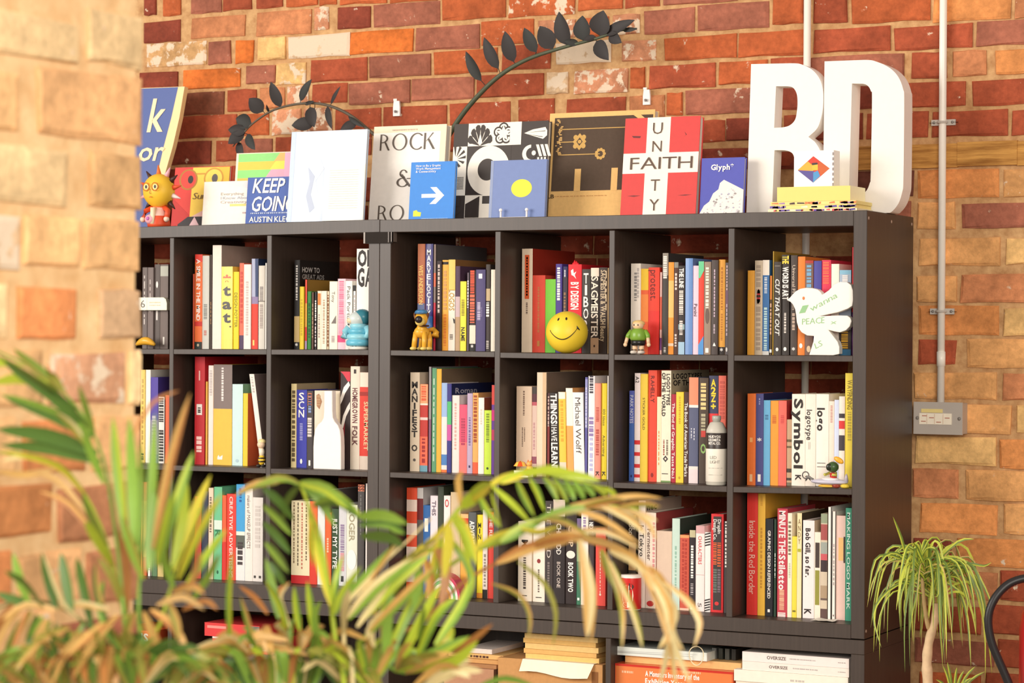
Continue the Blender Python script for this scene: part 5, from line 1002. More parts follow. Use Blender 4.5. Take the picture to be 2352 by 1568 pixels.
# ---- the two big letters
LW = lin((246, 239, 231))
def letter(name, label, loops, Y0, Y1):
    conv = []
    for lp in loops:
        c = [atY(1700+x/4.127, 120+y/4.127, Y0) for x, y in lp]; conv.append(c)
    x0 = min(p[0] for p in conv[0]); x1 = max(p[0] for p in conv[0]); zf = topz((x0+x1)/2)+.001
    zmin = min(p[1] for p in conv[0])
    conv = [[(p[0]-(x0+x1)/2, max(0, p[1]-zf) if p[1] < zf+.02 else p[1]-zf) for p in lp] for lp in conv]
    mb = MB(); mb.prism(conv, 0, Y1-Y0, LW); o = mb.build(name, 'paint'); o.location = ((x0+x1)/2, Y0, zf)
    bv = o.modifiers.new('bevel', 'BEVEL'); bv.width = .004; bv.segments = 3; bv.limit_method = 'ANGLE'; bv.angle_limit = math.radians(50); bv.harden_normals = False
    return tag(o, label, 'letter')
def sm(pts, n=6):
    """closed outline with runs of curve points smoothed: points are (x, y) corners or (x, y, 1) curve points"""
    out = []; m = len(pts)
    for i, p in enumerate(pts):
        q = pts[(i+1) % m]
        out.append(p[:2])
        if len(p) > 2 and len(q) > 2:
            a = pts[i-1]; b_ = pts[(i+2) % m]
            for k in range(1, n):
                s_ = k/n; s2, s3 = s_*s_, s_*s_*s_
                out.append(tuple(.5*((2*p[j])+(-a[j]+q[j])*s_+(2*a[j]-5*p[j]+4*q[j]-b_[j])*s2+(-a[j]+3*p[j]-3*q[j]+b_[j])*s3) for j in (0, 1)))
    return out
letter('letter_r', 'large white free-standing letter R', [
    sm([(58, 1600), (104, 112), (480, 104, 1), (590, 118, 1), (690, 172, 1), (757, 260, 1), (785, 370, 1), (786, 500, 1), (770, 610, 1), (730, 720, 1), (648, 800, 1), (648, 803), (705, 845, 1), (757, 930, 1), (778, 1040, 1), (780, 1600), (510, 1600), (515, 1090, 1), (514, 1010, 1), (492, 955, 1), (430, 930, 1), (330, 928, 1), (325, 930), (300, 1600)]),
    sm([(340, 322), (322, 716), (400, 712, 1), (470, 692, 1), (520, 640, 1), (538, 560, 1), (544, 470, 1), (535, 390, 1), (500, 335, 1), (440, 322, 1)])], .17, .225)
letter('letter_d', 'large white free-standing letter D', [
    sm([(783, 1600), (800, 86), (1180, 72, 1), (1300, 92, 1), (1420, 150, 1), (1500, 235, 1), (1545, 350, 1), (1555, 470, 1), (1548, 1180, 1), (1535, 1330, 1), (1490, 1450, 1), (1400, 1540, 1), (1280, 1600, 1), (1200, 1606)]),
    sm([(1060, 296), (1030, 1372), (1120, 1360, 1), (1190, 1320, 1), (1228, 1240, 1), (1238, 1140, 1), (1250, 450, 1), (1240, 370, 1), (1210, 318, 1), (1160, 298, 1)])], .165, .235)
# ---- magazines, yellow box and white card in front of the letters
def slab(name, label, cat, x0, x1, yt, yb, Y0, dp, col, sideprint=None, z0=None, group=None, mat_='matte', right=None, texts=(), round_=0):
    X0 = atY(x0, yt, Y0)[0]; X1 = atY(x1, yt, Y0)[0]; Z1 = atY((x0+x1)/2, yt, Y0)[1]; Z0 = atY((x0+x1)/2, yb, Y0)[1] if z0 is None else z0
    mb = MB(); mb.box(-(X1-X0)/2, (X1-X0)/2, 0, dp, 0, Z1-Z0, [lin(col), lin(right or col), lin(col), lin(col), lin(col), lin(col)])
    o = mb.build(name, mat_); o.location = ((X0+X1)/2, Y0, Z0); tag(o, uniq(label), cat, group)
    W, H = X1-X0, Z1-Z0
    if sideprint:
        pb = MB()
        for c, pts in sideprint: pb.poly([(-W/2+a*W, -.0004, H*(1-t_)) for a, t_ in pts], lin(c))
        pb.build('spine_print', mat_, o)
    if texts:
        for s_, c, a0, a1, t0, t1, wt, md in texts:
            tb = MB(); fn = lambda a, b_: (-W/2+W*(a0+(a1-a0)*a), -.0008, H*(1-t1)+b_*H*(t1-t0))
            if md == '-': put_bars(tb, lin(c), fn, int(s_), rr)
            else: put_text(tb, s_, lin(c), fn, wt)
            tb.build('lettering' if md == '-' else 'title', mat_, o)
    return o, Z1
def scribble(seed, cols, n):
    r_ = random.Random(seed); out = []
    for k in range(n):
        x = r_.random()*.95; w_ = r_.uniform(.02, .09); out.append((r_.choice(cols), [(x, r_.uniform(.1, .4)), (x+w_, r_.uniform(.05, .3)), (min(1, x+w_*1.1), r_.uniform(.6, .9)), (x, r_.uniform(.6, .95))]))
    return out
tz = topz(atY(1870, 490, .02)[0])+.0006
_, z1 = slab('magazine', 'lowest magazine of the stack, with a violet and red edge print', 'magazine', 1764, 1968, 479, 492, .02, .13, (246, 230, 190), scribble(1, ((110, 80, 160), (226, 80, 90), (246, 210, 120), (90, 70, 150)), 22), tz, 'magazines in front of the R and D')
_, z2 = slab('magazine', 'middle magazine of the stack, with a violet line print', 'magazine', 1768, 1964, 470.5, 478, .021, .13, (250, 226, 140), scribble(2, ((120, 96, 170), (100, 80, 160), (250, 240, 210)), 20), z1+.0004, 'magazines in front of the R and D')
_, z3 = slab('magazine', 'topmost magazine of the stack, yellow with orange marks', 'magazine', 1770, 1966, 462, 470, .02, .13, (248, 224, 140), scribble(3, ((236, 130, 80), (80, 60, 60), (170, 130, 180)), 16), z2+.0004, 'magazines in front of the R and D')
_, z4 = slab('box', 'pale yellow box lying on the magazines', 'box', 1785, 1953, 428, 461, .02, .12, (240, 218, 122), None, z3+.0004, None, 'paint', (250, 238, 190))
_, z5 = slab('book', 'small thick white book with a coloured diamond on the yellow box', 'book', 1824, 1913, 346, 427, .05, .045, (252, 247, 242), None, z4+.0004, None, 'paint', None)
def pts(o_, lst, lay=1): return lst
o = bpy.data.objects[_.name]; Wd = max(v.co.x for v in o.data.vertices)*2; Hd = max(v.co.z for v in o.data.vertices)
pb = MB()
for c, p in (((216, 60, 40), [(.1, .52), (.5, .15), (.92, .5), (.5, .88)]), ((240, 176, 60), [(.1, .52), (.36, .29), (.5, .42), (.5, .56)]), ((90, 80, 150), [(.1, .53), (.52, .56), (.5, .88)]), ((80, 150, 206), [(.5, .6), (.62, .55), (.68, .7), (.5, .88)]), ((206, 96, 40), [(.66, .3), (.92, .5), (.7, .69), (.62, .5)]), ((246, 190, 60), [(.46, .38), (.62, .38), (.62, .54), (.48, .54)]), ((60, 50, 50), [(.46, .34), (.6, .33), (.62, .38), (.47, .4)])):
    pb.poly([(-Wd/2+a*Wd, -.0004-.00005*len(pb.f), Hd*(1-t_)) for a, t_ in p], lin(c))
pb.build('cover_print', 'paint', o)
pb = MB(); pb.box(Wd/2-.0005, Wd/2+.003, -.001, .046, 0, Hd, lin((246, 240, 234)))
for k in range(7): pb.box(Wd/2-.0008, Wd/2+.0034, -.0016, -.0008, Hd*(.02+k*.14), Hd*(.1+k*.14), lin((150, 140, 140)))
pb.build('spine', 'paint', o)
# ---- figurine with a sun face
x, z = atY(356, 512, .04); zf = topz(x)+.0005
t = empty('sun_figurine', (x, .06, zf), 'little figurine with a yellow sun face and spiky rays beside the pier', 'figurine')
S_ = 1/800.
yel, red, pnk, dk = lin((246, 196, 54)), lin((228, 84, 44)), lin((244, 178, 190)), lin((70, 40, 34))
mb = MB(); mb.lathe((0, 0, 0), [(.034, 0), (.036, .01), (.030, .035), (.020, .06), (.012, .075)], 16, [red, red, lin((246, 206, 190)), lin((236, 120, 80))]); mb.box(-.006, .006, -.036, -.02, .01, .06, lin((250, 230, 190))); mb.build('body', 'paint', t, True)
for s_, c in ((-1, pnk), (1, red)):
    mb = MB(); mb.tube([(s_*.02, 0, .062), (s_*.042, -.012, .05), (s_*.044, -.02, .028)], .0085, 8, red); mb.ell((s_*.044, -.022, .024), (.009, .009, .009), lin((250, 214, 190)), 10, 6); mb.build('arm', 'paint', t, True)
mb = MB(); mb.ell((-.012, -.03, .024), (.017, .012, .015), pnk, 12, 8); mb.ell((-.012, -.041, .026), (.006, .004, .006), lin((200, 110, 190)), 10, 6); mb.build('pink_ball', 'paint', t, True)
hc = Vector((.002, -.004, .112))
mb = MB(); mb.ell(hc, (.052, .042, .052), yel, 22, 14); mb.build('head', 'paint', t, True)
for k, (an, c) in enumerate([(95, lin((236, 120, 50))), (62, pnk), (36, dk), (10, red), (-18, lin((250, 226, 220))), (-45, dk), (-70, red), (130, dk), (160, red), (195, pnk), (225, dk), (250, red)]):
    a = math.radians(an); p0 = hc+Vector((math.cos(a)*.047, .006, math.sin(a)*.047)); p1 = hc+Vector((math.cos(a)*.080, .006, math.sin(a)*.080))
    mb = MB(); mb.tube([p0, p0.lerp(p1, .5), p1], .0095, 8, c, r2=.0015); mb.build('ray', 'paint', t, True)
mb = MB()
for s_ in (-1, 1):
    ex, ez = hc.x+s_*.0165, hc.z+.010
    mb.disc((ex, hc.y-.0425, ez), .0085, .0085, lin((250, 226, 150))); mb.disc((ex, hc.y-.0432, ez), .0042, .0055, lin((40, 30, 28)), 14)
    mb.tube([(ex+.0125*math.cos(q*.3927), hc.y-.0435, ez+.0125*math.sin(q*.3927)) for q in range(16)], .0011, 5, lin((206, 96, 40)), True)
mb.tube([(hc.x-.001, hc.y-.0435, hc.z+.004), (hc.x-.002, hc.y-.045, hc.z-.010), (hc.x+.002, hc.y-.0445, hc.z-.011)], .0009, 5, lin((150, 80, 40)))
mb.tube([(hc.x-.004, hc.y-.0425, hc.z-.022), (hc.x, hc.y-.043, hc.z-.020), (hc.x+.004, hc.y-.0425, hc.z-.022)], .0013, 5, lin((226, 120, 60)))
mb.build('face', 'paint', t)
# ---- dark-leaved plant hidden behind the books, with two long stems
def leafpoly(mb, base, tip, w_, col, nrm=Vector((0, -1, 0)), fold=.25, curl=0, n=6):
    base, tip = Vector(base), Vector(tip); ax = tip-base; L_ = ax.length; a = ax.normalized(); s_ = a.cross(nrm); 
    if s_.length < .01: s_ = a.cross(Vector((1, 0, 0)))
    s_.normalize(); nn = s_.cross(a).normalized(); vs = []
    for i in range(n+1):
        q = i/n; ww = w_*math.sin(math.pi*min(1, q**.8))**.75 if 0 < i < n else w_*.04; c = base+a*L_*q+nn*(curl*L_*4*q*(1-q))
        vs += [c-s_*ww*.5+nn*fold*ww*.5, c, c+s_*ww*.5+nn*fold*ww*.5]
    fs = []
    for i in range(n): fs += [(3*i, 3*i+1, 3*i+4, 3*i+3), (3*i+1, 3*i+2, 3*i+5, 3*i+4)]
    mb.add(vs, fs, col)
YP = .33
xp, zp = atY(945, 480, YP); zp = topz(xp)+.0005
t = empty('dark_leaved_plant', (xp, YP, zp), 'potted plant with black leaves on two arching stems behind the books', 'plant')
mb = MB(); mb.lathe((0, 0, 0), [(.038, 0), (.05, .085), (.053, .085), (.053, .10), (.046, .10), (.044, .088)], 22, lin((90, 74, 66))); mb.build('pot', 'paint', t, True)
mb = MB(); mb.lathe((0, 0, .082), [(.0455, 0), (.03, .004), (.004, .006)], 16, lin((60, 46, 38))); mb.build('soil', 'card', t)
def P3(u, v, Y): Y += .03; x_, z_ = atY(u, v, Y); return Vector((x_-xp, Y-YP, z_-zp))
def smooth(pts_, n=5):
    out = []; m = len(pts_)
    for i in range(m-1):
        p0, p1, p2, p3 = pts_[max(i-1, 0)], pts_[i], pts_[i+1], pts_[min(i+2, m-1)]
        for k in range(n):
            s_ = k/n; out.append(.5*((2*p1)+(p2-p0)*s_+(2*p0-5*p1+4*p2-p3)*s_*s_+(3*p1-p0-3*p2+p3)*s_**3))
    return out+[pts_[-1]]
st1 = smooth([Vector((.01, 0, .08)), P3(1010, 350, .30), P3(1052, 277, .29), P3(1098, 220, .28), P3(1150, 172, .27), P3(1212, 136, .265), P3(1290, 110, .26), P3(1365, 90, .255), P3(1425, 70, .25), P3(1462, 66, .25)])
st2 = smooth([Vector((-.01, 0, .08)), P3(905, 350, .30), P3(852, 303, .29), P3(800, 262, .28), P3(745, 240, .27), P3(690, 238, .265), P3(630, 252, .26), P3(585, 280, .255), P3(560, 305, .25), P3(535, 336, .25)])
bark = lin((78, 84, 62))
for s_, c, r0, r1 in ((st1, bark, .0095, .003), (st2, lin((96, 84, 68)), .0062, .0022)):
    mb = MB(); mb.tube(s_, r0, 8, c, r2=r1); mb.build('stem', 'darkleaf', t, True)
DL = lin((40, 32, 30)); DL2 = lin((32, 31, 26))
LV = [(1106, 186, 1070, 118, 25), (1145, 158, 1112, 86, 27), (1180, 142, 1160, 72, 30), (1232, 120, 1204, 64, 26), (1270, 112, 1240, 60, 36), (1304, 104, 1284, 27, 36), (1342, 94, 1338, 36, 38), (1378, 82, 1386, 24, 44), (1388, 80, 1458, 46, 22), (1330, 100, 1296, 94, 14), (1400, 78, 1428, 98, 24), (1370, 94, 1398, 138, 30), (1430, 70, 1464, 66, 9), (1368, 84, 1340, 92, 12),
      (645, 246, 622, 188, 24), (690, 232, 716, 182, 20), (760, 240, 782, 198, 9), (752, 244, 762, 296, 15), (700, 240, 722, 232, 8), (712, 246, 722, 292, 26), (722, 284, 670, 288, 28), (800, 268, 836, 292, 10), (820, 282, 782, 298, 20), (605, 256, 572, 226, 32), (578, 284, 542, 272, 32), (566, 300, 524, 298, 24), (562, 306, 524, 330, 28), (568, 308, 586, 344, 22), (548, 326, 558, 368, 18), (618, 258, 612, 240, 6)]
for i, (u0, v0, u1, v1, w_) in enumerate(LV):
    S = st1 if i < 14 else st2
    b0 = P3(u0, v0, .262 if i < 14 else .265); near = min(S, key=lambda p: (p-b0).length)
    Yb = near.y+YP
    b_ = P3(u0, v0, Yb); b_ = P3(u0, v0, Yb-.03); e = P3(u1, v1, Yb-.04-.004*(i % 3))
    mb = MB(); leafpoly(mb, b_, e, w_/650., DL if i % 3 else DL2, Vector((.1*((i % 5)-2), -1, .1*((i % 3)-1))), .3, .03, 7)
    mb.tube([near, near.lerp(b_, .6), b_], .0012, 5, DL2); mb.build('leaf', 'darkleaf', t, True)
# ================================================================== ornaments on the shelves
def place(cell, u, Y):
    """foot of an ornament: px column and distance behind the front edge"""
    ym = {'1': 808, '2': 1098, '3': 1395}[cell[1]]
    x, _z = atY(u, ym, Y); return x, shelfz(cell, x)+.0006
def sc_(cell, Y): return (Vector((0, Y, 1.3))-CAM).length
# numbered tag hanging in front of the grey binders
X0, Z1 = atY(300, 683, .055); X1, Z0 = atY(383, 712, .055); 
t = empty('shelf_tag', ((X0+X1)/2, .055, Z0), 'cream plastic tag numbered 6 in front of the grey binders', 'tag')
hw, h = (X1-X0)/2, Z1-Z0
mb = MB(); mb.prism([[(-hw, 0), (hw, 0), (hw, h*.55), (hw*.94, h*.86), (hw*.82, h), (-hw, h)]], 0, .016, lin((244, 238, 214))); mb.build('tag_body', 'gloss', t)
mb = MB(); put_text(mb, '6', lin((60, 56, 54)), lambda a, b_: (-hw*.44+a*hw*.24, -.0006, h*.2+b_*h*.58), 0); mb.poly([(-hw*.1, -.0004, 0), (-hw*.09, -.0004, 0), (-hw*.09, -.0004, h), (-hw*.1, -.0004, h)], lin((206, 200, 184)))
put_bars(mb, lin((216, 190, 150)), lambda a, b_: (hw*(.05+.6*a), -.0006, h*.56+b_*h*.1), 6); put_bars(mb, lin((216, 196, 160)), lambda a, b_: (hw*(.05+.6*a), -.0006, h*.34+b_*h*.1), 6); mb.build('lettering', 'gloss', t)
mb = MB(); mb.box(-.004, .004, .016, .024, h*.2, h*.8, lin((220, 214, 196))); mb.build('clip', 'gloss', t)
x, z = place('A1', 332, .03)
t = empty('banana_toy', (x, .035, z), 'small yellow curved toy lying under the numbered tag', 'toy')
yb_ = lin((236, 176, 56))
mb = MB(); mb.tube([(-.035+.07*i/8, 0, .012+.012*math.sin(i/8*3.14)) for i in range(9)], lambda q: .004+.009*math.sin(3.14*q), 9, yb_); mb.build('body', 'gloss', t, True)
for xx, hh in ((-.014, .030), (.016, .028)): mb = MB(); mb.lathe((xx, 0, .02), [(.004, 0), (.003, hh-.022), (.0005, hh-.017)], 8, lin((246, 226, 190))); mb.build('spike', 'gloss', t, True)
# puffer-jacket figure
x, z = place('C1', 822, .035)
t = empty('puffer_figurine', (x, .04, z), 'small figurine in a pale blue quilted puffer jacket in the top row', 'figurine')
bl, bl2 = lin((108, 190, 214)), lin((150, 214, 228))
mb = MB(); mb.lathe((0, 0, 0), [(.030, 0), (.031, .006), (.024, .009)], 20, lin((246, 238, 224))); mb.build('base', 'gloss', t, True)
prof = []; zz = .010
for k, (r0, hh) in enumerate(((.038, .018), (.036, .017), (.033, .016), (.027, .014))):
    for q in range(6): a = q/5*math.pi; prof.append((r0-.006+.006*math.sin(a), zz+hh*(1-math.cos(a))/2))
    zz += hh
mb = MB(); mb.lathe((0, 0, 0), prof, 22, [bl if (i//6) % 2 == 0 else bl2 for i in range(len(prof)-1)]); mb.build('jacket', 'gloss', t, True)
mb = MB(); mb.ell((-.004, -.004, .088), (.027, .025, .022), lin((212, 222, 218)), 18, 12); mb.build('head', 'gloss', t, True)
mb = MB(); mb.ell((.008, .006, .094), (.028, .026, .024), lin((56, 128, 144)), 18, 12); mb.build('hood', 'gloss', t, True)
mb = MB(); mb.ell((-.017, -.020, .084), (.012, .008, .009), lin((240, 214, 176)), 12, 8); mb.build('beak', 'gloss', t, True)
for s_ in (-1, 1):
    mb = MB(); mb.tube([(s_*.030, -.004, .064), (s_*.040, -.010, .050), (s_*.040, -.018, .034)], .011, 9, bl2); mb.build('sleeve', 'gloss', t, True)
# yellow toy dog with a blue cap
x, z = place('D1', 968, .03)
t = empty('toy_dog', (x, .035, z), 'yellow toy dog with a blue cap and black nose standing on the shelf', 'toy')
yd, yd2 = lin((240, 178, 58)), lin((246, 214, 120))
mb = MB(); mb.tube([(-.012, .012, .052), (-.002, -.004, .055), (.006, -.012, .070)], lambda q: .019-.006*q, 14, yd); mb.ell((-.002, .0, .052), (.022, .026, .018), yd, 16, 10); mb.build('body', 'gloss', t, True)
for sx, sy in ((-.018, -.012), (.014, -.014), (-.014, .022), (.012, .022)):
    mb = MB(); mb.tube([(sx*.9, sy*.8, .052), (sx*1.05, sy, .028), (sx*1.1, sy-.002, .006)], .0075, 9, yd); mb.ell((sx*1.1, sy-.006, .005), (.0095, .012, .0055), yd2, 12, 6); mb.build('leg', 'gloss', t, True)
mb = MB(); mb.ell((.002, -.010, .090), (.019, .017, .022), yd, 16, 10); mb.ell((.008, -.028, .082), (.014, .016, .013), yd2, 14, 9); mb.build('head', 'gloss', t, True)
mb = MB(); mb.ell((.012, -.043, .088), (.0115, .008, .0105), lin((40, 32, 36)), 14, 9); mb.build('nose', 'gloss', t, True)
for s_ in (-1, 1):
    mb = MB(); mb.ell((s_*.017-.002, -.004, .094), (.005, .009, .016), lin((120, 72, 40)), 10, 7, Matrix.Rotation(s_*.35, 3, 'Y')); mb.build('ear', 'gloss', t, True)
mb = MB(); mb.ell((.001, -.008, .109), (.020, .018, .009), lin((74, 130, 176)), 16, 8); mb.ell((.004, -.022, .106), (.018, .014, .003), lin((64, 116, 164)), 14, 6); mb.build('cap', 'gloss', t, True)
mb = MB(); mb.tube([(.012+.012*math.cos(a), -.012+.012*math.sin(a), .070) for a in [k*.5236 for k in range(12)]], .003, 6, lin((70, 40, 34)), True); mb.build('collar', 'gloss', t)
mb = MB(); mb.tube([(-.002, .026, .056), (.018, .034, .06), (.028, .03, .05), (.028, .024, .04)], lambda q: .006+.006*q, 9, yd); mb.build('tail', 'gloss', t, True)
# smiley ball
Yb = .0; R0 = 48.7/5412*((Vector((atY(1302, 768, Yb)[0], Yb, 1.4))-CAM).dot(F_)); x, z = place('E1', 1302, .032)
t = empty('smiley_ball', (x, .032, z), 'yellow ball with a black smiling face in the top row', 'ball')
mb = MB(); mb.ell((0, 0, R0*.985), (R0, R0, R0), lin((250, 214, 58)), 36, 22); mb.build('ball', 'paint', t, True)
def sph(a, e, k=1.006):
    """point on the ball: a sideways, e upwards (radians), seen from the front right"""
    a += -.42; return Vector((R0*k*math.cos(e)*math.sin(a+.95), -R0*k*math.cos(e)*math.cos(a+.95), R0*.985+R0*k*math.sin(e)))
kf = lin((50, 40, 28))
mb = MB(); mb.tube([sph(-1.0+1.45*i/20, .10-.50*math.sin(math.pi*min(1, max(0, i/20)))**.9+.12*i/20) for i in range(21)], lambda q: R0*(.012+.014*math.sin(3.14*q)), 6, kf)
mb.build('mouth', 'paint', t)
for a, e in ((-.62, .66), (-.12, .70)):
    c = sph(a, e, .985); n_ = (c-Vector((0, 0, R0*.985))).normalized(); rot = n_.to_track_quat('Z', 'Y').to_matrix()
    mb = MB(); mb.ell(c, (R0*.055, R0*.10, R0*.03), kf, 14, 8, rot); mb.build('eye', 'paint', t, True)
mb = MB(); c = sph(.45, .20); mb.tube([c+Vector((-.002, 0, R0*.11)), c, c+Vector((.006, .003, -R0*.09))], lambda q: R0*(.01+.04*math.sin(3.14*q)), 6, kf); mb.build('dimple', 'paint', t)
# green-shirted blond figure
x, z = place('F1', 1466, .03)
t = empty('toy_figure', (x, .03, z), 'toy figure with blond hair and a green shirt beside the white book', 'figurine')
skin, grn = lin((240, 200, 160)), lin((128, 166, 60))
for s_ in (-1, 1):
    mb = MB(); mb.tube([(s_*.010, 0, .030), (s_*.010, 0, .008)], .0072, 10, skin); mb.build('leg', 'gloss', t, True)
    mb = MB(); mb.ell((s_*.011, -.005, .0055), (.010, .014, .0055), lin((226, 214, 200)), 12, 6); mb.tube([(s_*.0025, -.006, .012), (s_*.018, -.006, .012)], .0015, 5, lin((60, 44, 36))); mb.build('shoe', 'gloss', t, True)
mb = MB(); mb.lathe((0, 0, .024), [(.018, 0), (.021, .006), (.020, .016)], 16, lin((34, 32, 30))); mb.build('shorts', 'gloss', t, True)
mb = MB(); mb.lathe((0, 0, .038), [(.021, 0), (.0235, .006), (.0225, .020), (.018, .030), (.010, .033)], 18, grn); mb.build('shirt', 'gloss', t, True)
for s_ in (-1, 1):
    mb = MB(); mb.tube([(s_*.020, 0, .064), (s_*.029, -.002, .052), (s_*.031, -.005, .044)], .0065, 8, grn); mb.build('sleeve', 'gloss', t, True)
    mb = MB(); mb.tube([(s_*.031, -.005, .045), (s_*.034, -.008, .030)], .005, 8, skin); mb.ell((s_*.035, -.009, .026), (.006, .005, .006), skin, 10, 6); mb.build('arm', 'gloss', t, True)
mb = MB(); mb.ell((0, -.002, .079), (.016, .015, .0125), skin, 16, 10); mb.build('head', 'gloss', t, True)
mb = MB(); mb.ell((0, .002, .0845), (.0178, .0165, .0095), lin((232, 196, 130)), 16, 8); mb.build('hair', 'gloss', t, True)
mb = MB()
for s_ in (-1, 1): mb.ell((s_*.006, -.0165, .080), (.0018, .001, .0024), lin((40, 34, 30)), 8, 5)
mb.build('eyes', 'gloss', t)
# white dove
def cr(lst, ox, oy, k): return [(ox+x/k, oy+y/k) for x, y in lst]
dv = [(692, 805), (735, 768), (790, 705), (850, 672), (920, 660), (990, 664), (1050, 680), (1085, 708), (1104, 742), (1180, 690), (1245, 622), (1310, 592), (1390, 594), (1440, 628), (1462, 690), (1466, 800), (1455, 872), (1400, 905), (1290, 945), (1180, 968), (1075, 992), (1180, 986), (1300, 982), (1395, 985), (1432, 1010), (1446, 1050), (1425, 1110), (1380, 1155), (1310, 1180), (1240, 1168), (1175, 1150), (1235, 1225), (1285, 1290), (1304, 1350), (1303, 1432), (1230, 1442), (952, 1442), (975, 1370), (1000, 1290), (1008, 1222), (930, 1216), (865, 1180), (828, 1130), (808, 1060), (800, 980), (790, 915), (768, 862), (735, 825)]
Yd = .022
P_ = [atY(u, v, Yd) for u, v in cr(dv, 1670, 530, 5.059)]
xm = sum(p[0] for p in P_)/len(P_); zf = shelfz('G1', xm)+.0006; z0 = min(p[1] for p in P_)
mb = MB(); mb.prism([[(p[0]-xm, max(p[1]-zf, 0)) if p[1] > z0+.003 else (p[0]-xm, 0) for p in P_]], 0, .026, lin((250, 243, 232)))
o = mb.build('dove_ornament', 'paint'); o.location = (xm, Yd, zf); tag(o, 'white wooden dove with green handwriting standing in the rightmost top cell', 'ornament')
bv = o.modifiers.new('bevel', 'BEVEL'); bv.width = .003; bv.segments = 3; bv.limit_method = 'ANGLE'; bv.angle_limit = .6
def DP(x, y): a, b_ = atY(1670+x/5.059, 530+y/5.059, Yd-.0008); return a-xm, b_-zf
gr_ = lin((150, 196, 140)); tb_ = MB()
for s_, xa, ya, xb_, yb__, hh in (('I', 835, 960, 905, 950, 80), ('wanna', 975, 940, 1285, 770, 62), ('PEACE', 870, 1090, 1130, 1070, 66), ('x', 1200, 1085, 1270, 1080, 44), ('LS', 1030, 1370, 1110, 1330, 60)):
    A_, B_ = DP(xa, ya), DP(xb_, yb__); dx, dz = B_[0]-A_[0], B_[1]-A_[1]; L_ = math.hypot(dx, dz); hx = hh/5.059/830
    put_text(tb_, s_, gr_, lambda a, b_: (A_[0]+dx*a-dz/L_*b_*hx, -.0008, A_[1]+dz*a+dx/L_*b_*hx), 0, .1)
tb_.build('handwriting', 'paint', o)
mb = MB(); e_ = DP(888, 782); mb.ell((e_[0], -.0005, e_[1]), (.0035, .0012, .0045), lin((226, 130, 70)), 12, 6); mb.build('eye', 'paint', o)
# tiny bee figure at the leaning white book
x, z = place('B2', 601, .025)
t = empty('bee_figurine', (x, .025, z), 'tiny yellow and black striped figurine at the foot of the leaning white book', 'figurine')
for nm, c, r, col in (('body', (0, 0, .022), (.011, .010, .016), lin((244, 200, 60))), ('head', (-.001, -.002, .068), (.0125, .011, .012), lin((246, 214, 180))), ('hat', (0, .001, .077), (.0125, .011, .008), lin((246, 226, 160))), ('chest', (0, 0, .046), (.009, .009, .013), lin((250, 236, 210)))):
    mb = MB(); mb.ell(c, r, col, 14, 9); mb.build(nm, 'gloss', t, True)
for zz in (.016, .026): mb = MB(); mb.lathe((0, 0, zz), [(.0112, 0), (.0116, .002), (.0112, .004)], 14, lin((40, 34, 30))); mb.build('stripe', 'gloss', t)
for s_ in (-1, 1): mb = MB(); mb.ell((s_*.008, -.004, .005), (.007, .009, .005), lin((50, 44, 44)), 10, 6); mb.build('foot', 'gloss', t, True)
# flat white bottle shape
bt = [(570, 1412), (570, 1130), (576, 1010), (592, 920), (625, 862), (668, 826), (692, 780), (700, 700), (702, 455), (800, 455), (802, 700), (808, 780), (830, 826), (868, 870), (892, 930), (902, 1010), (906, 1130), (906, 1412)]
Yd = .028
P_ = [atY(u, v, Yd) for u, v in cr(bt, 610, 810, 5.227)]; xm = sum(p[0] for p in P_)/len(P_); zf = shelfz('C2', xm)+.0006
mb = MB(); mb.prism([[(p[0]-xm, max(p[1]-zf, 0) if i not in (0, len(P_)-1) else 0) for i, p in enumerate(P_)]], 0, .022, lin((252, 244, 236)))
o = mb.build('bottle_ornament', 'paint'); o.location = (xm, Yd, zf); tag(o, 'flat white bottle-shaped ornament in front of the wide cream book', 'ornament')
bv = o.modifiers.new('bevel', 'BEVEL'); bv.width = .003; bv.segments = 2; bv.limit_method = 'ANGLE'; bv.angle_limit = .6
# parasol toy
x, z = place('E2', 1204, .03)
t = empty('parasol_toy', (x, .03, z), 'little orange striped parasol toy with a cat on a white block', 'toy')
mb = MB(); mb.box(-.024, .020, -.016, .016, 0, .018, lin((250, 240, 222))); mb.build('block', 'gloss', t)
mb = MB(); mb.tube([(-.012, 0, .018), (-.012, 0, .038)], .0014, 6, lin((200, 150, 110))); mb.build('pole', 'gloss', t)
mb = MB(); n = 16; cx_ = -.012
for k in range(n): a, b_ = 6.2832*k/n, 6.2832*(k+1)/n; mb.add([(cx_+.020*math.cos(a), .020*math.sin(a), .030), (cx_+.020*math.cos(b_), .020*math.sin(b_), .030), (cx_+.012*math.cos(b_), .012*math.sin(b_), .041), (cx_+.012*math.cos(a), .012*math.sin(a), .041), (cx_, 0, .045)], [(0, 1, 2, 3), (3, 2, 4)], lin((232, 90, 40)) if k % 4 < 2 else lin((250, 206, 90)))
mb.build('canopy', 'gloss', t)
mb = MB(); mb.ell((.020, -.006, .024), (.010, .009, .010), lin((246, 190, 90)), 12, 8); mb.ell((.020, -.008, .037), (.0085, .008, .008), lin((246, 180, 100)), 12, 8)
for s_ in (-1, 1): mb.lathe((.020+s_*.005, -.006, .043), [(.003, 0), (.0004, .006)], 6, lin((236, 120, 50)))
mb.build('cat', 'gloss', t, True)
mb = MB(); mb.ell((.019, -.018, .014), (.012, .005, .009), lin((232, 120, 40)), 12, 7); mb.build('ball', 'gloss', t, True)
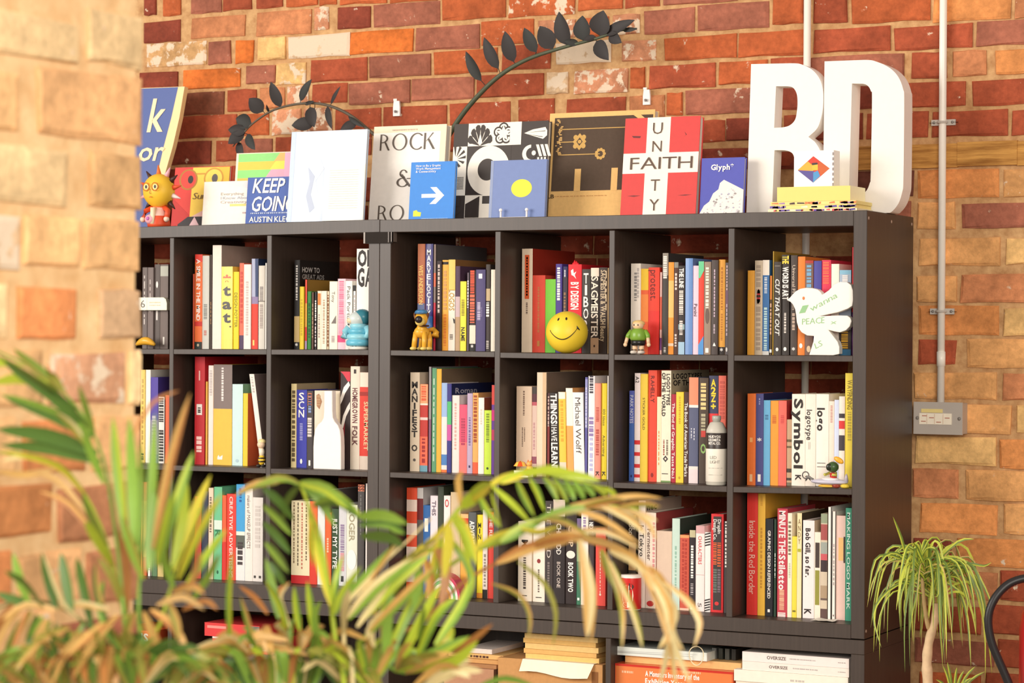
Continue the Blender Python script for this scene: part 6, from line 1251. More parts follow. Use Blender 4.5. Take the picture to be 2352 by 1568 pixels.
# metal bottle with a printed label
Yd = .032; x, z = place('F2', 1645, Yd); k = ((Vector((x, Yd, z))-CAM).dot(F_))/5412
r = 24.3*k; H = (1116-958)*k*1.0
t = empty('metal_bottle', (x, Yd, z), 'white metal bottle with a black printed band standing by the A2Z+ book', 'bottle')
cw, cb, cs = lin((248, 240, 224)), lin((58, 48, 44)), lin((206, 200, 186))
mb = MB(); mb.lathe((0, 0, 0), [(r*.9, 0), (r*.97, H*.015), (r*.97, H*.05), (r, H*.055), (r, H*.53), (r, H*.76), (r*.97, H*.765), (r*.96, H*.80), (r*.62, H*.905), (r*.40, H*.92)], 28, [cs, cs, cs, cw, cb, cs, cs, cs, cs]); mb.build('body', 'metal', t, True)
mb = MB(); mb.lathe((0, 0, H*.915), [(r*.36, 0), (r*.36, H*.02), (r*.42, H*.025), (r*.42, H*.085), (r*.36, H*.092)], 18, lin((176, 176, 166))); mb.build('cap', 'metal', t, True)
def cyl(a, zz, kk=1.012): return (r*kk*math.sin(a), -r*kk*math.cos(a), zz)
mb = MB()
for j, s_ in enumerate(('NUEVOS', 'KROMETA', 'METAL CO.')): put_text(mb, s_, lin((244, 236, 224)), lambda a, b_: cyl(-.42+1.2*a, H*(.69-j*.048)+b_*H*.034), 2)
for j, (s_, w_) in enumerate((('LED', .62), ('LIGHT', .95))): put_text(mb, s_, lin((120, 110, 100)), lambda a, b_: cyl(-.22+w_*a, H*(.385-j*.065)+b_*H*.042), 0)
for zz in (.25, .15): mb.poly([cyl(-.4+i*.1, H*zz) for i in range(15)]+[cyl(1.0-i*.1, H*zz+.0008) for i in range(15)], lin((120, 110, 100)))
mb.build('lettering', 'paint', t)
# little rocket saucer with a helmeted pilot
Yd = .022; x, z = place('G2', 1905, Yd)
t = empty('spaceship_toy', (x, Yd, z), 'small toy spaceship with a green-helmeted pilot in front of the white books', 'toy')
mb = MB(); mb.ell((0, 0, .016), (.052, .022, .0085), lin((206, 200, 214)), 22, 10); mb.ell((.004, -.002, .021), (.026, .016, .008), lin((236, 230, 232)), 16, 8); mb.build('saucer', 'gloss', t, True)
mb = MB(); mb.ell((-.006, 0, .0045), (.026, .014, .0045), lin((240, 190, 70)), 14, 6); mb.ell((.045, -.006, .006), (.013, .010, .006), lin((232, 200, 70)), 12, 6); mb.ell((.022, -.008, .006), (.012, .008, .006), lin((150, 60, 40)), 12, 6); mb.build('jet', 'gloss', t, True)
mb = MB(); mb.tube([(-.044, 0, .020), (-.056, 0, .026), (-.064, 0, .028)], .003, 8, lin((130, 126, 120))); mb.tube([(-.066+.009*math.cos(a), 0, .031+.009*math.sin(a)) for a in [q*.5236 for q in range(12)]], .0018, 6, lin((110, 104, 100)), True); mb.build('antenna', 'gloss', t, True)
mb = MB(); mb.tube([(.012, -.002, .022), (.012, -.004, .040)], .0095, 12, lin((206, 50, 44))); mb.build('pilot_body', 'gloss', t, True)
for s_ in (-1, 1): mb = MB(); mb.tube([(.012+s_*.008, -.006, .040), (.012+s_*.016-.004, -.014, .034), (.004+s_*.010, -.020, .036)], .0035, 8, lin((206, 196, 90))); mb.build('pilot_arm', 'gloss', t, True)
mb = MB(); mb.ell((.011, -.004, .055), (.0155, .0145, .0145), lin((66, 92, 52)), 16, 10); mb.build('helmet', 'gloss', t, True)
mb = MB(); mb.ell((.004, -.016, .055), (.008, .004, .0095), lin((40, 44, 34)), 12, 8); mb.build('visor', 'gloss', t, True)
mb = MB(); mb.ell((.024, .004, .073), (.015, .005, .0075), lin((244, 176, 56)), 14, 8, Matrix.Rotation(.5, 3, 'Y')); mb.build('crest', 'gloss', t, True)
mb = MB(); mb.lathe((.046, .002, .018), [(.006, 0), (.004, .014), (.001, .02)], 8, lin((190, 180, 190))); mb.build('fin', 'gloss', t, True)
# red tin
Yd = .035; x, z = place('F3', 1449, Yd); k = ((Vector((x, Yd, z))-CAM).dot(F_))/5412; r = 24*k; H = 80*k
t = empty('tin_mug', (x, Yd, z), 'red tin with a pale printed patch in front of the cream books', 'tin')
rc = lin((214, 46, 42))
mb = MB(); mb.lathe((0, 0, 0), [(r*.96, 0), (r, H*.03), (r, H*.8), (r, H*.92), (r*.97, H)], 26, [lin((230, 216, 200)), rc, rc, lin((248, 232, 220))]); mb.build('body', 'gloss', t, True)
def cyl2(a, zz): return (r*1.008*math.sin(a), -r*1.008*math.cos(a), zz)
mb = MB()
def patch(ca, cz, ra, rz, col, lay): mb.poly([(r*(1.006+lay*.003)*math.sin(ca+ra*math.cos(q*.4488)), -r*(1.006+lay*.003)*math.cos(ca+ra*math.cos(q*.4488)), H*(cz+rz*math.sin(q*.4488))) for q in range(14)], lin(col))
patch(.05, .42, .62, .30, (246, 222, 196), 0); patch(.15, .68, .55, .10, (60, 46, 42), 1); patch(.0, .16, .5, .08, (248, 236, 220), 1); mb.build('label_print', 'gloss', t)
# rainbow mug
Yd = .035; x, z = place('D3', 1024, Yd); k = ((Vector((x, Yd, z))-CAM).dot(F_))/5412
t = empty('rainbow_ornament', (x, Yd, z), 'white arched ornament striped like a rainbow behind the fronds', 'ornament')
for i, c in enumerate(((206, 70, 100), (246, 236, 226), (110, 180, 120), (248, 240, 230), (236, 170, 80))):
    r0 = (46-i*6)*k; r1 = (46-i*6-5.7)*k; n = 18
    out = [(r0*math.cos(math.pi*q/n), r0*1.25*math.sin(math.pi*q/n)) for q in range(n+1)]; inn = [(r1*math.cos(math.pi*q/n), r1*1.25*math.sin(math.pi*q/n)) for q in range(n, -1, -1)]
    mb = MB(); mb.prism([out+inn], -.02, .02, lin(c)); mb.build('arch', 'gloss', t)
mb = MB(); mb.tube([(.0, 0, 0), (0, 0, .012)], .012, 14, lin((236, 226, 236))); mb.ell((0, 0, .012), (.012, .012, .01), lin((236, 226, 236)), 14, 8); mb.build('dome', 'gloss', t, True)
# loose slip of paper on the shelf of the last cell
xs_ = [atY(u, v, Y) for u, v, Y in ((1863, 1427, .03), (1921, 1430, .03))]
x0, x1 = xs_[0][0], xs_[1][0]; zf = max(shelfz('G3', x0), shelfz('G3', x1))+.0012
mb = MB(); n = 6
vs = []
for i in range(n+1):
    xx = -(x1-x0)/2+(x1-x0)*i/n; vs += [(xx+.004*(i % 2), 0, .001+.002*math.sin(i*1.3)**2), (xx*.8, .05, .002+.0015*math.cos(i))]
mb.add(vs, [(2*i, 2*i+2, 2*i+3, 2*i+1) for i in range(n)], lin((240, 232, 220)))
o = mb.build('paper_slip', 'matte'); o.location = ((x0+x1)/2, .02, zf); tag(o, 'crumpled white slip of paper on the shelf before the Bob-coloured white books'.replace('Bob-coloured ', ''), 'paper')
# ================================================================== boxes and papers in the low benches
zb0 = ZB0+.0405
def low(name, label, cat, x0, x1, yt, yb, Y0, dp, col, **kw):
    return slab(name, label, cat, x0, x1, yt, yb, Y0, dp, col, mat_=kw.pop('m', 'card'), **kw)
ZV = lambda u, v, Y: atY(u, v, Y)[1]
GP = 'things stacked in the low bench'
z_ = zb0
# middle compartment: cardboard boxes with mailers on them
_, za = low('cardboard_box', 'tall brown cardboard box under the pile of cream mailers', 'box', 1144, 1384, 1518, 1700, .05, .30, (206, 152, 96), z0=z_)
t0 = MB(); Wd = (atY(1384, 1518, .05)[0]-atY(1144, 1518, .05)[0])
t0.box(-Wd/2-.001, Wd/2+.001, -.0022, .0, .30, .3015, lin((150, 104, 66))); t0.poly([(Wd*.40, -.001, za-z_-.02), (Wd*.46, -.001, za-z_-.02), (Wd*.46, -.001, za-z_-.07), (Wd*.40, -.001, za-z_-.07)], lin((150, 100, 60))); t0.build('flap_seam', 'card', _)
zt = za+.0005
for k, (yt, dx) in enumerate(((1506, 4), (1494, 0), (1482, 3), (1470, -1), (1459, 2))):
    _, zt = low('padded_mailer', ('cream padded mailer, %s in the pile on the cardboard box' % ('lowest', 'second from below', 'middle one', 'second from the top', 'topmost')[k]), 'envelope', 1203+dx, 1370+dx*1.5, yt, yt+11, .07+.004*(k % 2), .22, ((238, 196, 120), (226, 180, 110), (240, 200, 130), (230, 186, 112), (244, 206, 138))[k], z0=zt, group='mailers piled on the cardboard box')
    zt += .0005
# white sheet hanging over the box edge
Xa, Za = atY(1200, 1516, .045); Xb, Zb_ = atY(1364, 1523, .045); Xc, Zc = atY(1350, 1560, .03); Xd, Zd = atY(1192, 1541, .03)
mb = MB(); n = 8; vs = []
for i in range(n+1):
    q = i/n; vs += [(Xa+(Xb-Xa)*q, .10, za+.0012), (Xa+(Xb-Xa)*q, .046, za+.0014), (Xd+(Xc-Xd)*q, .030+.003*math.sin(q*5), Zd+(Zc-Zd)*q+.004*math.sin(q*7))]
mb.add(vs, [f for i in range(n) for f in ((3*i, 3*i+3, 3*i+4, 3*i+1), (3*i+1, 3*i+4, 3*i+5, 3*i+2))], lin((250, 238, 212)))
tag(mb.build('paper_sheet', 'matte', None, False, (Xa, .05, za)), 'cream sheet of paper hanging over the front of the cardboard box', 'paper')
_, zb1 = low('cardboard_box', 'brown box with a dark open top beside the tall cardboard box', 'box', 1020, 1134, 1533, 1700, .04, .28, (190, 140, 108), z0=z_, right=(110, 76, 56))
zt = zb1+.0005
for k, (x0, x1, yt, c) in enumerate(((1000, 1140, 1522, (176, 126, 84)), (1018, 1146, 1512, (214, 160, 100)), (1030, 1156, 1501, (232, 184, 118)), (1066, 1130, 1489, (232, 216, 206)))):
    _, zt = low('envelope', ('brown envelope lowest of the loose pile', 'tan envelope second in the loose pile', 'pale tan envelope with scribbles in the loose pile', 'white envelope on top of the loose pile')[k], 'envelope', x0, x1, yt, yt+9, .05+.01*k, .2, c, z0=zt, group='envelopes on the brown box', texts=(('5', (90, 60, 50), .4, .75, .2, .8, 0, '-'),) if k == 2 else ()); zt += .0006
# right compartment
z_ = zb0
_, za = low('book', 'large orange book lying flat with white lettering on its edge', 'book', 1413, 1684, 1533, 1590, .03, .22, (228, 104, 58), z0=ZV(1550, 1590, .03), m='gloss', sideprint=[((236, 130, 70), rect(.01, .1, .99, .9)), ((206, 50, 36), rect(0, 0, 1, .08))], texts=[('A Monsters Inventory of the', W_, .26, .72, .22, .42, 2, ''), ('Exhibition Years', W_, .26, .6, .52, .72, 2, ''), ('6', (250, 200, 160), .06, .16, .25, .36, 0, '-'), ('8', (250, 200, 160), .58, .73, .08, .18, 0, '-')])
zl_ = ZV(1550, 1590, .03)
o2, _z = low('storage_box', 'dark storage box holding up the orange book', 'box', 1420, 1675, 1591, 1750, .035, .24, (96, 74, 60), z0=zb0)
s_ = (zl_-.0005-zb0)/max(.01, (_z-zb0)); o2.scale = (1, 1, s_)
_, za2 = low('book', 'thick tan book lying on the large orange book', 'book', 1436, 1702, 1513, 1544, .06, .2, (236, 188, 124), z0=za+.0005)
_, za3 = low('ring_binder', 'flat white ring binder on top of the tan book', 'binder', 1409, 1624, 1491, 1509, .045, .22, (232, 236, 226), z0=za2+.0005, m='paint', sideprint=[((206, 206, 200), [(0, .5), (.9, .28), (.9, .33), (0, .62)]), ((190, 190, 184), [(.0, .62), (.85, .55), (.85, .6), (0, .75)])])
mb = MB(); Wd = max(v.co.x for v in _.data.vertices)
mb.box(-Wd-.002, -Wd+.012, -.003, .01, -.0, .012, lin((40, 38, 38))); mb.build('clasp', 'metal', _)
x, z = atY(1598, 1506, .03); k_ = 6.3/5412
mb = MB(); mb.tube([(18*k_*math.cos(a), .004*math.sin(a*2), 22*k_*math.sin(a)) for a in [q*.2618 for q in range(24)]], .0014, 6, lin((250, 232, 190)), True)
o = mb.build('cord_loop', 'matte'); o.location = (x, .034, z); tag(o, 'thin cream cord loop hanging in front of the white ring binder', 'cord')
x, z = atY(1668, 1498, .12)
for k in range(4):
    x, z = atY(1640+k*15, 1498, .10); mb = MB(); mb.box(-.006, .006, 0, .12, 0, .03, lin(((120, 120, 116), (60, 62, 56), (84, 84, 78), (50, 48, 44))[k])); o = mb.build('cassette', 'gloss'); o.location = (x, .10, za2+.0008)
    tag(o, ('light grey narrow case, first from the binder', 'dark narrow case, second from the binder', 'mid grey narrow case, third from the binder', 'black narrow case, last in the row by the binder')[k], 'case', 'narrow cases behind the ring binder')
zz_ = zb0
_, zc = low('storage_box', 'plain white box lowest under the oversize books', 'box', 1690, 1948, 1585, 1750, .035, .28, (240, 226, 206), z0=zb0, m='matte')
s_ = (ZV(1820, 1573, .03)-zb0)/(zc-zb0); _.scale = (1, 1, s_); zc = zb0+(zc-zb0)*s_
_, zc = low('book', 'cream oversize book, third from the top of the white stack', 'book', 1686, 1948, 1546, 1572, .03, .28, (250, 238, 220), z0=zc+.0005, m='matte', texts=(('3', (200, 190, 180), .5, .62, .5, .7, 0, '-'),))
_, zc = low('book', 'white oversize book, second from the top of the stack', 'book', 1705, 1950, 1526, 1545, .032, .28, (248, 234, 222), z0=zc+.0005, m='matte', texts=[('OVERSIZE', (110, 96, 90), .255, .43, .3, .62, 1, ''), ('12', (190, 180, 176), .48, .72, .35, .5, 0, '-'), ('3', (170, 160, 156), .9, .97, .4, .5, 0, '-')], group='oversize white books')
_, zc = low('book', 'white oversize book on top of the stack', 'book', 1705, 1950, 1504, 1524, .03, .28, (250, 236, 228), z0=zc+.0005, m='matte', texts=[('OVERSIZE', (110, 96, 90), .235, .415, .3, .64, 1, ''), ('12', (190, 180, 176), .45, .69, .36, .5, 0, '-'), ('3', (170, 160, 156), .9, .97, .4, .5, 0, '-')], group='oversize white books')
# left bench, seen between the fronds
zt = zb0
for k, (x0, x1, yt, yb, c, lb) in enumerate(((500, 640, 1500, 1640, (120, 96, 80), 'brown box at the bottom of the red stack behind the palms'), (488, 622, 1466, 1496, (216, 52, 56), 'red book lying flat with a white band behind the palms'), (470, 596, 1433, 1463, (226, 62, 60), 'red book topmost of the flat stack behind the palms'))):
    _, zt = low('book' if k else 'storage_box', lb, 'book' if k else 'box', x0, x1, yt, yb, .04, .24, c, z0=zt, m='matte', sideprint=[((250, 236, 226), rect(0, .0, 1, .12)), ((246, 200, 190), rect(.62, .3, .96, .75))] if k == 1 else ([((250, 150, 140), rect(.05, .2, .4, .4)), ((120, 110, 100), rect(.78, .05, 1, .95))] if k == 2 else None)); zt += .0006
_, zt = low('storage_box', 'plain dark box in the left bench beside the pier', 'box', 250, 352, 1482, 1640, .04, .24, (90, 80, 76), z0=zb0)
low('book', 'orange and blue book lettered HIS lying on the dark box beside the pier', 'book', 262, 350, 1446, 1478, .04, .2, (236, 96, 50), z0=zt+.0006, m='matte', sideprint=[((110, 90, 160), rect(0, .75, 1, 1))], texts=[('HIS', W_, .5, .9, .2, .68, 2, '')])
# ================================================================== fire extinguisher at the right edge
RX, RY = .0, .0
p = PP(2420, 1560, 5.75); k = 5.75/5412
t = empty('fire_extinguisher', (p.x, p.y, 0), 'red fire extinguisher with a looping black hose at the right edge', 'fire extinguisher')
zt_ = PP(2420, 1392, 5.75).z
mb = MB(); mb.lathe((0, 0, 0), [(.085, 0), (.09, .02), (.082, .05)], 24, lin((40, 36, 36))); mb.build('foot', 'rubber', t, True)
mb = MB(); mb.lathe((0, 0, 0), [(.07, .03), (.083, .05), (.083, zt_-.06), (.078, zt_-.02), (.055, zt_+.02), (.026, zt_+.05), (.022, zt_+.07)], 30, lin((196, 30, 34))); mb.build('cylinder', 'gloss', t, True)
mb = MB(); mb.lathe((0, 0, zt_+.065), [(.024, 0), (.024, .03), (.014, .035)], 14, lin((150, 140, 130))); mb.tube([(0, 0, zt_+.095), (.04, -.02, zt_+.11), (.10, -.05, zt_+.10)], .006, 8, lin((40, 38, 38))); mb.tube([(0, 0, zt_+.085), (.04, -.02, zt_+.08), (.09, -.05, zt_+.06)], .006, 8, lin((40, 38, 38))); mb.build('valve', 'metal', t, True)
hp = [PP(u, v, 5.72)-Vector((p.x, p.y, 0)) for u, v in ((2405, 1352), (2380, 1330), (2352, 1328), (2318, 1340), (2292, 1364), (2276, 1392), (2270, 1420), (2272, 1450), (2280, 1482), (2294, 1516), (2308, 1548), (2322, 1582), (2336, 1620), (2345, 1680))]
mb = MB(); mb.tube(smooth(hp, 4), .0102, 12, lin((40, 36, 36))); mb.build('hose', 'rubber', t, True)
mb = MB(); mb.tube([hp[0], hp[0]+Vector((.02, 0, -.02)), Vector((.0, 0, zt_+.08))], .009, 8, lin((60, 56, 54))); mb.build('hose_fitting', 'metal', t)
mb = MB(); mb.tube([hp[-1], hp[-1]+Vector((.006, 0, -.05)), hp[-1]+Vector((.01, 0, -.14))], .014, 12, lin((34, 32, 32)), r2=.02); mb.build('nozzle', 'rubber', t, True)
# ================================================================== plants
def strip(mb, pts_, w_, col, col2=None, face=None, taper=.8, fold=.22):
    """one blade: a folded ribbon along a smooth line of points, widest at a third of its length"""
    P_ = smooth(pts_, 3) if len(pts_) > 2 else smooth([pts_[0], pts_[0].lerp(pts_[1], .5), pts_[1]], 3)
    m = len(P_); vs = []; fs = []; cs = []
    for i, p in enumerate(P_):
        q = i/(m-1); t = (P_[min(i+1, m-1)]-P_[max(i-1, 0)]).normalized(); n = face or Vector((.3, -1, .2)); s_ = t.cross(n)
        if s_.length < .05: s_ = t.cross(Vector((1, 0, .3)))
        s_.normalize(); nn = s_.cross(t).normalized(); ww = w_*(.35+.65*min(1, q*3.5))*(1 if q < .5 else max(.03, 1-((q-.5)/.5)**2))*.5
        vs += [p-s_*ww+nn*fold*ww, p, p+s_*ww+nn*fold*ww]
    for i in range(m-1): fs += [(3*i, 3*i+1, 3*i+4, 3*i+3), (3*i+1, 3*i+2, 3*i+5, 3*i+4)]; cs += [col, col2 or col]
    mb.add(vs, fs, cs)
LIME, GRN, DRK, TAN, BRN, CRM, YEL, OLV = [lin(c) for c in ((186, 206, 62), (138, 176, 70), (88, 122, 52), (222, 178, 104), (196, 134, 76), (236, 218, 160), (226, 214, 70), (160, 158, 70))]
CM = dict(L=LIME, G=GRN, D=DRK, T=TAN, B=BRN, C=CRM, Y=YEL, O=OLV)
rp = random.Random(11)
def palm(label, u0, dist, foot_xy, spec):
    px, py = foot_xy
    t = empty('potted_palm', (px, py, 0), label, 'plant'); L0 = Vector((px, py, 0))
    mb = MB(); mb.lathe((0, 0, 0), [(.10, 0), (.135, .26), (.15, .27), (.15, .31), (.13, .31), (.125, .27)], 26, lin((96, 86, 78))); mb.build('pot', 'paint', t, True)
    mb = MB(); mb.lathe((0, 0, .265), [(.128, 0), (.08, .012), (.004, .016)], 20, lin((58, 44, 36))); mb.build('soil', 'card', t)
    crown = Vector((rp.uniform(-.02, .02), rp.uniform(-.02, .02), .62))
    n = 0
    for rach, rw, rc, leaves in spec:
        dd = rp.uniform(-.05, .05)
        pts_ = [crown*.45+Vector((rp.uniform(-.05, .05), rp.uniform(-.05, .05), 0)), crown+Vector((rp.uniform(-.03, .03), rp.uniform(-.03, .03), .05))]
        pts_ += [PP(u, v, dist+dd+.02*i)-L0 for i, (u, v) in enumerate(rach)]
        mb = MB(); S = smooth(pts_, 4); mb.tube(S, rw/5412*dist, 7, CM[rc], r2=rw*.3/5412*dist); fr = mb.build('frond', 'leaf', t, True)
        for lf in leaves:
            pl, w_, c = lf[:3]; d0 = dist+dd; d1 = rp.uniform(-.10, .06)
            if n >= 300: break
            n += 1
            P_ = [PP(u, v, d0+d1*(i/(len(pl)-1))+rp.uniform(-.006, .006))-L0 for i, (u, v) in enumerate(pl)]
            # root the blade on its frond when its base lies close
            near = min(S, key=lambda p: (p-P_[0]).length)
            if (near-P_[0]).length < .03: P_[0] = near
            mb = MB(); c1 = CM[c[0]]; v_ = rp.uniform(.85, 1.12); c1 = tuple(x*v_ for x in c1); c2 = tuple(x*v_ for x in CM[c[-1]])
            strip(mb, P_, w_/5412*dist, c1, c2, Vector((rp.uniform(-.1, .9), -1, rp.uniform(-.3, .6)))); mb.build('leaflet', 'leaf', fr, True)
    return t
def fan(r0, r1, n, ang0, ang1, l0, l1, w_, cols, sag=.15):
    """blades set along a line from r0 to r1, turning from ang0 to ang1 (degrees, 0 = right, 90 = up) with lengths l0..l1 in px"""
    out = []
    for k in range(n):
        q = (k+rp.uniform(-.25, .25))/max(1, n-1); q = min(1, max(0, q)); a = math.radians(ang0+(ang1-ang0)*q+rp.uniform(-9, 9)); L_ = (l0+(l1-l0)*q)*rp.uniform(.8, 1.15)
        bx, by = r0[0]+(r1[0]-r0[0])*q, r0[1]+(r1[1]-r0[1])*q
        mx_, my_ = bx+math.cos(a)*L_*.55, by-math.sin(a)*L_*.55; tx, ty = bx+math.cos(a)*L_, by-math.sin(a)*L_+L_*sag*rp.uniform(.6, 1.5)
        out.append(([(bx, by), (mx_, my_), (tx, ty)], w_*rp.uniform(.7, 1.2), rp.choice(cols)))
    return out
A = [
 ([(290, 1560), (283, 1400), (262, 1200), (222, 1010), (113, 870), (-40, 790)], 7, 'G',
  [([(180, 940), (100, 880), (-10, 812)], 30, 'DG'), ([(200, 985), (120, 905), (10, 835)], 34, 'D'), ([(215, 1000), (120, 950), (0, 905)], 34, 'DG'), ([(150, 900), (90, 850), (30, 800)], 26, 'OG'), ([(216, 1000), (200, 940), (182, 884)], 22, 'G'), ([(150, 905), (120, 860), (105, 838)], 18, 'O'),
   ([(225, 1040), (110, 1000), (-10, 985)], 36, 'D'), ([(232, 1060), (120, 1030), (0, 1022)], 30, 'D'), ([(206, 1030), (165, 975), (128, 945)], 18, 'OC'), ([(240, 1110), (205, 1030), (190, 975)], 20, 'G'), ([(110, 880), (40, 870), (-20, 880)], 26, 'L'), ([(60, 840), (20, 830), (-30, 836)], 24, 'L'), ([(100, 870), (80, 900), (62, 932)], 14, 'T')]),
 ([(300, 1560), (272, 1350), (215, 1170), (129, 1072), (-20, 1036)], 6, 'L',
  [([(196, 1135), (130, 1066), (0, 1034)], 20, 'YL'), ([(200, 1180), (130, 1100), (60, 1082)], 14, 'T'), ([(240, 1240), (210, 1185), (190, 1130)], 20, 'G'), ([(232, 1250), (160, 1160), (90, 1128)], 14, 'BT'), ([(250, 1290), (215, 1225), (196, 1196)], 22, 'L'), ([(130, 1075), (60, 1090), (-10, 1082)], 16, 'T'), ([(120, 1070), (60, 1050), (0, 1060)], 14, 'C'), ([(304, 1400), (290, 1280), (256, 1196)], 22, 'B'), ([(300, 1420), (262, 1330), (225, 1280)], 20, 'O')]),
 ([(325, 1560), (318, 1420), (322, 1300), (335, 1220)], 8, 'G',
  [([(288, 1240), (270, 1080), (259, 956)], 24, 'GL'), ([(308, 1250), (304, 1100), (297, 956)], 26, 'G'), ([(336, 1280), (350, 1110), (356, 946)], 24, 'G'), ([(352, 1260), (392, 1060), (437, 902)], 22, 'TB'), ([(320, 1270), (326, 1120), (322, 1010)], 22, 'G'), ([(372, 1270), (410, 1140), (445, 1036)], 22, 'LG'), ([(345, 1290), (376, 1150), (392, 1060)], 26, 'G'), ([(300, 1010), (350, 925), (412, 897)], 9, 'B'), ([(362, 1300), (384, 1210), (400, 1130)], 26, 'LG'), ([(330, 1330), (300, 1250), (280, 1180)], 22, 'GO'), ([(340, 1310), (352, 1200), (352, 1120)], 30, 'G')]),
 ([(345, 1560), (372, 1420), (408, 1300), (432, 1240)], 7, 'L',
  [([(400, 1310), (440, 1190), (484, 1090)], 22, 'Y'), ([(410, 1330), (460, 1220), (512, 1130)], 22, 'YL'), ([(424, 1350), (480, 1270), (520, 1215)], 20, 'LG'), ([(440, 1380), (480, 1320), (505, 1268)], 18, 'G'), ([(396, 1300), (420, 1190), (428, 1098)], 24, 'L'), ([(384, 1330), (430, 1230), (468, 1160)], 22, 'GL'), ([(420, 1400), (470, 1380), (500, 1400)], 14, 'B'), ([(400, 1350), (380, 1290), (376, 1240)], 22, 'G'), ([(430, 1370), (452, 1300), (458, 1262)], 16, 'T')]),
 ([(280, 1580), (230, 1470), (150, 1400), (50, 1380), (-60, 1420)], 6, 'D',
  [([(67, 1385), (46, 1330), (30, 1268)], 22, 'G'), ([(130, 1400), (112, 1330), (96, 1270)], 24, 'D'), ([(165, 1410), (150, 1330), (140, 1268)], 24, 'D'), ([(200, 1430), (190, 1340), (176, 1280)], 22, 'D'), ([(215, 1440), (224, 1360), (220, 1290)], 18, 'DT'), ([(100, 1395), (60, 1340), (10, 1310)], 22, 'D'), ([(130, 1400), (60, 1388), (0, 1425)], 14, 'T'), ([(240, 1470), (230, 1390), (240, 1330)], 20, 'GD'), ([(90, 1390), (40, 1380), (-10, 1360)], 24, 'D'), ([(180, 1420), (140, 1375), (95, 1258)], 10, 'C')]+fan((30, 1385), (240, 1480), 20, 235, 285, 110, 120, 20, ['D', 'DG', 'G', 'T', 'B'])),
 ([(310, 1600), (300, 1480), (290, 1420)], 6, 'T',
  [([(270, 1412), (215, 1480), (168, 1558)], 26, 'T'), ([(309, 1404), (280, 1490), (252, 1572)], 26, 'TO'), ([(330, 1404), (355, 1465), (384, 1540)], 22, 'T'), ([(380, 1370), (405, 1425), (412, 1470)], 20, 'TO'), ([(250, 1400), (180, 1386), (120, 1400)], 16, 'TC'), ([(300, 1410), (230, 1440), (150, 1510)], 20, 'BT'), ([(360, 1390), (420, 1370), (470, 1400)], 16, 'T'), ([(396, 1360), (440, 1344), (470, 1365)], 18, 'BT'), ([(345, 1400), (400, 1440), (440, 1520)], 20, 'TB'), ([(290, 1430), (320, 1500), (330, 1575)], 22, 'O'), ([(200, 1450), (150, 1500), (120, 1575)], 20, 'T'), ([(160, 1440), (90, 1470), (30, 1540)], 20, 'TO')]+fan((10, 1575), (450, 1580), 90, 150, 40, 130, 130, 17, ['D', 'G', 'T', 'TC', 'O', 'OG', 'B'], .5)+fan((10, 1510), (460, 1530), 50, 200, -20, 110, 120, 16, ['D', 'D', 'G', 'T', 'O'], .4)),
]
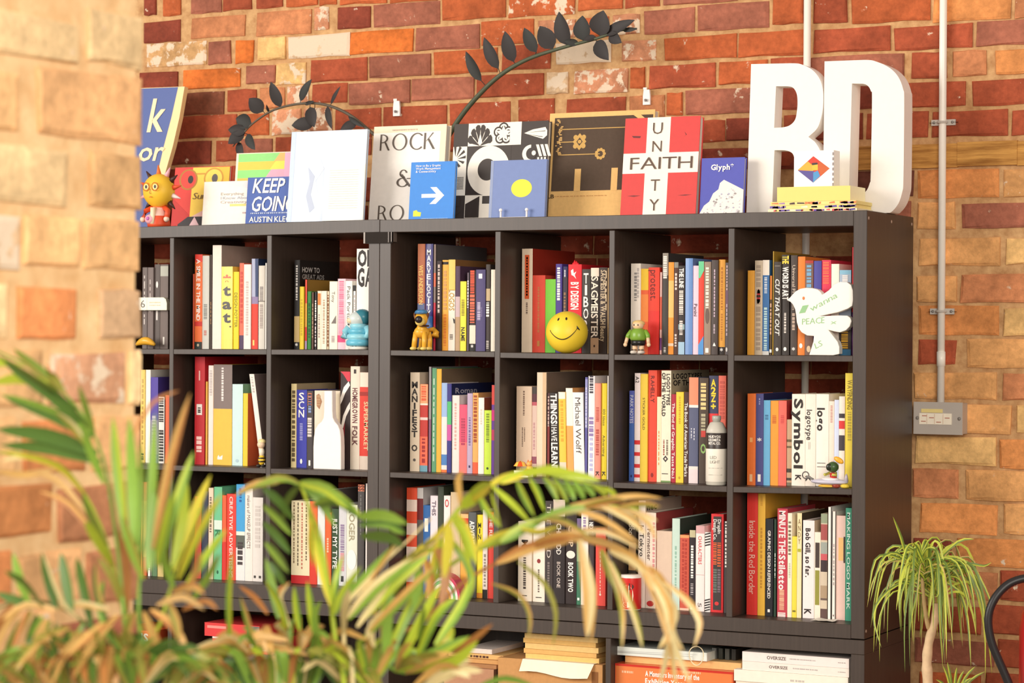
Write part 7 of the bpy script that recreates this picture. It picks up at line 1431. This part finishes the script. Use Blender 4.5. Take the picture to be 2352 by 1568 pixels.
Bp = [
 ([(820, 1570), (862, 1440), (900, 1364), (950, 1308), (999, 1248), (1049, 1175), (1098, 1129), (1164, 1100), (1230, 1085), (1296, 1098), (1362, 1113), (1408, 1128)], 9, 'L',
  [([(1187, 1104), (1206, 1145), (1228, 1186)], 15, 'LG'), ([(1216, 1096), (1236, 1130), (1252, 1176)], 15, 'GL'), ([(1248, 1094), (1268, 1120), (1282, 1152)], 15, 'LG'), ([(1272, 1098), (1292, 1125), (1304, 1156)], 15, 'GL'), ([(1296, 1100), (1312, 1126), (1320, 1150)], 15, 'G'), ([(1318, 1104), (1334, 1128), (1342, 1148)], 15, 'G'), ([(1340, 1110), (1356, 1128), (1364, 1142)], 15, 'G'), ([(1362, 1114), (1384, 1126), (1392, 1140)], 14, 'L'), ([(1380, 1118), (1404, 1128), (1416, 1142)], 13, 'L'),
   ([(1150, 1108), (1190, 1090), (1240, 1074)], 20, 'LY'), ([(1200, 1092), (1260, 1078), (1320, 1086)], 20, 'L'), ([(1260, 1088), (1320, 1090), (1380, 1104)], 20, 'L'), ([(1120, 1118), (1160, 1096), (1210, 1082)], 18, 'Y'), ([(1098, 1130), (1116, 1170), (1150, 1212)], 16, 'LG'), ([(1130, 1116), (1180, 1160), (1216, 1198)], 15, 'L'), ([(1128, 1130), (1140, 1170), (1152, 1214)], 10, 'L'),
   ([(1060, 1165), (1052, 1105), (1062, 1080)], 15, 'T'), ([(1072, 1150), (1110, 1122), (1130, 1112)], 30, 'LY'), ([(1060, 1165), (1090, 1140), (1120, 1124)], 30, 'L'), ([(1040, 1190), (1066, 1220), (1080, 1300)], 26, 'L'), ([(1050, 1180), (1080, 1240), (1096, 1300)], 22, 'YL'), ([(1030, 1205), (1030, 1260), (1020, 1330)], 26, 'Y'), ([(1010, 1236), (1000, 1290), (985, 1350)], 26, 'LY'), ([(990, 1260), (960, 1280), (930, 1330)], 24, 'LO'), ([(1000, 1240), (950, 1280), (880, 1340)], 26, 'CO'), ([(985, 1270), (930, 1320), (860, 1380)], 26, 'CT'), ([(1040, 1195), (1000, 1240), (950, 1270)], 24, 'CY'), ([(960, 1300), (960, 1350), (950, 1400)], 24, 'G'), ([(1020, 1222), (1062, 1276), (1084, 1330), (1075, 1380)], 18, 'LG'), ([(975, 1278), (990, 1340), (985, 1420)], 24, 'BT'), ([(1000, 1250), (1025, 1310), (1010, 1400)], 26, 'B')]),
 ([(830, 1570), (925, 1440), (1010, 1320), (1085, 1268), (1148, 1246), (1197, 1215), (1263, 1182), (1329, 1164), (1395, 1160), (1470, 1170)], 7, 'L',
  [([(1150, 1245), (1200, 1214), (1262, 1186)], 26, 'LG'), ([(1090, 1268), (1130, 1240), (1200, 1210)], 26, 'YL'), ([(1230, 1196), (1300, 1172), (1370, 1164)], 20, 'GO'), ([(1310, 1160), (1395, 1146), (1462, 1138), (1522, 1144)], 13, 'T'), ([(1350, 1162), (1420, 1172), (1478, 1206)], 15, 'CT'), ([(1380, 1160), (1440, 1188), (1486, 1228)], 15, 'TC'), ([(1300, 1168), (1380, 1190), (1470, 1250)], 15, 'T'), ([(1420, 1164), (1476, 1156), (1518, 1164)], 14, 'TO'), ([(1400, 1164), (1470, 1180), (1510, 1196)], 14, 'TC'), ([(1240, 1190), (1300, 1200), (1360, 1240)], 16, 'OT'), ([(1440, 1166), (1490, 1200), (1506, 1240)], 14, 'CT'), ([(1197, 1215), (1240, 1222), (1290, 1206)], 14, 'YO'), ([(1330, 1166), (1400, 1150), (1440, 1150)], 15, 'OB')]),
 ([(840, 1570), (980, 1420), (1060, 1340), (1125, 1301), (1197, 1268), (1263, 1238), (1313, 1235), (1362, 1248), (1428, 1268), (1478, 1301), (1528, 1341)], 6, 'B',
  [([(1140, 1292), (1220, 1256), (1320, 1240)], 26, 'BT'), ([(1200, 1264), (1270, 1232), (1340, 1228)], 20, 'TB'), ([(1260, 1238), (1350, 1236), (1440, 1262)], 20, 'T'), ([(1290, 1224), (1390, 1220), (1470, 1260)], 15, 'TC'), ([(1332, 1240), (1350, 1340), (1352, 1400), (1348, 1466)], 30, 'CT'), ([(1330, 1250), (1362, 1350), (1358, 1480)], 16, 'T'),
   ([(1190, 1290), (1250, 1338), (1277, 1407), (1270, 1484)], 12, 'O'), ([(1130, 1340), (1190, 1364), (1217, 1413), (1214, 1468)], 11, 'TO'), ([(1390, 1270), (1420, 1360), (1430, 1420), (1428, 1490)], 14, 'TO'), ([(1404, 1290), (1446, 1380), (1466, 1440), (1476, 1490)], 14, 'OC'), ([(1380, 1260), (1398, 1310), (1430, 1370)], 22, 'O'), ([(1478, 1300), (1528, 1380), (1538, 1446), (1512, 1492)], 22, 'TC'), ([(1500, 1318), (1547, 1397), (1541, 1446), (1572, 1496)], 22, 'CT'), ([(1525, 1336), (1580, 1380), (1607, 1430), (1594, 1486)], 16, 'TC'), ([(1470, 1300), (1510, 1370), (1532, 1440), (1545, 1500)], 24, 'CT'), ([(1488, 1300), (1520, 1340), (1550, 1410)], 26, 'TB'), ([(1537, 1450), (1530, 1510), (1514, 1575)], 14, 'C'), ([(1541, 1450), (1560, 1510), (1588, 1575)], 14, 'C'), ([(1540, 1440), (1545, 1510), (1552, 1575)], 14, 'CT'), ([(1400, 1262), (1450, 1280), (1490, 1320)], 26, 'TC'), ([(1440, 1270), (1480, 1310), (1500, 1360)], 24, 'T')]),
 ([(790, 1570), (772, 1480), (757, 1360), (737, 1242), (713, 1175), (686, 1112), (636, 1106), (575, 1120)], 8, 'L',
  [([(604, 1120), (640, 1150), (676, 1196)], 20, 'D'), ([(606, 1160), (640, 1190), (672, 1230)], 20, 'DG'), ([(606, 1200), (640, 1234), (668, 1272)], 20, 'D'), ([(610, 1245), (640, 1280), (664, 1316)], 18, 'DG'), ([(620, 1290), (640, 1320), (656, 1346)], 18, 'D'), ([(640, 1108), (590, 1112), (540, 1138)], 20, 'OT'), ([(690, 1112), (640, 1098), (580, 1118)], 20, 'GO'), ([(690, 1108), (750, 1124), (800, 1170)], 26, 'GL'), ([(700, 1120), (770, 1140), (838, 1196)], 26, 'LG'), ([(690, 1110), (730, 1140), (770, 1210)], 24, 'G'), ([(720, 1160), (780, 1150), (826, 1190)], 26, 'GD'),
   ([(720, 1190), (714, 1240), (720, 1300)], 14, 'LY'), ([(760, 1390), (735, 1290), (706, 1170)], 20, 'YL'), ([(690, 1112), (660, 1150), (650, 1200)], 18, 'D'), ([(760, 1420), (770, 1340), (790, 1270)], 14, 'LG')]),
 ([(810, 1570), (790, 1480), (800, 1390), (848, 1322), (910, 1266), (990, 1190)], 7, 'C',
  [([(824, 1186), (880, 1184), (936, 1204)], 26, 'G'), ([(826, 1206), (890, 1204), (930, 1226)], 26, 'DG'), ([(830, 1230), (890, 1234), (926, 1256)], 26, 'D'), ([(780, 1390), (840, 1330), (920, 1240)], 26, 'GC'), ([(800, 1420), (860, 1350), (950, 1280)], 28, 'CG'), ([(820, 1440), (870, 1370), (900, 1320)], 18, 'C'), ([(790, 1440), (792, 1390), (804, 1350)], 16, 'C'), ([(836, 1420), (900, 1340), (990, 1270)], 26, 'GL'), ([(850, 1450), (930, 1370), (1000, 1300)], 26, 'TG'), ([(810, 1400), (880, 1290), (915, 1240)], 10, 'T'), ([(770, 1410), (790, 1360), (830, 1300)], 20, 'LG')]),
 ([(780, 1580), (690, 1500), (600, 1450), (528, 1470)], 5, 'O',
  [([(528, 1478), (526, 1370), (534, 1262)], 15, 'GL'), ([(615, 1410), (585, 1372), (548, 1344)], 14, 'B'), ([(664, 1440), (640, 1372), (666, 1336)], 22, 'BC'), ([(690, 1450), (682, 1400), (676, 1345)], 18, 'LG'), ([(720, 1450), (714, 1390), (706, 1334)], 18, 'LG'), ([(640, 1420), (626, 1350), (610, 1280)], 20, 'G'), ([(660, 1440), (640, 1380), (608, 1330)], 18, 'LG'), ([(580, 1470), (566, 1420), (552, 1370)], 14, 'GT'), ([(730, 1470), (724, 1420), (738, 1380)], 20, 'G'), ([(660, 1470), (600, 1460), (540, 1480)], 16, 'T'), ([(720, 1470), (780, 1448), (850, 1472)], 16, 'T'), ([(640, 1480), (520, 1470), (420, 1500)], 18, 'TC'), ([(600, 1500), (500, 1490), (400, 1560)], 18, 'TO'), ([(700, 1480), (600, 1490), (520, 1540)], 16, 'T')]+fan((460, 1570), (800, 1580), 64, 150, 50, 130, 120, 18, ['G', 'O', 'T', 'TC', 'D', 'L', 'B'], .5)+fan((480, 1500), (780, 1500), 30, 215, -25, 110, 110, 18, ['O', 'T', 'G', 'TC', 'L'], .5)),
 ([(850, 1580), (930, 1545), (1010, 1510), (1090, 1475)], 6, 'G',
  [([(966, 1560), (1040, 1520), (1098, 1470)], 26, 'L'), ([(910, 1520), (930, 1420), (965, 1340)], 24, 'LG'), ([(930, 1510), (970, 1420), (1012, 1340)], 24, 'L'), ([(950, 1500), (1000, 1420), (1050, 1370)], 22, 'LG'), ([(890, 1510), (890, 1420), (900, 1350)], 24, 'G'), ([(1000, 1480), (1060, 1390), (1082, 1330)], 22, 'LG'), ([(1040, 1500), (1090, 1466), (1132, 1432)], 16, 'B'), ([(920, 1560), (1000, 1500), (1080, 1460)], 26, 'GL'), ([(870, 1540), (850, 1450), (880, 1400)], 20, 'C'), ([(1100, 1575), (1160, 1556), (1228, 1574)], 18, 'G'), ([(900, 1480), (880, 1430), (850, 1400)], 18, 'T'), ([(960, 1470), (975, 1410), (972, 1380)], 18, 'G'), ([(990, 1520), (1020, 1480), (1042, 1440)], 24, 'YL')]+fan((790, 1570), (980, 1580), 36, 130, 30, 150, 150, 20, ['G', 'L', 'O', 'LG', 'T', 'C'], .35)),
]
pA = PP(300, 1568, 2.5); pB = PP(830, 1568, 2.82)
palm('potted palm with upright green blades in front of the brick pier', 300, 2.5, (max(pA.x, .46), pA.y), A)
palm('potted palm arching to the right with drying tan leaflets before the bookcase', 830, 2.82, (pB.x, pB.y), Bp)
# ---- slim-leaved dragon tree by the side of the bookcase
d0 = (.17-CAM.x)/ray(2130, 1330).x
pc = PP(2132, 1400, d0); foot = Vector((pc.x, pc.y+.02, 0))
t = empty('dragon_tree', foot, 'slim-leaved yellow-green plant on a ringed trunk beside the bookcase', 'plant')
mb = MB(); mb.lathe((0, 0, 0), [(.09, 0), (.12, .22), (.13, .23), (.13, .26), (.112, .26), (.108, .235)], 26, lin((206, 196, 184))); mb.build('pot', 'paint', t, True)
mb = MB(); mb.lathe((0, 0, .225), [(.11, 0), (.07, .012), (.004, .016)], 20, lin((58, 44, 36))); mb.build('soil', 'card', t)
tr_ = [Vector((0, 0, .23)), Vector((0, -.002, .36))]+[PP(u, v, d0)-foot for u, v in ((2131, 1568), (2129, 1520), (2134, 1472), (2147, 1425), (2150, 1385))]
S = smooth(tr_, 8); mb = MB(); kk = d0/5412
mb.tube(S, lambda q: kk*(14.5-6*q)*(1+.06*math.sin(q*260)), 14, lin((222, 190, 150))); mb.build('trunk', 'trunk', t, True)
br = smooth([S[-12], PP(2132, 1440, d0)-foot, PP(2122, 1380, d0-.01)-foot, PP(2118, 1320, d0-.01)-foot], 4); mb = MB(); mb.tube(br, kk*6, 10, lin((190, 160, 110)), r2=kk*4); mb.build('branch', 'trunk', t, True)
cr1, cr2 = PP(2120, 1312, d0-.01)-foot, PP(2150, 1350, d0)-foot
LV1, LV2, LV3 = lin((212, 220, 84)), lin((120, 144, 60)), lin((226, 190, 120))
rg = random.Random(5)
def dleaf(base, fi, r, up, droop, w_, c1, c2):
    d = Vector((math.cos(fi), math.sin(fi), 0)); 
    pts_ = [base, base+d*r*.34+Vector((0, 0, up*.8)), base+d*r*.72+Vector((0, 0, up*.75)), base+d*r*.95+Vector((0, 0, up*.1-droop*.35)), base+d*r*1.02+Vector((rg.uniform(-.01, .01), 0, -droop))]
    for p in pts_:
        if p.x+foot.x < .014: p.x = .014-foot.x
        if p.y+foot.y > .42: p.y = .42-foot.y
    mb = MB(); strip(mb, pts_, w_, c1, c2, Vector((.4*math.cos(fi), -1, .5)), .8, .3); mb.build('leaf', 'leaf', t, True)
for i in range(104):
    b_ = (cr1 if i % 5 < 3 else cr2)+Vector((rg.uniform(-.012, .012), rg.uniform(-.012, .012), rg.uniform(-.03, .02)))
    fi = i*2.399+rg.uniform(-.3, .3); k = rg.random()
    c1 = LV1 if k < .6 else (LV2 if k < .88 else LV3)
    dleaf(b_, fi, rg.uniform(.05, .165), rg.uniform(.015, .085), rg.uniform(.05, .21) if i % 6 else rg.uniform(-.06, .03), rg.uniform(.0048, .0078), c1, LV2 if rg.random() < .6 else LV1)
for pl in ([(2085, 1292), (2070, 1235), (2051, 1186)], [(2100, 1300), (2050, 1276), (2010, 1286), (1994, 1370)], [(2095, 1330), (2040, 1356), (2006, 1410), (2024, 1486)], [(2110, 1310), (2060, 1270), (2022, 1290), (1999, 1380)], [(2140, 1300), (2200, 1244), (2238, 1238)], [(2160, 1330), (2220, 1290), (2262, 1350), (2280, 1400)], [(2150, 1310), (2210, 1300), (2250, 1360), (2262, 1440)], [(2150, 1330), (2200, 1355), (2222, 1420), (2230, 1530)], [(2130, 1300), (2132, 1262), (2134, 1248)], [(2125, 1300), (2108, 1262), (2098, 1246)]):
    P_ = [PP(u, v, d0-.02-.02*i)-foot for i, (u, v) in enumerate(pl)]
    for p in P_:
        if p.x+foot.x < .012: p.x = .012-foot.x
    mb = MB(); strip(mb, P_, .0075, LV1, LV2, Vector((.3, -1, .3))); mb.build('leaf', 'leaf', t, True)
b2 = PP(2190, 1610, d0)-foot; mb = MB(); mb.tube(smooth([Vector((.02, 0, .235)), Vector((.045, 0, .34)), b2], 4), kk*7, 9, lin((190, 160, 120))); mb.build('side_shoot', 'trunk', t, True)
for u, v in ((2166, 1528), (2176, 1520), (2198, 1532), (2240, 1530), (2262, 1542), (2232, 1556), (2214, 1540), (2150, 1560)):
    e = PP(u, v, d0-.01)-foot; mb = MB(); strip(mb, [b2, b2.lerp(e, .55)+Vector((0, 0, .012)), e], .007, LV1, LV2, Vector((.2, -1, .3))); mb.build('leaf', 'leaf', t, True)
